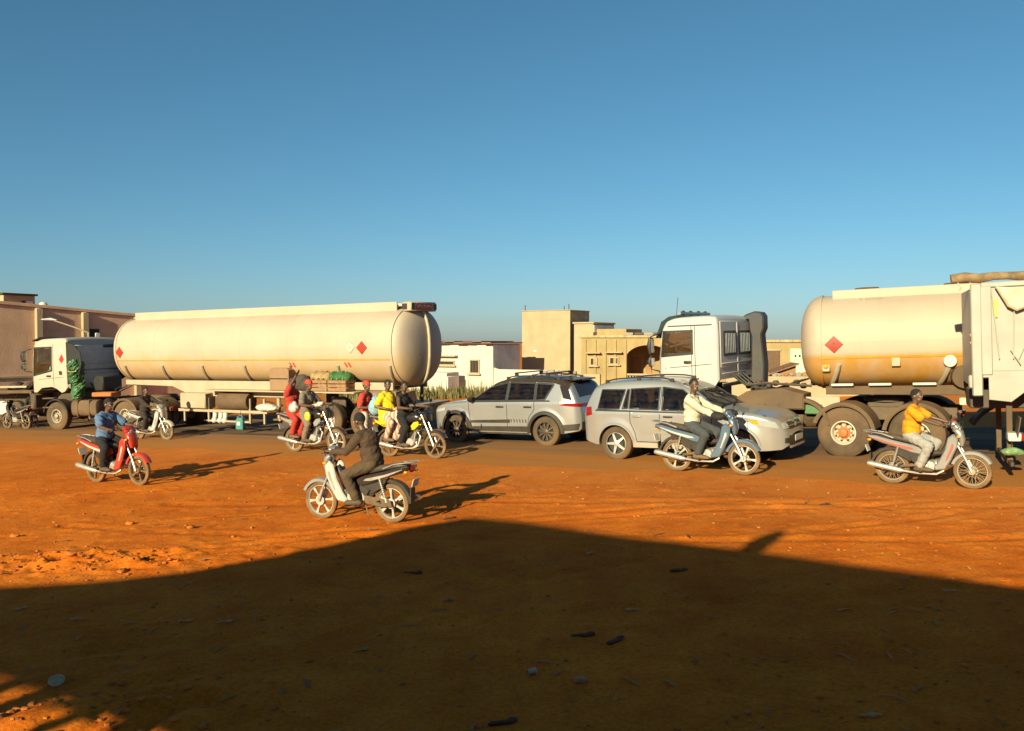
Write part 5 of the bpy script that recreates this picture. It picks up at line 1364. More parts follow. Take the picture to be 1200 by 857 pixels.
def underbone(label, group, main, accent, rim_mat, spokes=5, shield=None, mirrors=True, rack=True, wb=1.24, seatmat=None, tailm=None):
    r = thing('motorcycle', label, 'motorcycle', group)
    shield = shield or main
    bike_common(r, rim_mat, wb, spokes)
    fork(r, wb, .99, .80, ALU)
    MB().arc_shell((wb, 0, .285), .325, 28, 158, .062, .008, 16, .015, .035).build('front_fender', main, r)
    # leg shield: two side wings, centre spine and nose
    wing = [(1.06, .83), (1.05, .70), (.955, .48), (.86, .315), (.72, .29), (.68, .33), (.76, .44), (.86, .64), (.91, .84), (.98, .90)]
    for s in (-1, 1):
        MB().prism(wing, min(s * .10, s * .155), max(s * .10, s * .155), .018).build('leg_shield', shield, r)
        MB().prism([(1.0, .74), (1.0, .69), (.90, .47), (.87, .46), (.93, .62), (.97, .74)], min(s * .15, s * .162), max(s * .15, s * .162), .004).build('shield_stripe', accent, r)
        # tail side covers
        tail = [(.66, .60), (.62, .68), (.34, .70), (.05, .76), (-.22, .83), (-.37, .84), (-.36, .80), (-.12, .705), (.16, .625), (.36, .555), (.52, .53)]
        MB().prism(tail, min(s * .075, s * .135), max(s * .075, s * .135), .02).build('side_cover', tailm or main, r)
        MB().prism([(.50, .40), (.56, .55), (.36, .56), (.14, .62), (.02, .64), (.10, .52), (.28, .42)], min(s * .05, s * .095), max(s * .05, s * .095), .01).build('air_box', BLACK, r)
        MB().prism([(.40, .615), (.36, .65), (.04, .715), (-.26, .80), (-.27, .79), (-.02, .695), (.26, .62)], min(s * .13, s * .142), max(s * .13, s * .142), .004).build('side_stripe', accent, r)
        MB().prism([(.60, .44), (.64, .56), (.44, .54), (.30, .48), (.36, .40), (.52, .38)], min(s * .09, s * .125), max(s * .09, s * .125), .01).build('engine_cover', BLACK, r)
        MB().ell((1.07, s * .125, .86), (.035, .028, .022)).build('turn_signal', AMBER, r)
    MB().sweep([(1.09, 0, .70), (1.10, 0, .80), (1.06, 0, .92), (1.0, 0, .98)], [.05, .09, .11, .08], [.03, .05, .06, .04], 14, 2.6).build('front_cowl', main, r)
    MB().sweep([(.62, 0, .55), (.80, 0, .57), (.93, 0, .80)], [.05, .055, .05], [.05, .05, .05], 10).build('frame_spine', BLACK, r)
    MB().sweep([(.99, 0, .93), (1.02, 0, 1.0), (.97, 0, 1.06), (.92, 0, 1.07)], [.06, .12, .12, .07], [.04, .07, .06, .03], 14, 2.6).build('handlebar_cowl', main, r)
    MB().ell((1.065, 0, .985), (.03, .075, .05)).build('headlight', CLEARLENS, r)
    handlebars(r, .96, 1.01, .32, mirrors)
    cb = MB()
    for s in (-1, 1): cb.tube([(.97, s * .2, 1.03), (1.09, s * .13, 1.10), (1.10, s * .06, .98), (1.04, s * .05, .80)], .006, 5)
    cb.build('cables', BLACK, r)
    MB().sweep([(.66, 0, .66), (.60, 0, .715), (.44, 0, .745), (.28, 0, .755), (.14, 0, .79), (-.06, 0, .825), (-.24, 0, .845), (-.30, 0, .84)], [.05, .09, .115, .125, .125, .12, .10, .06], [.03, .045, .045, .045, .05, .045, .035, .02], 16, 2.8).build('seat', seatmat or M('black_vinyl', (.02, .018, .017), .45, dust=.1, up=.45, dust_h=2, vs=14), r)
    en = MB(); en.lathe([(.001, -.13), (.10, -.13), (.125, -.10), (.125, .10), (.10, .13), (.001, .13)], (.50, 0, .36), 'y', 18)
    en.lathe([(.001, -.12), (.08, -.12), (.095, -.09), (.095, .09), (.08, .12), (.001, .12)], (.62, 0, .35), 'y', 16)
    en.tube([(.66, 0, .37), (.72, 0, .375)], .075, 12)
    for k in range(6): en.box((.70 + k * .022, 0, .378 + .003 * k), (.009, .17, .16), .003)
    en.tube([(.82, 0, .39), (.90, 0, .40)], .06, 12); en.build('engine', ALU, r)
    MB().arc_shell((0, 0, .285), .345, 35, 178, .055, .008, 16, .01, .03).build('rear_fender', BLACK, r)
    MB().prism([(-.345, .30), (-.36, .52), (-.34, .53), (-.325, .30)], -.06, .06, .004).build('mud_flap', BLACK, r)
    if rack:
        k = MB()
        for s in (-1, 1): k.tube([(.06, s * .125, .80), (-.12, s * .13, .865), (-.40, s * .10, .90), (-.46, s * .03, .90)], .011, 6)
        for x in (-.14, -.26, -.38): k.tube([(x, -.12, .872 - .09 * (x + .14)), (x, .12, .872 - .09 * (x + .14))], .008, 6)
        k.build('rear_rack', CHROME, r)
    MB().sweep([(-.34, 0, .76), (-.375, 0, .79), (-.37, 0, .84)], [.06, .085, .06], [.02, .03, .02], 10).build('tail_light', REDLENS, r)
    for s in (-1, 1): MB().ell((-.33, s * .14, .76), (.035, .03, .022)).build('turn_signal', AMBER, r)
    return r

def roadster(label, group, main, accent, rim_mat, spokes=5, crash=True, wb=1.27):
    r = thing('motorcycle', label, 'motorcycle', group)
    bike_common(r, rim_mat, wb, spokes)
    fork(r, wb, .97, .96)
    MB().arc_shell((wb, 0, .285), .33, 30, 160, .06, .008, 16, .015, .03).build('front_fender', main, r)
    MB().sweep([(.96, 0, .84), (.92, 0, .87), (.80, 0, .90), (.64, 0, .88), (.52, 0, .82), (.46, 0, .78)], [.05, .10, .135, .14, .10, .05], [.05, .085, .11, .10, .07, .04], 18, 2.5).build('fuel_tank', main, r)
    MB().lathe([(.03, 0), (.035, .015), (.001, .02)], (.78, 0, 1.005), 'z', 12).build('fuel_cap', CHROME, r)
    for s in (-1, 1):
        MB().prism([(.92, .82), (.94, .74), (.82, .64), (.70, .62), (.72, .72), (.80, .80)], min(s * .11, s * .15), max(s * .11, s * .15), .012).build('tank_shroud', accent, r)
        MB().prism([(.52, .54), (.54, .72), (.30, .74), (.20, .66), (.30, .52)], min(s * .09, s * .13), max(s * .09, s * .13), .012).build('side_cover', main, r)
        MB().prism([(.22, .72), (-.18, .80), (-.32, .84), (-.30, .78), (-.10, .70), (.20, .64)], min(s * .07, s * .125), max(s * .07, s * .125), .015).build('tail_cover', accent, r)
        MB().ell((1.0, s * .15, .88), (.03, .03, .03)).build('turn_signal', AMBER, r)
        MB().ell((-.30, s * .15, .76), (.03, .03, .03)).build('turn_signal', AMBER, r)
    MB().sweep([(.54, 0, .80), (.48, 0, .815), (.30, 0, .805), (.12, 0, .82), (-.10, 0, .855), (-.28, 0, .86), (-.33, 0, .85)], [.06, .10, .125, .13, .125, .11, .07], [.03, .045, .045, .045, .045, .04, .02], 16, 2.8).build('seat', M('black_vinyl', (.02, .018, .017), .45, dust=.1, up=.45, dust_h=2, vs=14), r)
    hl = MB(); hl.lathe([(.001, -.10), (.06, -.09), (.085, -.03), (.088, .02)], (1.08, 0, .90), 'x', 18); hl.build('headlight_shell', BLACK, r)
    MB().lathe([(.083, .02), (.06, .035), (.001, .042)], (1.08, 0, .90), 'x', 18).build('headlight', CLEARLENS, r)
    MB().sweep([(1.13, 0, .82), (1.12, 0, .95), (1.04, 0, 1.05)], [.10, .12, .08], [.012, .02, .012], 12).build('headlight_cowl', main, r)
    handlebars(r, .94, 1.0, .35, True, .06)
    cb = MB()
    for s in (-1, 1): cb.tube([(.95, s * .22, 1.09), (1.10, s * .16, 1.14), (1.12, s * .08, 1.0), (1.02, s * .05, .82)], .007, 5)
    cb.build('cables', BLACK, r)
    fr = MB(); fr.tube([(.95, 0, .84), (.88, 0, .5), (.80, 0, .28), (.5, 0, .24)], .022, 8)
    for y in (-.09, .09): fr.tube([(.5, y, .78), (.1, y, .72), (-.2, y, .78)], .016, 8); fr.tube([(.52, y, .76), (.46, y, .36)], .018, 8)
    fr.tube([(.95, 0, .88), (.52, 0, .78)], .026, 8); fr.build('frame', BLACK, r)
    en = MB(); en.lathe([(.001, -.14), (.10, -.14), (.13, -.11), (.13, .11), (.10, .14), (.001, .14)], (.56, 0, .35), 'y', 18)
    en.lathe([(.001, -.13), (.08, -.13), (.10, -.1), (.10, .1), (.08, .13), (.001, .13)], (.68, 0, .36), 'y', 16)
    for k in range(8): en.box((.70 + k * .012, 0, .47 + k * .026), (.17, .17, .011), .003)
    en.box((.79, 0, .69), (.13, .13, .07), .02); en.build('engine', ALU, r)
    MB().tube([(.83, -.05, .60), (.93, -.07, .48), (.86, -.09, .28), (.76, -.1, .23)], .02, 8).build('header_pipe', CHROME, r)
    if crash:
        c = MB()
        for s in (-1, 1): c.tube([(.90, s * .05, .62), (.90, s * .22, .58), (.86, s * .23, .38), (.82, s * .06, .30)], .012, 8)
        c.build('crash_bar', CHROME, r)
    MB().arc_shell((0, 0, .285), .35, 35, 175, .06, .008, 16, .01, .03).build('rear_fender', BLACK, r)
    k = MB()
    for s in (-1, 1): k.tube([(.02, s * .14, .84), (-.2, s * .15, .90), (-.42, s * .12, .92), (-.47, s * .03, .92)], .012, 6)
    for x in (-.2, -.32, -.42): k.tube([(x, -.13, .905), (x, .13, .905)], .009, 6)
    k.build('rear_rack', CHROME, r)
    MB().sweep([(-.33, 0, .74), (-.37, 0, .78), (-.36, 0, .83)], [.06, .08, .06], [.02, .03, .02], 10).build('tail_light', REDLENS, r)
    return r

# ------------------------------------------------------------------ people
def remesh(mb, voxel, smooth=4, wrinkle=0., seed=0):
    me = bpy.data.meshes.new('t'); me.from_pydata(mb.v, [], mb.f)
    o = bpy.data.objects.new('t', me); COL.objects.link(o)
    md = o.modifiers.new('r', 'REMESH'); md.mode = 'VOXEL'; md.voxel_size = voxel
    if smooth: s = o.modifiers.new('s', 'SMOOTH'); s.factor = .5; s.iterations = smooth
    dg = bpy.context.evaluated_depsgraph_get()
    out = bpy.data.meshes.new_from_object(o.evaluated_get(dg))
    bpy.data.objects.remove(o); bpy.data.meshes.remove(me)
    n = len(out.vertices); co = np.empty(n * 3, np.float32); out.vertices.foreach_get('co', co); co = co.reshape(-1, 3)
    if wrinkle:
        no = np.empty(n * 3, np.float32); out.vertices.foreach_get('normal', no); no = no.reshape(-1, 3)
        a = co[:, 0] * 1.0 + co[:, 2] * .6 + seed; b_ = co[:, 1] * 1.0 + co[:, 2] * .8
        d = np.abs(fbm(a * 7 + 40, b_ * 11 + 40, 3, seed) - .5) * 2.6 - .35
        d = d + .5 * (np.abs(fbm(co[:, 2] * 16 + co[:, 0] * 7 + 70, b_ * 6 + 30, 2, seed + 3) - .5) * 2 - .3)
        co = co + no * (d * wrinkle)[:, None]
        out.vertices.foreach_set('co', co.ravel().astype(np.float32))
    out.polygons.foreach_set('use_smooth', np.ones(len(out.polygons), bool)); out.update()
    out.materials.clear()
    return out
def V(*a): return Vector(a)
def two_bone(a, b, l1, l2, pole):
    d = b - a; L_ = min(d.length, (l1 + l2) * .995); dn = d.normalized()
    x = (l1 * l1 - l2 * l2 + L_ * L_) / (2 * L_); h = math.sqrt(max(0, l1 * l1 - x * x))
    p = pole - dn * pole.dot(dn); p.normalize()
    return a + dn * x + p * h, a + dn * L_
SKIN = M('dark_brown_skin', (.115, .056, .032), .45, vs=20, var=.15)
HAIR = M('black_hair', (.012, .010, .009), .85, vs=60, bump=.6, bs=150)
SHOE = M('dark_shoe', (.03, .025, .02), .7, dust=.3, dust_h=2)
SANDAL = M('brown_sandal', (.12, .07, .04), .7, dust=.3, dust_h=2)
EYE = M('eye_white', (.6, .57, .52), .3)
def person(label, group, pelvis, torso_dir, hands, feet, shirt, trousers, sleeve='short', look=(1, 0, 0), cap=None, headwrap=None, hunch=.0, grip=True, knee_pole=None, elbow_pole=None, shoe=SHOE, knees_out=.0, size=1.0, hair=True, robe=False, seed=1, loose=0.):
    """pelvis, hands, feet in the frame of the root (shared with the bike); returns the root"""
    r = thing('person', label, 'person', group)
    pel = V(*pelvis); td = V(*torso_dir).normalized(); s = size
    fwd = V(1, 0, 0); fwd = (fwd - td * fwd.dot(td)).normalized()
    lat = td.cross(fwd)                       # +y = left
    waist = pel + td * .17 * s - fwd * .015; chest = pel + td * .34 * s - fwd * hunch; shc = pel + td * .46 * s + fwd * (hunch * .2)
    neck = shc + td * .07 * s + fwd * .02; lk = V(*look).normalized()
    head = neck + td * .055 * s + V(0, 0, .10 * s) + fwd * .025
    up = V(0, 0, 1); lkf = lk; lkl = up.cross(lkf).normalized(); lku = lkf.cross(lkl).normalized()
    HR = Matrix((lkf, lkl, lku)).transposed()
    b = MB()
    def cap_(p, q, r0, r1, m=b, sg=10): m.tube([p, (p + q) / 2, q], [r0, (r0 + r1) / 2, r1], sg, True, True)
    RT = Matrix((fwd, lat, td)).transposed()
    for (c_, rr) in ((pel, (.115, .155, .12)), (waist, (.095, .135, .13)), (chest, (.11, .155, .14)), (shc - td * .05, (.09, .15, .09))):
        b.ell(c_, [q * s for q in rr], 14, 10, RT)
    cap_(shc - td * .02, head, .058 * s, .052 * s)
    # head
    b.ell(head + HR @ V(-.008, 0, .025) * s, [.098 * s, .076 * s, .105 * s], 16, 12, HR)
    b.ell(head + HR @ V(.03, 0, -.055) * s, [.062 * s, .054 * s, .062 * s], 12, 8, HR)
    b.ell(head + HR @ V(.092, 0, -.015) * s, [.018 * s, .014 * s, .026 * s], 8, 6, HR)          # nose
    b.ell(head + HR @ V(.080, 0, -.058) * s, [.016 * s, .028 * s, .014 * s], 8, 6, HR)          # lips
    b.ell(head + HR @ V(.076, 0, .028) * s, [.02 * s, .055 * s, .012 * s], 8, 6, HR)            # brow
    for q in (-1, 1): b.ell(head + HR @ V(-.012, q * .078, -.008) * s, [.022 * s, .012 * s, .034 * s], 8, 6, HR)
    shirt_m = MB(); tr = MB(); shoes = []
    for (c_, rr) in ((waist, (.132, .170, .135)), (chest, (.142, .185, .150)), (shc - td * .05, (.112, .172, .090)), (pel + td * .05, (.145, .185, .12)), (waist + fwd * .03, (.135, .165, .12))):
        shirt_m.ell(c_, [(q + loose) * s for q in rr], 14, 10, RT)
    if loose > .03: shirt_m.tube([shc - td * .1, waist, pel - td * .10], [.19 * s, .21 * s, .235 * s], 16, True, True)
    shirt_m.tube([shc - td * .03, neck + td * .0], [.085 * s, .062 * s], 12)
    tr.ell(pel - td * .02, [.13 * s, .17 * s, .125 * s], 14, 10, RT)
    for i, sd in enumerate((1, -1)):
        sh = shc + lat * sd * .175 * s - td * .02
        hand = V(*hands[i]) if hands[i] is not None else sh + V(.1, sd * .05, -.5)
        ep = V(*(elbow_pole[i] if elbow_pole else (-.35, sd * .55, -.75)))
        gripping = grip if isinstance(grip, bool) else grip[i]
        wr = hand + (V(-.075, 0, .025) if gripping else V(0, 0, 0))
        el, wr = two_bone(sh, wr, .297 * s, .28 * s, ep)
        cap_(sh, el, .052 * s, .041 * s); cap_(el, wr, .042 * s, .028 * s)
        cap_(shc + lat * sd * .09 * s, sh, .075 * s, .062 * s)
        fd = (wr - el).normalized()
        if gripping:
            b.ell(wr + V(.042, 0, .008), (.05, .042, .02), 10, 8)
            for k in range(4):
                y = -.033 + .022 * k; L_ = (.9, 1.0, .97, .8)[k]
                p0 = wr + V(.07, y, .012)
                b.tube([p0, p0 + V(.035 * L_, 0, -.004), p0 + V(.045 * L_, 0, -.032), p0 + V(.018 * L_, 0, -.05)], [.010, .0095, .009, .008], 6, True, True)
            b.tube([wr + V(.02, -sd * .035, 0), wr + V(.055, -sd * .05, -.02), wr + V(.085, -sd * .04, -.04)], [.012, .011, .009], 6, True, True)
        else:
            sdv = fd.cross(V(0, 0, 1)); sdv = sdv.normalized() if sdv.length > .1 else V(0, 1, 0)
            b.ell(wr + fd * .045, (.03, .03, .03)); cap_(wr, wr + fd * .075, .027, .03)
            for k in range(4):
                o_ = sdv * (-.03 + .02 * k); p0 = wr + fd * .08 + o_; L_ = (.062, .075, .07, .052)[k]
                nn = fd.cross(sdv)
                b.tube([p0, p0 + fd * L_ * .55, p0 + fd * L_ * .95 - nn * .015], [.0095, .009, .008], 6, True, True)
            b.tube([wr + fd * .02 + sdv * .028, wr + fd * .055 + sdv * .052, wr + fd * .085 + sdv * .055], [.012, .011, .009], 6, True, True)
        # sleeve
        if sleeve == 'short':
            e2 = sh + (el - sh) * .72; shirt_m.tube([shc + lat * sd * .08 * s, sh, (sh + e2) / 2, e2], [.095 * s, .086 * s, .082 * s, .084 * s], 12, True, True)
        elif sleeve == 'long':
            e3 = el + (wr - el) * .93
            shirt_m.tube([shc + lat * sd * .08 * s, sh, (sh + el) / 2, el], [.095 * s, .086 * s, .078 * s, .068 * s], 12, True, True)
            shirt_m.tube([el, (el + e3) / 2, e3], [.068 * s, .060 * s, .050 * s], 12, True, True)
        elif sleeve == 'none':
            shirt_m.tube([shc + lat * sd * .08 * s, sh], [.085 * s, .066 * s], 12, True, True)
        # leg
        hip = pel + lat * sd * .09 * s - td * .02
        ft = V(*feet[i]); ank = ft + V(-.04, 0, .085 * s)
        kp = V(*(knee_pole[i] if knee_pole else (.6, sd * (.25 + knees_out), .75)))
        kn, ank = two_bone(hip, ank, .425 * s, .415 * s, kp)
        cap_(hip, kn, .078 * s, .056 * s); cap_(kn, ank, .056 * s, .036 * s)
        cal = kn + (ank - kn) * .3 - V(.02, 0, 0); b.ell(cal, (.05 * s, .048 * s, .09 * s), 10, 8)
        toe = ank + V(.17, sd * .015, -.045); b.tube([ank + V(-.05, 0, -.045), ank + V(.03, 0, -.03), toe], [.034, .036, .026], 10, True, True)
        tr.tube([hip, (hip + kn) / 2, kn], [.118 * s, .102 * s, .086 * s], 12, True, True)
        e4 = kn + (ank - kn) * .9; tr.tube([kn, (kn + e4) / 2, e4], [.086 * s, .082 * s, .078 * s], 12, True, True)
        shoes.append(MB().sweep([ank + V(-.085, 0, -.055), ank + V(-.06, 0, -.045), ank + V(.02, 0, -.04), ank + V(.12, 0, -.055), ank + V(.19, 0, -.062), ank + V(.215, 0, -.066)], [.025, .042, .044, .05, .042, .02], [.02, .045, .048, .034, .026, .012], 12, 2.4))
    if robe:      # long wrapped cloth round the lap and shins
        for i, sd in enumerate((1, -1)):
            kn = None
        tr.ell(pel + V(.16, 0, -.03), (.26 * s, .21 * s, .15 * s), 14, 10)
        tr.tube([pel + V(.30, 0, -.02), pel + V(.34, 0, -.28), pel + V(.26, 0, -.45)], [.19 * s, .18 * s, .17 * s], 14, True, True)
    me = remesh(b, .0095, 3); me.materials.append(SKIN); body = link('body', me, r)
    ms = remesh(shirt_m, .012, 5, .022, seed); ms.materials.append(shirt); link('shirt', ms, r)
    mt = remesh(tr, .012, 5, .018, seed + 5); mt.materials.append(trousers); link('wrap_skirt' if robe else 'trousers', mt, r)
    for sm in shoes: sm.build('shoe', shoe, r)
    ey = MB()
    for q in (-1, 1):
        e = MB().ell(head + HR @ V(.079, q * .031, .004) * s, (.012 * s, .014 * s, .009 * s), 8, 6, HR).build('eye', EYE, r)
        MB().ell(head + HR @ V(.089, q * .031, .004) * s, (.005 * s, .006 * s, .006 * s), 6, 4, HR).build('iris', HAIR, e)
    if hair and not headwrap:
        h = MB(); h.ell(head + HR @ V(-.02, 0, .042) * s, [.098 * s, .082 * s, .098 * s], 16, 12, HR)
        hm = remesh(h, .012, 2, .006, 3); hm.materials.append(HAIR); link('hair', hm, r)
    if headwrap:
        h = MB(); h.ell(head + HR @ V(-.02, 0, .045) * s, [.112 * s, .096 * s, .11 * s], 16, 12, HR); h.ell(head + HR @ V(-.09, 0, -.02) * s, [.06 * s, .08 * s, .08 * s], 12, 8, HR)
        hm = remesh(h, .012, 4, .012, 5); hm.materials.append(headwrap); link('headscarf', hm, r)
    if cap:
        h = MB(); prof = [(.098, 0), (.099, .03), (.088, .07), (.055, .098), (.001, .106)]
        rows = [[head + HR @ V((rr * math.cos(t) * 1.08) - .015, rr * math.sin(t) * .88, z + .045) * s for t in [2 * math.pi * k / 20 for k in range(21)]] for rr, z in prof]
        h.grid(rows); c_ = h.build('cap', cap, r)
        bm_ = MB(); rows = []
        for i in range(9):
            t = R(-62 + 124 * i / 8); rows.append([head + HR @ V(.088 * math.cos(t) - .0 + e_, (.082 + e_ * .25) * math.sin(t), .05 - e_ * .22) * s for e_ in (0, .03 * math.cos(t) ** .5, .075 * math.cos(t) ** .5)])
        bm_.grid(rows); bm_.build('brim', cap, c_)
    return r

# ------------------------------------------------------------------ vehicles in their places
def at_local(root, p):
    return root.matrix_world @ Vector(p)
def share(o, root):
    o.matrix_world = root.matrix_world.copy(); return o
def ride(o, rear, front, wb):
    a, b = gp(*rear), gp(*front)
    sc = min(1.08, max(.95, (b - a).length / wb))
    place(o, (a + b) / 2, heading_of(a, b), wb / 2, 0, scale=sc)

# left tanker
TK_L = tankmat('cream_tank_left', (.45, .345, .26), 2.75, 1.9, .7, (.47, .25, .05))
BELT = M('ochre_belt_line', (.55, .27, .04), .6, vs=2, var=.3)
H_L = 152.0
tl, tlB = tractor('tractor_unit', 'cream cab tractor unit of the left tanker, orange hazard diamond on its side', 3.34, 1.42, CABCREAM, left_details, MATS.get('steel_hub') or M('steel_hub', (.35, .3, .24), .5, .3, dust=.4, dust_h=1), bumper=DARKMETAL)
place(tl, gp(66, 505), 159.0, 0, 1.15)
XR, XF, ZC, TA, TB = -2.35, 9.25, 2.63, 1.20, 1.12
lt, lsh, lpatch, lsec, lsy = tank_trailer('tank_trailer', 'very long cream tank trailer with orange diamonds, its rear end turned to us', XR, XF, TA, TB, ZC, (-1.31, 0, 1.31), TK_L, 2.28, BELT)
place(lt, gp(385, 513), H_L, 0, 1.15, pitch=1.1)
HZ = (M('hazard_orange', (.50, .022, .004), .5), M('placard_edge', (.10, .04, .02), .6))
WZ = (M('faded_placard', (.47, .405, .32), .6), M('placard_grey_edge', (.36, .30, .22), .6))
hazard(lpatch, -1.32, 2.62, .195, HZ); hazard(lpatch, XF - .22, 2.56, .2, HZ)
hazard(lpatch, -.90, 2.64, .19, WZ)
for x0 in (1.25, -.85):
    for k in range(2): lpatch('painted_mark', [(x0 + k * .13, 2.06), (x0 + .05 + k * .13, 2.06), (x0 + .10 + k * .13, 2.2), (x0 + .05 + k * .13, 2.2)], HZ[0], .01, 2, 2)
for k in range(5): lpatch('faded_letter', [(XF - 1.5 - k * .14, 3.56), (XF - 1.42 - k * .14, 3.56), (XF - 1.42 - k * .14, 3.63), (XF - 1.5 - k * .14, 3.63)], M('faded_red', (.62, .36, .24), .6), .01, 2, 2)
# rear fittings
zt = ZC + TB
sg = MB().box((XR - .16, 0, zt + .02), (.34, 1.30, .27), .03).build('rear_sign_box', CREAMSTEEL, lt)
MB().box((XR - .338, 0, zt + .02), (.012, .82, .19), .004).build('rear_sign', M('rear_sign_red', (.36, .06, .035), .5), sg)
for k in range(7): MB().box((XR - .347, -.33 + .11 * k, zt + .02 + .015 * (k % 2)), (.006, .06, .07)).build('faded_letter', MATS['faded_red'], sg)
for y in (-.57, .57): MB().box((XR - .338, y, zt + .02), (.012, .14, .17), .02).build('marker_lamp', BLACK, sg)
MB().box((XR - .1, .655, zt + .02), (.17, .012, .17), .003).build('marker_lamp', BLACK, sg)
pts = []
for k in range(13):
    a = math.pi * (.5 - k / 12); kk = math.sin(abs(a)) ; 
    zz_ = ZC + TB * .97 * math.sin(a); dep = .42 * max(0, 1 - abs((zz_ - ZC) / TB) ** 2.6) ** .5
    pts.append((XR - dep - .05, -.02, zz_))
MB().tube(pts, .045, 8).build('rear_pipe', CREAMSTEEL, lt)
lettering('faded_number', '5', .22, WZ[1], lt, (XR - .43, .45, 2.35), (R(90), 0, R(-90)))
MB().box((XR + .35, 1.0, 1.18), (.9, .35, .42), .02).build('tool_box', M('brown_box_steel', (.20, .11, .06), .7, dust=.4, dust_h=2), lt)
MB().box((XR + .02, .55, 1.2), (.3, .6, .3), .02).build('tool_box', M('orange_locker', (.5, .2, .06), .6, dust=.3, dust_h=2), lt)
MB().box((XR + .3, 0, .95), (1.5, 2.2, .05), .01).build('rear_step', CREAMSTEEL, lt)
MB().box((1.9, 1.05, 1.33), (6.0, .55, .05), .01).build('side_shelf', CREAMSTEEL, lt)
MB().box((5.55, 1.0, .98), (1.15, .45, .5), .03).build('tool_box', CREAMSTEEL, lt)
MB().lathe([(.001, -.65), (.24, -.65), (.27, -.6), (.27, .6), (.24, .65), (.001, .65)], (3.85, 1.0, .98), 'x', 20).build('hose_drum', DUSTYBODY, lt)
MB().box((4.4, 1.08, .66), (3.9, .06, .09), .01).build('side_guard', CREAMSTEEL, lt)
MB().box((4.2, 1.08, .34), (2.0, .05, .06), .01).build('side_guard', CREAMSTEEL, lt)
for x in (6.1, 5.0, 3.2, 2.6): MB().box((x, 1.05, .68), (.07, .07, .78), .01).build('guard_post', CREAMSTEEL, lt)
vb = MB()
for x in (4.3, 4.5, 4.75): vb.tube([(x, 1.0, .62), (x, 1.05, .38)], [.09, .07], 10); vb.ell((x, 1.06, .36), (.1, .1, .1))
vb.build('outlet_valve', WHITE, lt)

# right tanker
TK_R = tankmat('cream_tank_right', (.44, .335, .25), 2.16, 2.02, 1.05, (.45, .20, .02), .45)
H_R = 147.0
tr_, trB = tractor('tractor_unit', 'white cab tractor unit with black visor and snorkel behind the silver SUV, orange hubs', 3.02, 1.45, CABWHITE, right_details, ORANGEHUB, sx=.80, ws=.04)
place(tr_, gp(990, 538), H_R, -3.2, 1.17)
rt, rsh, rpatch, rsec, rsy = tank_trailer('tank_trailer', 'cream tank trailer stained orange below its belt line, coupled to the white cab', -6.9, 1.62, 1.15, .97, 2.36, (-6.2, -4.9), TK_R, 2.04, M('orange_belt_line', (.62, .27, .02), .5, vs=2, var=.3), .09)
kp_ = at_local(tr_, (-3.88, 0, 0)); kp_.z = gz(kp_.x)
place(rt, kp_, 156.0, .35, 0)
hazard(rpatch, 1.33, 2.31, .175, HZ)
for k in range(7): rpatch('faded_letter', [(.75 - k * .055 + (.06 if k == 0 else 0), 3.20), (.785 - k * .055 + (.06 if k == 0 else 0), 3.20), (.785 - k * .055 + (.06 if k == 0 else 0), 3.24), (.75 - k * .055 + (.06 if k == 0 else 0), 3.24)], WZ[1], .012, 1, 1)
MB().lathe([(.001, 0), (.11, 0), (.12, -.02), (.12, -.05)], (-.75, 1.13, 1.93), 'y', 18).build('pipe_cap', PLATE, rt)
MB().tube([(-.75, .7, 1.93), (-.75, 1.1, 1.93)], .1, 12).build('outlet_pipe', DUSTYBODY, rt)
MB().lathe([(.22, -.1), (.25, 0), (.22, .1), (.001, .12)], (-1.0, .95, 1.62), 'y', 18).build('valve_wheel', DUSTYBODY, rt)
for x in (.2, -1.05): MB().box((x, 1.08, 1.98), (.16, .05, .26), .01).build('earth_plate', CREAMSTEEL, rt)
MB().box((1.5, 1.0, 1.86), (.16, .1, .2), .02).build('lamp_bracket', CREAMSTEEL, rt); MB().ell((1.5, 1.06, 1.87), (.05, .03, .05)).build('marker_lamp', AMBER, rt)
for x in (1.2, .5, -.3, -1.1): MB().box((x, .96, 1.49), (.42, .1, .05), .01).build('white_bracket', PLATE, rt)
MB().box((-2.2, .92, 1.14), (2.6, .06, .14), .01).build('painted_board', M('scuffed_cream_board', (.7, .55, .36), .6, var=.5, vs=14), rt)
MB().arc_shell((-1.9, .85, .25), .95, 30, 125, .3, .02, 16, 0, .05).build('hose_guard', BLACK, rt)

# cars
sr, sB = crossover_older(); a, b_ = gp(725, 539.5), gp(877, 547.5)
place(sr, a, heading_of(a, b_), 0, -.80)
gr, gB = crossover_newer(); a, b_ = gp(642, 524), gp(540, 520)
place(gr, a, heading_of(a, b_), 0, .83)

# tipper truck cut by the right edge
tp = thing('tipper_truck', 'white tipper truck body with a rolled tarpaulin, cut off by the right edge', 'truck')
TW = 2.1; TG = M('tipper_white', (.34, .315, .27), .5, dust=.25, dust_h=2.0, vs=3); TS = M('tipper_seam', (.40, .37, .28), .6)
for y in (-TW, 0):
    yy = y + (.04 if y < 0 else -.04)
    MB().box((2.6, yy, 2.64), (5.0, .05, 1.40), .01).build('side_panel', TG, tp)
    for x in (.12, 1.05, 2.3, 3.6, 5.0): MB().box((x, yy + (-.05 if y < 0 else .05), 2.62), (.16, .07, 1.46), .012).build('post', TG, tp)
    MB().box((2.6, yy, 3.37), (5.1, .12, .09), .015).build('top_rail', TG, tp)
    MB().box((2.6, yy, 1.90), (5.1, .12, .12), .015).build('bottom_rail', TG, tp)
MB().box((-.06, -TW / 2, 2.50), (.07, TW - .02, 1.66), .02).build('tailgate', TG, tp)
MB().box((-.02, -TW + .02, 2.47), (.16, .10, 1.86), .02).build('corner_post', TG, tp)
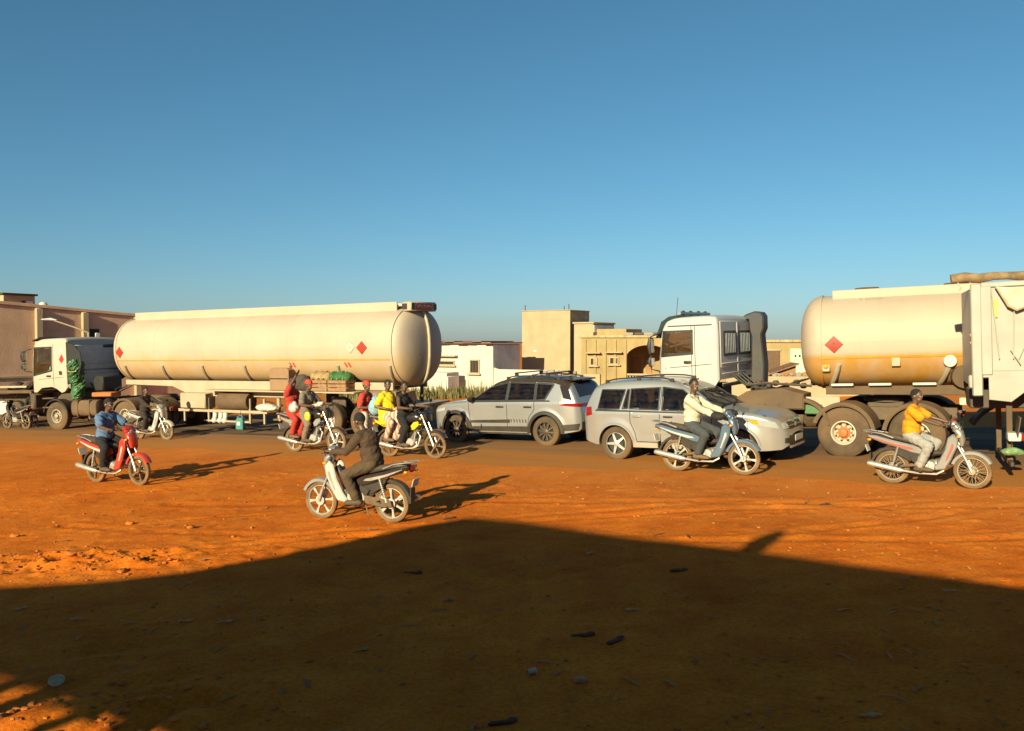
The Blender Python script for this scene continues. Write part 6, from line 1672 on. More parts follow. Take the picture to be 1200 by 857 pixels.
MB().box((5.2, -TW / 2, 2.6), (.07, TW - .02, 2.2), .02).build('headboard', TG, tp)
MB().box((2.6, -TW / 2, 1.90), (5.0, TW - .2, .08), .01).build('floor_plate', DARKMETAL, tp)
MB().prism([(.14, 1.86), (.72, 1.86), (.72, 1.66), (.46, 1.44), (.14, 1.48)], -TW - .02, -TW + .02, .008).build('skirt_panel', TG, tp)
MB().prism([(.25, 3.33), (.55, 3.30), (1.15, 3.33), (.95, 3.08), (.55, 2.92), (.42, 3.0)], -TW - .16, -TW - .02, .03).build('tarp_flap', M('canvas_flap', (.55, .48, .34), .9, var=.25, bump=.4, bs=20), tp)
for (p, q) in (((.20, 3.3), (.30, 2.15)), ((.52, 2.95), (.50, 2.15)), ((1.05, 3.3), (.56, 2.12)), ((.46, 2.3), (.60, 2.05))):
    MB().tube([(p[0], -TW - .05, p[1]), (q[0], -TW - .05, q[1])], .009, 5).build('strap', TS, tp)
MB().box((.26, -TW - .02, 2.98), (.05, .02, .3), .004).build('reflector', M('yellow_reflector', (.75, .5, .04), .4), tp)
for z_ in (2.55, 2.42): MB().tube([(-.12, -TW + .05, z_), (-.02, -TW + .05, z_)], .03, 8).build('hinge', M('rusty_hinge', (.4, .2, .1), .7), tp)
MB().box((-.1, -TW + .05, 1.78), (.1, .1, .22), .02).build('latch', TG, tp)
MB().box((2.6, -TW / 2, 1.45), (5.4, .8, .34), .02).build('chassis_rail', DARKMETAL, tp)
for k in range(2): MB().lathe([(.001, -.2), (.13, -.2), (.15, -.16), (.15, .16), (.13, .2), (.001, .2)], (.98 + .36 * k, -TW + .18, 1.66), 'z', 16).build('air_tank', M('dull_grey_tank', (.22, .19, .15), .5, dust=.4, dust_h=2), tp)
MB().box((1.2, -TW + .15, 1.87), (.9, .3, .03), .01).build('tank_bracket', TG, tp); MB().box((1.2, -TW + .15, 1.44), (.9, .3, .04), .01).build('tank_bracket', TG, tp)
MB().lathe([(.001, -.06), (.16, -.06), (.19, 0), (.16, .06), (.001, .06)], (1.02, -TW + .1, 1.25), 'y', 18).build('brake_chamber', DARKMETAL, tp)
for sd, yy in ((-1, -TW + .18), (1, -.18)):
    wheel(tp, 'rear_wheel', (1.75, yy, .5), .5, .3, .24, 'truck', STEELRIM, RUBBER, sd, MATS['steel_hub'])
    wheel(tp, 'front_wheel', (5.2, yy, .5), .5, .3, .24, 'truck', STEELRIM, RUBBER, sd, MATS['steel_hub'])
    MB().arc_shell((1.75, yy, .5), .60, 20, 165, .2, .02, 14, 0, .05).build('mudguard', DARKMETAL, tp)
axle(tp, 1.75, .5, .1); MB().tube([(1.75, -TW + .2, .5), (1.75, -.2, .5)], .08, 10).build('rear_axle', DARKMETAL, tp)
MB().box((.45, -TW / 2, .42), (.07, TW + .1, .09), .015).build('underrun_bar', BLACK, tp)
for y in (-TW + .25, -.25): MB().box((.45, y, .95), (.09, .06, 1.1), .01).build('bar_bracket', DUSTYBODY, tp)
MB().box((.5, -TW + .15, .86), (.2, .3, .14), .02).build('lamp_box', WHITE, tp); MB().box((.62, -TW + .14, .86), (.05, .3, .12), .01).build('tail_light', REDLENS, tp)
MB().box((.55, -TW + .04, 1.05), (.02, .36, .3), .005, Matrix.Rotation(.15, 3, 'Y')).build('mud_flap', DARKMETAL, tp)
place(tp, gp(1152, 565), -24.0, 0, -TW, lz=.12)
tarp = MB(); n = 26
pp = [(-.38 + 5.4 * i / n, -TW + .02 + .02 * math.sin(i * 1.7), 3.50 + .018 * math.sin(i * 2.3)) for i in range(n + 1)]
tarp.tube(pp, [.075 + .012 * math.sin(i * 1.3) + .008 * math.sin(i * 3.1) for i in range(n + 1)], 14)
ta = thing('rolled_tarpaulin', 'brown rolled tarpaulin lashed along the top edge of the white tipper body', 'tarpaulin')
tarp.build('roll', M('brown_canvas', (.25, .155, .08), .9, var=.5, vs=6, bump=.5, bs=25), ta)
MB().tube([(.92, -TW + .02, 3.46), (1.10, -TW + .02, 3.54)], .125, 14).build('strap_band', BLACK, ta)
for (x0, x1, z1) in ((-.30, -.26, 3.30), (-.12, -.10, 3.26)):
    MB().tube([(x0, -TW + .02, 3.46), ((x0 + x1) / 2 + .05, -TW, (3.46 + z1) / 2 - .03), (x1, -TW + .02, z1)], .012, 5).build('loose_rope', TS, ta)
share(ta, tp)

# truck ahead of the left tanker, only its tail in view
fb = thing('flatbed_truck', 'tail of a dark flatbed truck ahead of the left tanker at the left edge', 'truck')
MB().box((1.6, 0, 1.35), (4.2, 2.4, .12), .02).build('deck', DUSTYBODY, fb)
MB().box((1.2, 1.1, 1.55), (2.2, .06, .08), .01).build('side_rail', CREAMSTEEL, fb)
for y in (-.42, .42): MB().box((1.8, y, 1.1), (4.4, .1, .24), .01).build('chassis_rail', DARKMETAL, fb)
for sd in (-1, 1):
    wheel(fb, 'rear_wheel', (.9, sd * 1.0, .5), .5, .3, .24, 'truck', STEELRIM, RUBBER, sd, MATS['steel_hub'])
    MB().box((-.5, sd * .85, .95), (.06, .4, .16), .02).build('tail_light', REDLENS, fb)
axle(fb, .9, .5)
MB().box((-.45, 0, .7), (.08, 2.3, .14), .02).build('rear_bar', DARKMETAL, fb)
MB().box((1.6, 1.15, .72), (.75, .06, .55), .03).build('side_locker', WHITE, fb)
ld = MB()
for k in range(9): ld.ell((-.2 + .33 * k, .5 - .25 * (k % 3), 1.5 + .06 * (k % 2)), (.26, .35, .16))
lm = remesh(ld, .03, 4, .03, 3); lm.materials.append(M('dark_load', (.10, .06, .045), .9, var=.5)); link('load', lm, fb)
place(fb, gp(41, 500.5), H_L, -.5, 1.2)

# ------------------------------------------------------------------ cargo on the long trailer
def on_trailer(o, x, y, z, rz=0.):
    o.matrix_world = lt.matrix_world @ Matrix.Translation((x, y, z)) @ Matrix.Rotation(R(rz), 4, 'Z'); return o
bx = thing('cargo_chest', 'big brown sheet chest on the trailer shelf behind the red-capped rider', 'chest')
MB().prism([(-.38, 0), (.38, 0), (.38, .62), (.30, .68), (-.30, .68), (-.38, .62)], -.25, .25, .02).build('chest', M('brown_chest', (.26, .15, .08), .7, dust=.3, dust_h=3), bx)
MB().box((0, .258, .36), (.7, .012, .03)).build('lid_gap', SEAM, bx); on_trailer(bx, 1.75, 1.05, 1.36)
bx2 = thing('dark_bundle', 'dark lumpy bundle beside the brown chest on the trailer shelf', 'bundle')
m_ = remesh(MB().ell((0, 0, .24), (.3, .24, .25)).ell((-.2, 0, .16), (.25, .22, .18)), .02, 3, .03, 8); m_.materials.append(M('dark_cloth', (.07, .05, .035), .9)); link('cloth', m_, bx2); on_trailer(bx2, 1.05, 1.05, 1.36)
for k, (x, lab) in enumerate(((.25, 'left one of two open wooden crates on the trailer shelf, sacks on top'), (-.45, 'right one of two open wooden crates on the trailer shelf, green bundle on top'))):
    c_ = thing('wooden_crate', lab, 'crate', 'crates on the trailer shelf'); wd = M('pale_crate_wood', (.30, .15, .07), .8, vs=14, var=.3)
    for z_ in (.06, .17, .28):
        for y in (-.24, .24): MB().box((0, y, z_), (.66, .018, .09), .004).build('slat', wd, c_)
        for x_ in (-.33, .33): MB().box((x_, 0, z_), (.018, .46, .09), .004).build('slat', wd, c_)
    MB().box((0, 0, .012), (.64, .46, .02)).build('base', wd, c_); on_trailer(c_, x, 1.05, 1.36)
    sk = thing('sack' if k == 0 else 'green_bundle', 'heap of tan sacks tied on the left crate of the trailer shelf' if k == 0 else 'green wrapped bundle strapped on the right crate of the trailer shelf', 'sack' if k == 0 else 'bundle')
    e = MB()
    for j in range(4): e.ell((-.24 + .16 * j, .02 * (j % 2), .10 + .03 * (j % 2)), (.15, .22, .16))
    m_ = remesh(e, .018, 3, .025, 4 + k); m_.materials.append(M('tan_sackcloth', (.36, .23, .10), .9, var=.3) if k == 0 else M('green_wrap', (.035, .12, .03), .7, var=.4, vs=9)); link('cloth', m_, sk)
    for j in range(3): MB().tube([(-.2 + .2 * j, -.22, .02), (-.17 + .2 * j, 0, .29), (-.2 + .2 * j, .24, .04)], .012, 5).build('strap', M('yellow_strap', (.5, .42, .12), .7) if k else SEAM, sk)
    on_trailer(sk, x, 1.05, 1.36 + .30)
jc = thing('jerrycan', 'small turquoise jerrycan hanging under the long tank trailer', 'jerrycan'); TQ = M('turquoise_plastic', (.07, .22, .21), .5)
MB().prism([(-.14, 0), (.14, 0), (.15, .05), (.15, .30), (.08, .38), (-.12, .38), (-.15, .30), (-.15, .05)], -.09, .09, .025).build('can', TQ, jc)
MB().tube([(-.08, 0, .37), (-.05, 0, .45), (.06, 0, .45), (.08, 0, .37)], .015, 6).build('handle', TQ, jc); MB().tube([(.1, 0, .36), (.13, 0, .42)], .03, 8).build('cap', BLACK, jc)
MB().tube([(0, 0, .45), (0, -.02, .66)], .008, 5).build('rope', SEAM, jc); MB().box((0, .095, .2), (.14, .012, .12), .004).build('sticker', PLATE, jc)
on_trailer(jc, 3.55, 1.12, .10)
bg_ = thing('white_bundle', 'white cloth bundle lying on the trailer side guard near the rear wheels', 'bundle')
m_ = remesh(MB().ell((0, 0, .1), (.42, .2, .13)).ell((-.2, 0, .08), (.3, .22, .1)), .02, 3, .025, 2); m_.materials.append(M('white_cloth', (.55, .5, .43), .9)); link('cloth', m_, bg_); on_trailer(bg_, 2.45, 1.12, .72)
gt = thing('green_bundle', 'tall green tarpaulin bundle hanging behind the cream cab', 'bundle')
e = MB(); e.box((0, 0, .72), (.44, .36, 1.36), .12); e.ell((.02, .1, 1.2), (.27, .22, .24)); e.ell((0, .1, .78), (.2, .24, .3)); e.ell((0, .05, .25), (.24, .22, .28))
m_ = remesh(e, .02, 3, .10, 6); m_.materials.append(M('green_plastic_sheet', (.04, .12, .035), .4, var=.5, vs=6)); link('sheet', m_, gt)
MB().tube([(0, 0, 1.4), (0, 0, 1.9)], .01, 5).build('rope', SEAM, gt)
MB().tube([(-.2, .25, 1.0), (0, .34, .98), (.2, .26, 1.02)], .012, 5).build('lashing', M('yellow_strap', (.5, .42, .12), .7), gt)
gt.matrix_world = tl.matrix_world @ Matrix.Translation((-1.02, 1.05, 1.13))
pl = thing('green_cushion', 'pale green cushion seen through the window of the cream cab', 'cushion')
m_ = remesh(MB().ell((0, 0, .15), (.22, .2, .2)), .02, 2, .02, 2); m_.materials.append(M('pale_green_cloth', (.35, .55, .30), .9)); link('cloth', m_, pl)
pl.matrix_world = tl.matrix_world @ Matrix.Translation((.35, .8, 2.08))

# ------------------------------------------------------------------ bikes and riders
ALLOYW = M('pale_alloy', (.55, .51, .44), .35, .5, dust=.3, dust_h=2)
RIMBLK = M('black_alloy', (.04, .035, .03), .4, .3, dust=.55, dust_h=2, vs=9)
RIMGREY = M('dull_alloy', (.42, .36, .27), .45, .4, dust=.5, dust_h=2, vs=9)
RED = M('red_plastic', (.50, .035, .02), .28, dust=.25, dust_h=1.0, coat=.4)
WHITEP = M('white_plastic', (.47, .45, .42), .3, dust=.22, dust_h=1.0, coat=.3)
SILVERP = M('silver_plastic', (.36, .35, .34), .3, .5, dust=.25, dust_h=1.0, coat=.3)
BLUEP = M('steel_blue_plastic', (.10, .16, .23), .28, .2, dust=.22, dust_h=1.0, coat=.4)
BLACKP = M('gloss_black_plastic', (.015, .015, .017), .2, dust=.25, dust_h=1.0, coat=.4)
YELLP = M('yellow_plastic', (.70, .50, .02), .35, dust=.15, dust_h=1.0)
GREYP = M('grey_plastic', (.25, .24, .24), .35, dust=.3, dust_h=1.0)
def cloth(n, c): return M(n, c, .9, vs=14, var=.18, bump=.25, bs=120)
G = 'motorcycles on the road and the dirt'; GP = 'riders and passengers'
def std(label, shirt, trousers, tilt=(.10, 0, 1), **k):
    o = dict(pelvis=(.33, 0, .868), torso_dir=tilt, hands=((.905, .29, 1.03), (.905, -.29, 1.03)), feet=((.52, .20, .275), (.52, -.20, .275)), size=.94)
    o.update(k); return person(label, GP, o.pop('pelvis'), o.pop('torso_dir'), o.pop('hands'), o.pop('feet'), shirt, trousers, **o)

# 1 red underbone, rider in blue
b1 = underbone('red motorcycle with black seat crossing the dirt at the left', G, RED, WHITEP, RIMBLK, 5, seatmat=None)
ride(b1, (111, 566), (163.6, 570), 1.24)
p1 = std('rider in a blue polo shirt and black trousers on the red motorcycle', cloth('blue_polo', (.09, .15, .27)), cloth('black_trousers', (.014, .012, .012)), (.20, 0, 1), pelvis=(.30, 0, .868), look=(1, .1, -.25), sleeve='short', loose=.012, seed=3); share(p1, b1)
# 2 white underbone by the tanker, rider in dark clothes
b2 = underbone('pale white and silver motorcycle beside the front wheels of the long tanker', G, WHITEP, GREYP, RIMGREY, 36)
place(b2, gp(195, 516.5), -27, 1.24, 0)
p2_ = std('rider in dark brown clothes on the pale motorcycle beside the long tanker', cloth('dark_brown_cloth', (.035, .02, .014)), cloth('dark_brown_cloth', (.035, .02, .014)), (.05, 0, 1), sleeve='long', seed=4, look=(1, -.2, -.05)); share(p2_, b2)
# 3 black roadster with two up
b3 = roadster('black motorcycle with pale cast wheels carrying two people past the tanker', G, BLACKP, GREYP, ALLOYW, 5)
ride(b3, (345, 530), (394.7, 532), 1.27)
p3_ = std('rider in a red cap and grey shirt on the black motorcycle', cloth('grey_brown_shirt', (.20, .15, .11)), cloth('dusty_grey_trousers', (.20, .15, .10)), (.12, 0, 1), pelvis=(.40, 0, .935), hands=((.885, .32, 1.09), (.885, -.32, 1.09)), sleeve='short', cap=M('red_cap_cloth', (.62, .05, .02), .8), look=(1, -.25, -.1), seed=5); share(p3_, b3)
p4_ = std('woman in a red dress and dark headscarf riding behind, one arm raised', cloth('red_dress', (.42, .035, .022)), MATS['red_dress'], (-.04, 0, 1), pelvis=(-.02, 0, .965), hands=((.24, .20, 1.10), (.36, -.16, 1.92)), feet=((.16, .2, .36), (.16, -.2, .36)), grip=(False, False), sleeve='short', headwrap=cloth('plum_scarf', (.07, .03, .05)), robe=True, look=(.8, -.5, -.1), elbow_pole=((-.4, .5, -.7), (.1, -.8, .2)), seed=6, shoe=SANDAL); share(p4_, b3)
ws = thing('white_bag', 'white bag on the lap of the woman in red', 'bag')
m_ = remesh(MB().ell((0, 0, 0), (.13, .12, .12)).ell((.05, -.03, .09), (.06, .06, .06)), .014, 3, .015, 9); m_.materials.append(MATS['white_cloth']); link('bag', m_, ws); ws.matrix_world = b3.matrix_world @ Matrix.Translation((.20, -.20, 1.06))
ws = thing('white_parcel', 'white parcel held over the tank of the black motorcycle', 'parcel')
m_ = remesh(MB().ell((0, 0, 0), (.16, .15, .06)).ell((.1, .03, .06), (.12, .1, .05)), .014, 3, .012, 10); m_.materials.append(MATS['white_cloth']); link('parcel', m_, ws); ws.matrix_world = b3.matrix_world @ Matrix.Translation((.76, -.05, 1.09))
ws = thing('yellow_bag', 'small yellow and white bag by the knee of the red-capped rider', 'bag')
m_ = remesh(MB().ell((0, 0, 0), (.09, .06, .12)), .012, 3, .012, 11); m_.materials.append(YELLP); link('bag', m_, ws); ws.matrix_world = b3.matrix_world @ Matrix.Translation((.66, -.25, .87))
# 4 yellow roadster with cargo
b4 = roadster('black and yellow motorcycle carrying two people in front of the tanker rear', G, BLACKP, YELLP, RIMBLK, 6, wb=1.27)
ride(b4, (456.7, 535.5), (510.8, 538), 1.27)
p5_ = std('dark-clothed rider on the yellow and black motorcycle', cloth('black_vest', (.018, .014, .012)), MATS['black_trousers'], (.03, 0, 1), pelvis=(.42, 0, .93), hands=((.885, .32, 1.09), (.885, -.32, 1.09)), sleeve='none', look=(.7, -.7, -.05), seed=7, hair=True); share(p5_, b4)
ST = bpy.data.materials.new('pink_striped_wrap'); ST.use_nodes = True
_N = ST.node_tree.nodes; _L = ST.node_tree.links; _w = _N.new('ShaderNodeTexWave'); _w.inputs['Scale'].default_value = 3.2; _w.inputs['Distortion'].default_value = 2.5
_t = _N.new('ShaderNodeTexCoord'); _L.new(_t.outputs['Object'], _w.inputs[0]); _r = _N.new('ShaderNodeValToRGB'); _r.color_ramp.elements[0].position = .4; _r.color_ramp.elements[1].position = .55
_r.color_ramp.elements[0].color = (.42, .20, .14, 1); _r.color_ramp.elements[1].color = (.52, .44, .34, 1); _L.new(_w.outputs[0], _r.inputs[0]); _L.new(_r.outputs[0], _N['Principled BSDF'].inputs['Base Color']); _N['Principled BSDF'].inputs['Roughness'].default_value = .9
YS = bpy.data.materials.new('yellow_print_cloth'); YS.use_nodes = True
_N = YS.node_tree.nodes; _L = YS.node_tree.links; _v = _N.new('ShaderNodeTexVoronoi'); _v.inputs['Scale'].default_value = 9
_t = _N.new('ShaderNodeTexCoord'); _L.new(_t.outputs['Object'], _v.inputs['Vector']); _r = _N.new('ShaderNodeValToRGB'); _r.color_ramp.elements[0].position = .16; _r.color_ramp.elements[1].position = .24
_r.color_ramp.elements[0].color = (.40, .22, .01, 1); _r.color_ramp.elements[1].color = (.70, .47, .012, 1); _L.new(_v.outputs['Distance'], _r.inputs[0]); _L.new(_r.outputs[0], _N['Principled BSDF'].inputs['Base Color']); _N['Principled BSDF'].inputs['Roughness'].default_value = .9
p6_ = std('passenger in a loose bright yellow printed shirt and striped wrap behind the dark rider', YS, ST, (-.02, 0, 1), pelvis=(-.02, 0, .965), hands=((.26, .24, 1.12), (.16, -.26, 1.10)), feet=((.14, .22, .38), (.14, -.22, .38)), grip=(False, False), sleeve='short', look=(.8, -.55, -.1), robe=True, loose=.035, seed=8, shoe=SANDAL); share(p6_, b4)
sb = thing('blue_bag', 'pale blue cloth bag on the rack behind the passenger in yellow', 'bag')
m_ = remesh(MB().ell((0, 0, 0), (.15, .17, .2)).ell((.02, 0, .16), (.09, .1, .1)), .016, 3, .03, 14); m_.materials.append(cloth('pale_blue_cloth', (.24, .38, .46))); link('bag', m_, sb)
MB().tube([(-.05, 0, .24), (0, 0, .33), (.06, 0, .24)], .012, 6).build('handle', MATS['pale_blue_cloth'], sb)
sb.matrix_world = b4.matrix_world @ Matrix.Translation((-.36, -.02, 1.11))
p7_ = person('pedestrian in a red cap and red top standing behind the yellow motorcycle', GP, (0, 0, .94), (.02, 0, 1), ((.28, .18, 1.12), (.26, -.2, 1.1)), ((.04, .12, 0.0), (-.02, -.12, 0.0)), cloth('red_top', (.50, .05, .03)), cloth('white_wrap', (.62, .55, .44)), sleeve='short', cap=MATS['red_cap_cloth'], look=(.9, -.2, 0), grip=(False, False), knee_pole=((1, .1, 0), (1, -.1, 0)), seed=9, size=1.0)
place(p7_, gp(430, 529), -20)
# 5 silver underbone in the foreground, heading left
b5 = underbone('silver and white motorcycle with pale star wheels riding left, nearest in the foreground', G, SILVERP, CHROME, ALLOYW, 6, shield=WHITEP, mirrors=False, tailm=BLACKP)
ride(b5, (460, 613.5), (377, 608.5), 1.24)
p8_ = std('rider in a dark brown long shirt on the nearest motorcycle, back half turned', cloth('dark_umber_shirt', (.075, .038, .020)), cloth('umber_trousers', (.085, .05, .024)), (.34, 0, 1), pelvis=(.29, 0, .875), loose=.018, sleeve='long', look=(1, -.15, -.15), seed=12, hunch=.03); share(p8_, b5)
# 6 blue underbone in front of the silver SUV
b6 = underbone('steel blue motorcycle with white stripes and pale wheels in front of the silver SUV', G, BLUEP, WHITEP, ALLOYW, 5)
ride(b6, (795, 552.5), (873.6, 557.5), 1.24)
p9_ = std('rider in a cream long-sleeved shirt and grey trousers on the blue motorcycle', cloth('cream_shirt', (.55, .49, .36)), cloth('slate_trousers', (.06, .062, .065)), (.02, 0, 1), pelvis=(.31, 0, .872), size=.97, loose=.012, hands=((.885, .28, 1.03), (.885, -.28, 1.03)), sleeve='long', look=(.8, -.6, -.05), seed=13, shoe=SANDAL); share(p9_, b6)
for s_ in (-1, 1):
    hm_ = thing('handlebar_muff', 'black padded muff on the ' + ('near' if s_ < 0 else 'far') + ' handlebar grip of the blue motorcycle', 'muff', 'handlebar muffs')
    m_ = remesh(MB().ell((0, 0, 0), (.12, .085, .075)).ell((-.08, 0, .01), (.06, .07, .06)), .012, 3, .014, 20); m_.materials.append(M('black_padding', (.018, .014, .012), .8)); link('padding', m_, hm_)
    hm_.matrix_world = b6.matrix_world @ Matrix.Translation((.92, s_ * .29, 1.03))
# 7 silver underbone on the right, rider in yellow
b7 = underbone('silver and white motorcycle ridden right by the man in yellow', G, SILVERP, M('red_white_decal', (.42, .10, .07), .4), RIMGREY, 32, shield=SILVERP)
ride(b7, (1048, 567), (1142.5, 573.7), 1.24)
p10_ = std('rider in a bright yellow shirt and light grey trousers on the silver motorcycle', cloth('yellow_shirt', (.64, .26, .004)), cloth('light_grey_trousers', (.34, .31, .28)), (.10, 0, 1), pelvis=(.32, 0, .872), loose=.012, sleeve='short', look=(1, -.3, -.02), seed=14); share(p10_, b7)
# 8 parked dark bike and man at the far left, by the flatbed
b8 = underbone('dark motorcycle parked by the flatbed truck at the far left', G, BLACKP, GREYP, RIMBLK, 5)
place(b8, gp(30, 503.5), 150, 0, 0)
p11_ = person('man in dark clothes standing by the flatbed truck at the far left', GP, (0, 0, .93), (.05, 0, 1), ((.2, .25, .85), (.2, -.25, .85)), ((.04, .12, 0.0), (-.04, -.12, 0.0)), cloth('black_jacket', (.02, .017, .016)), cloth('dusty_pink_trousers', (.26, .13, .10)), sleeve='long', look=(.6, -.8, 0), grip=(False, False), knee_pole=((1, .1, 0), (1, -.1, 0)), seed=15)
place(p11_, gp(38, 502.5), -60, scale=.82)
# driver of the white cab
p12_ = person('driver at the wheel of the white tractor cab, seen through the side window', GP, (.02, .6, 2.12), (.05, 0, 1), ((.66, .76, 2.34), (.66, .44, 2.34)), ((.6, .75, 1.78), (.6, .45, 1.78)), cloth('driver_brown_shirt', (.10, .05, .03)), MATS['black_trousers'], sleeve='short', look=(1, 0, 0), grip=(False, False), seed=16, size=.92)
share(p12_, tr_)

# green plastic and odds and ends by the tipper bar
gl_ = thing('green_plastic_bag', 'pale green plastic bag hanging by the tail of the white tipper truck', 'bag')
m_ = remesh(MB().ell((0, 0, 0), (.16, .08, .07)).ell((.1, .02, -.02), (.1, .07, .06)), .012, 3, .02, 3); m_.materials.append(M('pale_green_plastic', (.14, .22, .09), .5)); link('bag', m_, gl_)
MB().tube([(0, 0, .06), (.02, .02, .2)], .008, 5).build('cord', SEAM, gl_)
gl_.matrix_world = tp.matrix_world @ Matrix.Translation((.45, -TW + .06, .62))

# ------------------------------------------------------------------ roadside grass
def grass():
    n = 5200; vs = []; fs = []
    for i in range(n):
        u = rng.random(); x = -9.5 + 12.5 * u; y = 42.0 + rng.gauss(0, .8) - .35 * (x + 3)
        h = rng.uniform(.15, .62) * (1.5 if rng.random() < .10 else 1) * (.55 + .9 * float(vnoise(np.array([x * 1.1]), np.array([y * 1.3]), 77)[0])); w = rng.uniform(.012, .03); a = rng.uniform(0, 6.28); l = rng.uniform(.05, .4) * h
        z0 = gz(x) - .05; dx, dy = math.cos(a) * w, math.sin(a) * w; lx, ly = math.cos(a + 1.3) * l, math.sin(a + 1.3) * l; k = len(vs)
        vs += [(x - dx, y - dy, z0), (x + dx, y + dy, z0), (x + dx * .7 + lx * .4, y + dy * .7 + ly * .4, z0 + h * .6), (x - dx * .7 + lx * .4, y - dy * .7 + ly * .4, z0 + h * .6), (x + lx, y + ly, z0 + h)]
        fs += [(k, k + 1, k + 2, k + 3), (k + 3, k + 2, k + 4)]
    o = MB().add(vs, fs).build('roadside_grass', M('dry_green_grass', (.17, .14, .045), .8, vs=1.5, var=.5), None, fix=False)
    tag(o, 'dry green grass growing in front of the white house', 'grass', kind='stuff')
grass()

# ------------------------------------------------------------------ stones, clods and litter on the dirt
dgz = {}
def surf(x, y):
    from mathutils.bvhtree import BVHTree
    if 't' not in dgz:
        g = bpy.data.objects['ground'].data; n = len(g.vertices); co = np.empty(n * 3, np.float32); g.vertices.foreach_get('co', co)
        dgz['co'] = co.reshape(-1, 3)
        xs = np.unique(dgz['co'][:, 0]); ys = np.unique(dgz['co'][:, 1]); dgz['xs'], dgz['ys'] = xs, ys; dgz['z'] = dgz['co'][:, 2].reshape(len(ys), len(xs)); dgz['t'] = 1
    i = int(np.searchsorted(dgz['xs'], x)); j = int(np.searchsorted(dgz['ys'], y))
    return float(dgz['z'][min(j, len(dgz['ys']) - 1), min(i, len(dgz['xs']) - 1)])
def pebble(mb, x, y, s, flat=.6):
    z = surf(x, y); vs = []; R3 = Matrix.Rotation(rng.uniform(0, 6.28), 3, 'Z')
    e = MB().ell((0, 0, 0), (1, 1, 1), 6, 4)
    sx, sy_, sz = s * rng.uniform(.7, 1.4), s * rng.uniform(.6, 1.1), s * flat * rng.uniform(.5, 1.2)
    vs = [R3 @ Vector((p[0] * sx * rng.uniform(.75, 1.2), p[1] * sy_ * rng.uniform(.75, 1.2), p[2] * sz)) + Vector((x, y, z + sz * .35)) for p in e.v]
    mb.add(vs, e.f)
mb = MB()
for i in range(1500):
    y = 4.2 + 14 * rng.random() ** 1.2; x = rng.uniform(-.68, .68) * y
    if RN.x * x + RN.y * y > ROAD_NEAR - .2: continue
    pebble(mb, x, y, rng.choice((.006, .008, .01, .012, .018, .026)))
for i in range(240):
    x = rng.gauss(-5.8, 1.0); y = 10.7 + .02 * (x + 5) + rng.gauss(0, .33); pebble(mb, x, y, rng.choice((.008, .012, .018, .025, .035)))
for i in range(160):
    x = rng.gauss(-3.2, .9); y = rng.gauss(5.9, .5); pebble(mb, x, y, rng.choice((.01, .016, .025, .035)))
o = mb.build('loose_stones', M('laterite_stone', (.50, .14, .016), .95, vs=3, var=.4), fix=False); tag(o, 'small loose laterite stones and clods scattered over the dirt yard', 'stones', kind='stuff')
mb = MB()
for i in range(360):                                   # straw, leaf scraps, paper shreds
    y = 4.4 + 11 * rng.random(); x = rng.uniform(-.65, .65) * y; z = surf(x, y); a = rng.uniform(0, 3.14); l = rng.uniform(.02, .11); w = rng.uniform(.003, .02)
    c, s_ = math.cos(a), math.sin(a); t = rng.uniform(.004, .02)
    mb.add([(x - c * l - s_ * w, y - s_ * l + c * w, z + .004), (x - c * l + s_ * w, y - s_ * l - c * w, z + .004), (x + s_ * w * .8, y - c * w * .8, z + .006 + t), (x - s_ * w * .8, y + c * w * .8, z + .006 + t), (x + c * l + s_ * w * .3, y + s_ * l - c * w * .3, z + .005), (x + c * l - s_ * w * .3, y + s_ * l + c * w * .3, z + .005)], [(0, 1, 2, 3), (3, 2, 4, 5)])
o = mb.build('ground_scraps', M('straw_scraps', (.40, .15, .04), .9, vs=.7, var=.7), fix=False); tag(o, 'straw, twigs and small scraps strewn over the dirt yard', 'scraps', kind='stuff')
def ground_thing(name, label, cat, px, py, maker, group=None, rz=0.):
    P = gp(px, py); o = thing(name, label, cat, group); o.location = (P.x, P.y, surf(P.x, P.y)); o.rotation_euler = (0, 0, rz); maker(o); return o
def m_lid(o):
    MB().lathe([(.001, .012), (.05, .014), (.062, .012), (.07, .02), (.075, .016), (.073, .004), (.001, .0)], (0, 0, .045), 'z', 24).build('disc', M('dirty_white_plastic', (.50, .34, .19), .5, vs=20, var=.3), o)
    o.rotation_euler = (R(28), 0, .4)
_pl = ground_thing('plastic_plate', 'round white plastic plate lying in the shadow at the lower left', 'plate', 61, 809, m_lid); _pl.scale = (.8, .8, .8)
def m_cup(o):
    MB().tube([(-.05, 0, .03), (-.01, .005, .036), (.05, .01, .03)], [.03, .034, .038], 14, False).build('cup', M('crushed_clear_plastic', (.42, .32, .22), .35, spec=.5), o); MB().lathe([(.038, 0), (.042, .004), (.038, .008)], (.052, .01, .03), 'x', 14).build('rim', WHITE, o)
ground_thing('plastic_cup', 'crushed clear plastic cup lying in the shadow at the bottom centre', 'cup', 623, 793, m_cup, rz=.5).scale = (.65, .65, .65)
def m_brick(o):
    MB().box((0, 0, .018), (.10, .055, .04), .01, Matrix.Rotation(.15, 3, 'Y')).build('fragment', M('broken_brick', (.42, .19, .09), .9), o)
ground_thing('brick_fragment', 'small broken brick lying right of the plastic cup', 'brick', 682, 803, m_brick, rz=.3)
def m_rag(o):
    m_ = remesh(MB().ell((0, 0, .012), (.09, .035, .018)).ell((.06, .02, .016), (.05, .03, .02)).ell((-.07, -.012, .01), (.05, .025, .014)), .01, 2, .02, rng.randint(1, 50)); m_.materials.append(M('dark_rag', (.10, .035, .012), .9)); link('cloth', m_, o)
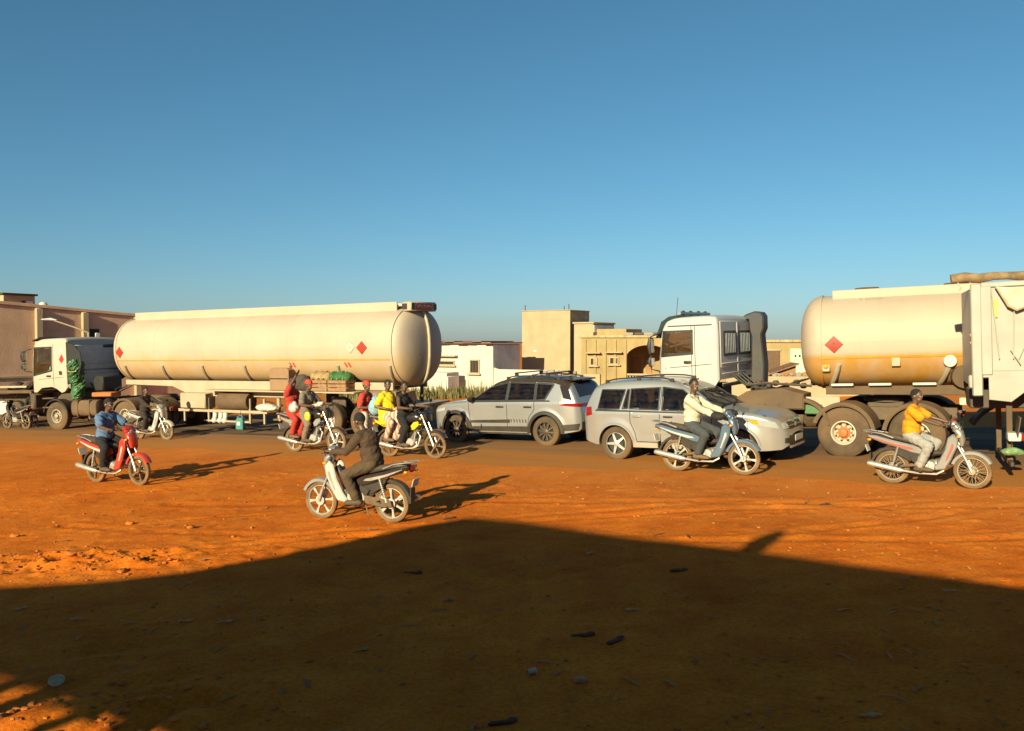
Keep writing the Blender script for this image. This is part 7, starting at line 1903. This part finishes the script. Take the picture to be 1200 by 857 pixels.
for (px, py, lab, rz) in ((968, 592, 'dark rag lying in the sun at the right of the yard', .2), (484, 674, 'dark rag in the shadow below the nearest motorcycle', -.2), (797, 672, 'dark rag in the shadow just below the shadow edge', .1), (684, 748, 'flat dark rag in the middle of the wide shadow', -.1), (527, 609, 'dark scrap beside the shadow of the nearest rider', .5), (723, 755, 'dark rag right of the flat one in the wide shadow', .6), (590, 852, 'dark rag at the bottom edge of the picture', .2)):
    ground_thing('rag', lab, 'rag', px, py, m_rag, 'rags on the dirt', rz)
def m_paper(o):
    rows = [[(-.07 + .035 * i, -.02 + .02 * j, .01 + .018 * abs(math.sin(i * 1.9 + j + o.location.x))) for j in range(3)] for i in range(5)]
    MB().grid(rows).build('sheet', M('pale_paper', (.46, .24, .11), .85), o)
for (px, py, lab, rz) in ((742, 716, 'pale paper scrap in the middle of the shadow', .1), (1116, 697, 'pale paper scrap in the shadow near the right edge', 0), (692, 651, 'tiny pale paper scrap just below the shadow peak', .8), (20, 716, 'pale paper scrap in the shadow near the left edge', 1.0), (84, 729, 'long pale paper strip in the shadow at the left', 0), (215, 731, 'pale paper strip left of the middle of the shadow', .2), (1026, 845, 'pale paper strip at the bottom right edge', .1), (262, 733, 'thin pale paper strip in the shadow left of centre', .3), (72, 637, 'pale paper scrap on the churned ridge', .3), (282, 609, 'pale paper scrap on the sunlit dirt left of the nearest motorcycle', -.2), (434, 623, 'pale paper scrap in front of the rear wheel of the nearest motorcycle', .2), (235, 660, 'pale paper scrap at the shadow edge on the left', .4)):
    ground_thing('paper_scrap', lab, 'paper', px, py, m_paper, 'paper scraps on the dirt', rz)
def m_rock(o):
    e = MB().ell((0, 0, .018), (.07, .05, .032), 10, 7); e.v = [tuple(c * (1 + .18 * math.sin(i * 2.7 + 3 * c)) for c in p) for i, p in enumerate(e.v)]
    e.build('rock', MATS['laterite_stone'], o, 60)
for (px, py, lab, rz) in ((14, 631, 'squat orange rock at the left edge above the churned ridge', .3), (222, 620, 'low orange rock on the sunlit dirt left of centre', 1.), (80, 663, 'orange clod on the churned ridge', .5), (140, 671, 'orange clod at the right end of the churned ridge', 1.4), (150, 615, 'flat orange rock on the sunlit dirt above the ridge', 0.)):
    ground_thing('rock', lab, 'rock', px, py, m_rock, 'rocks on the dirt', rz)
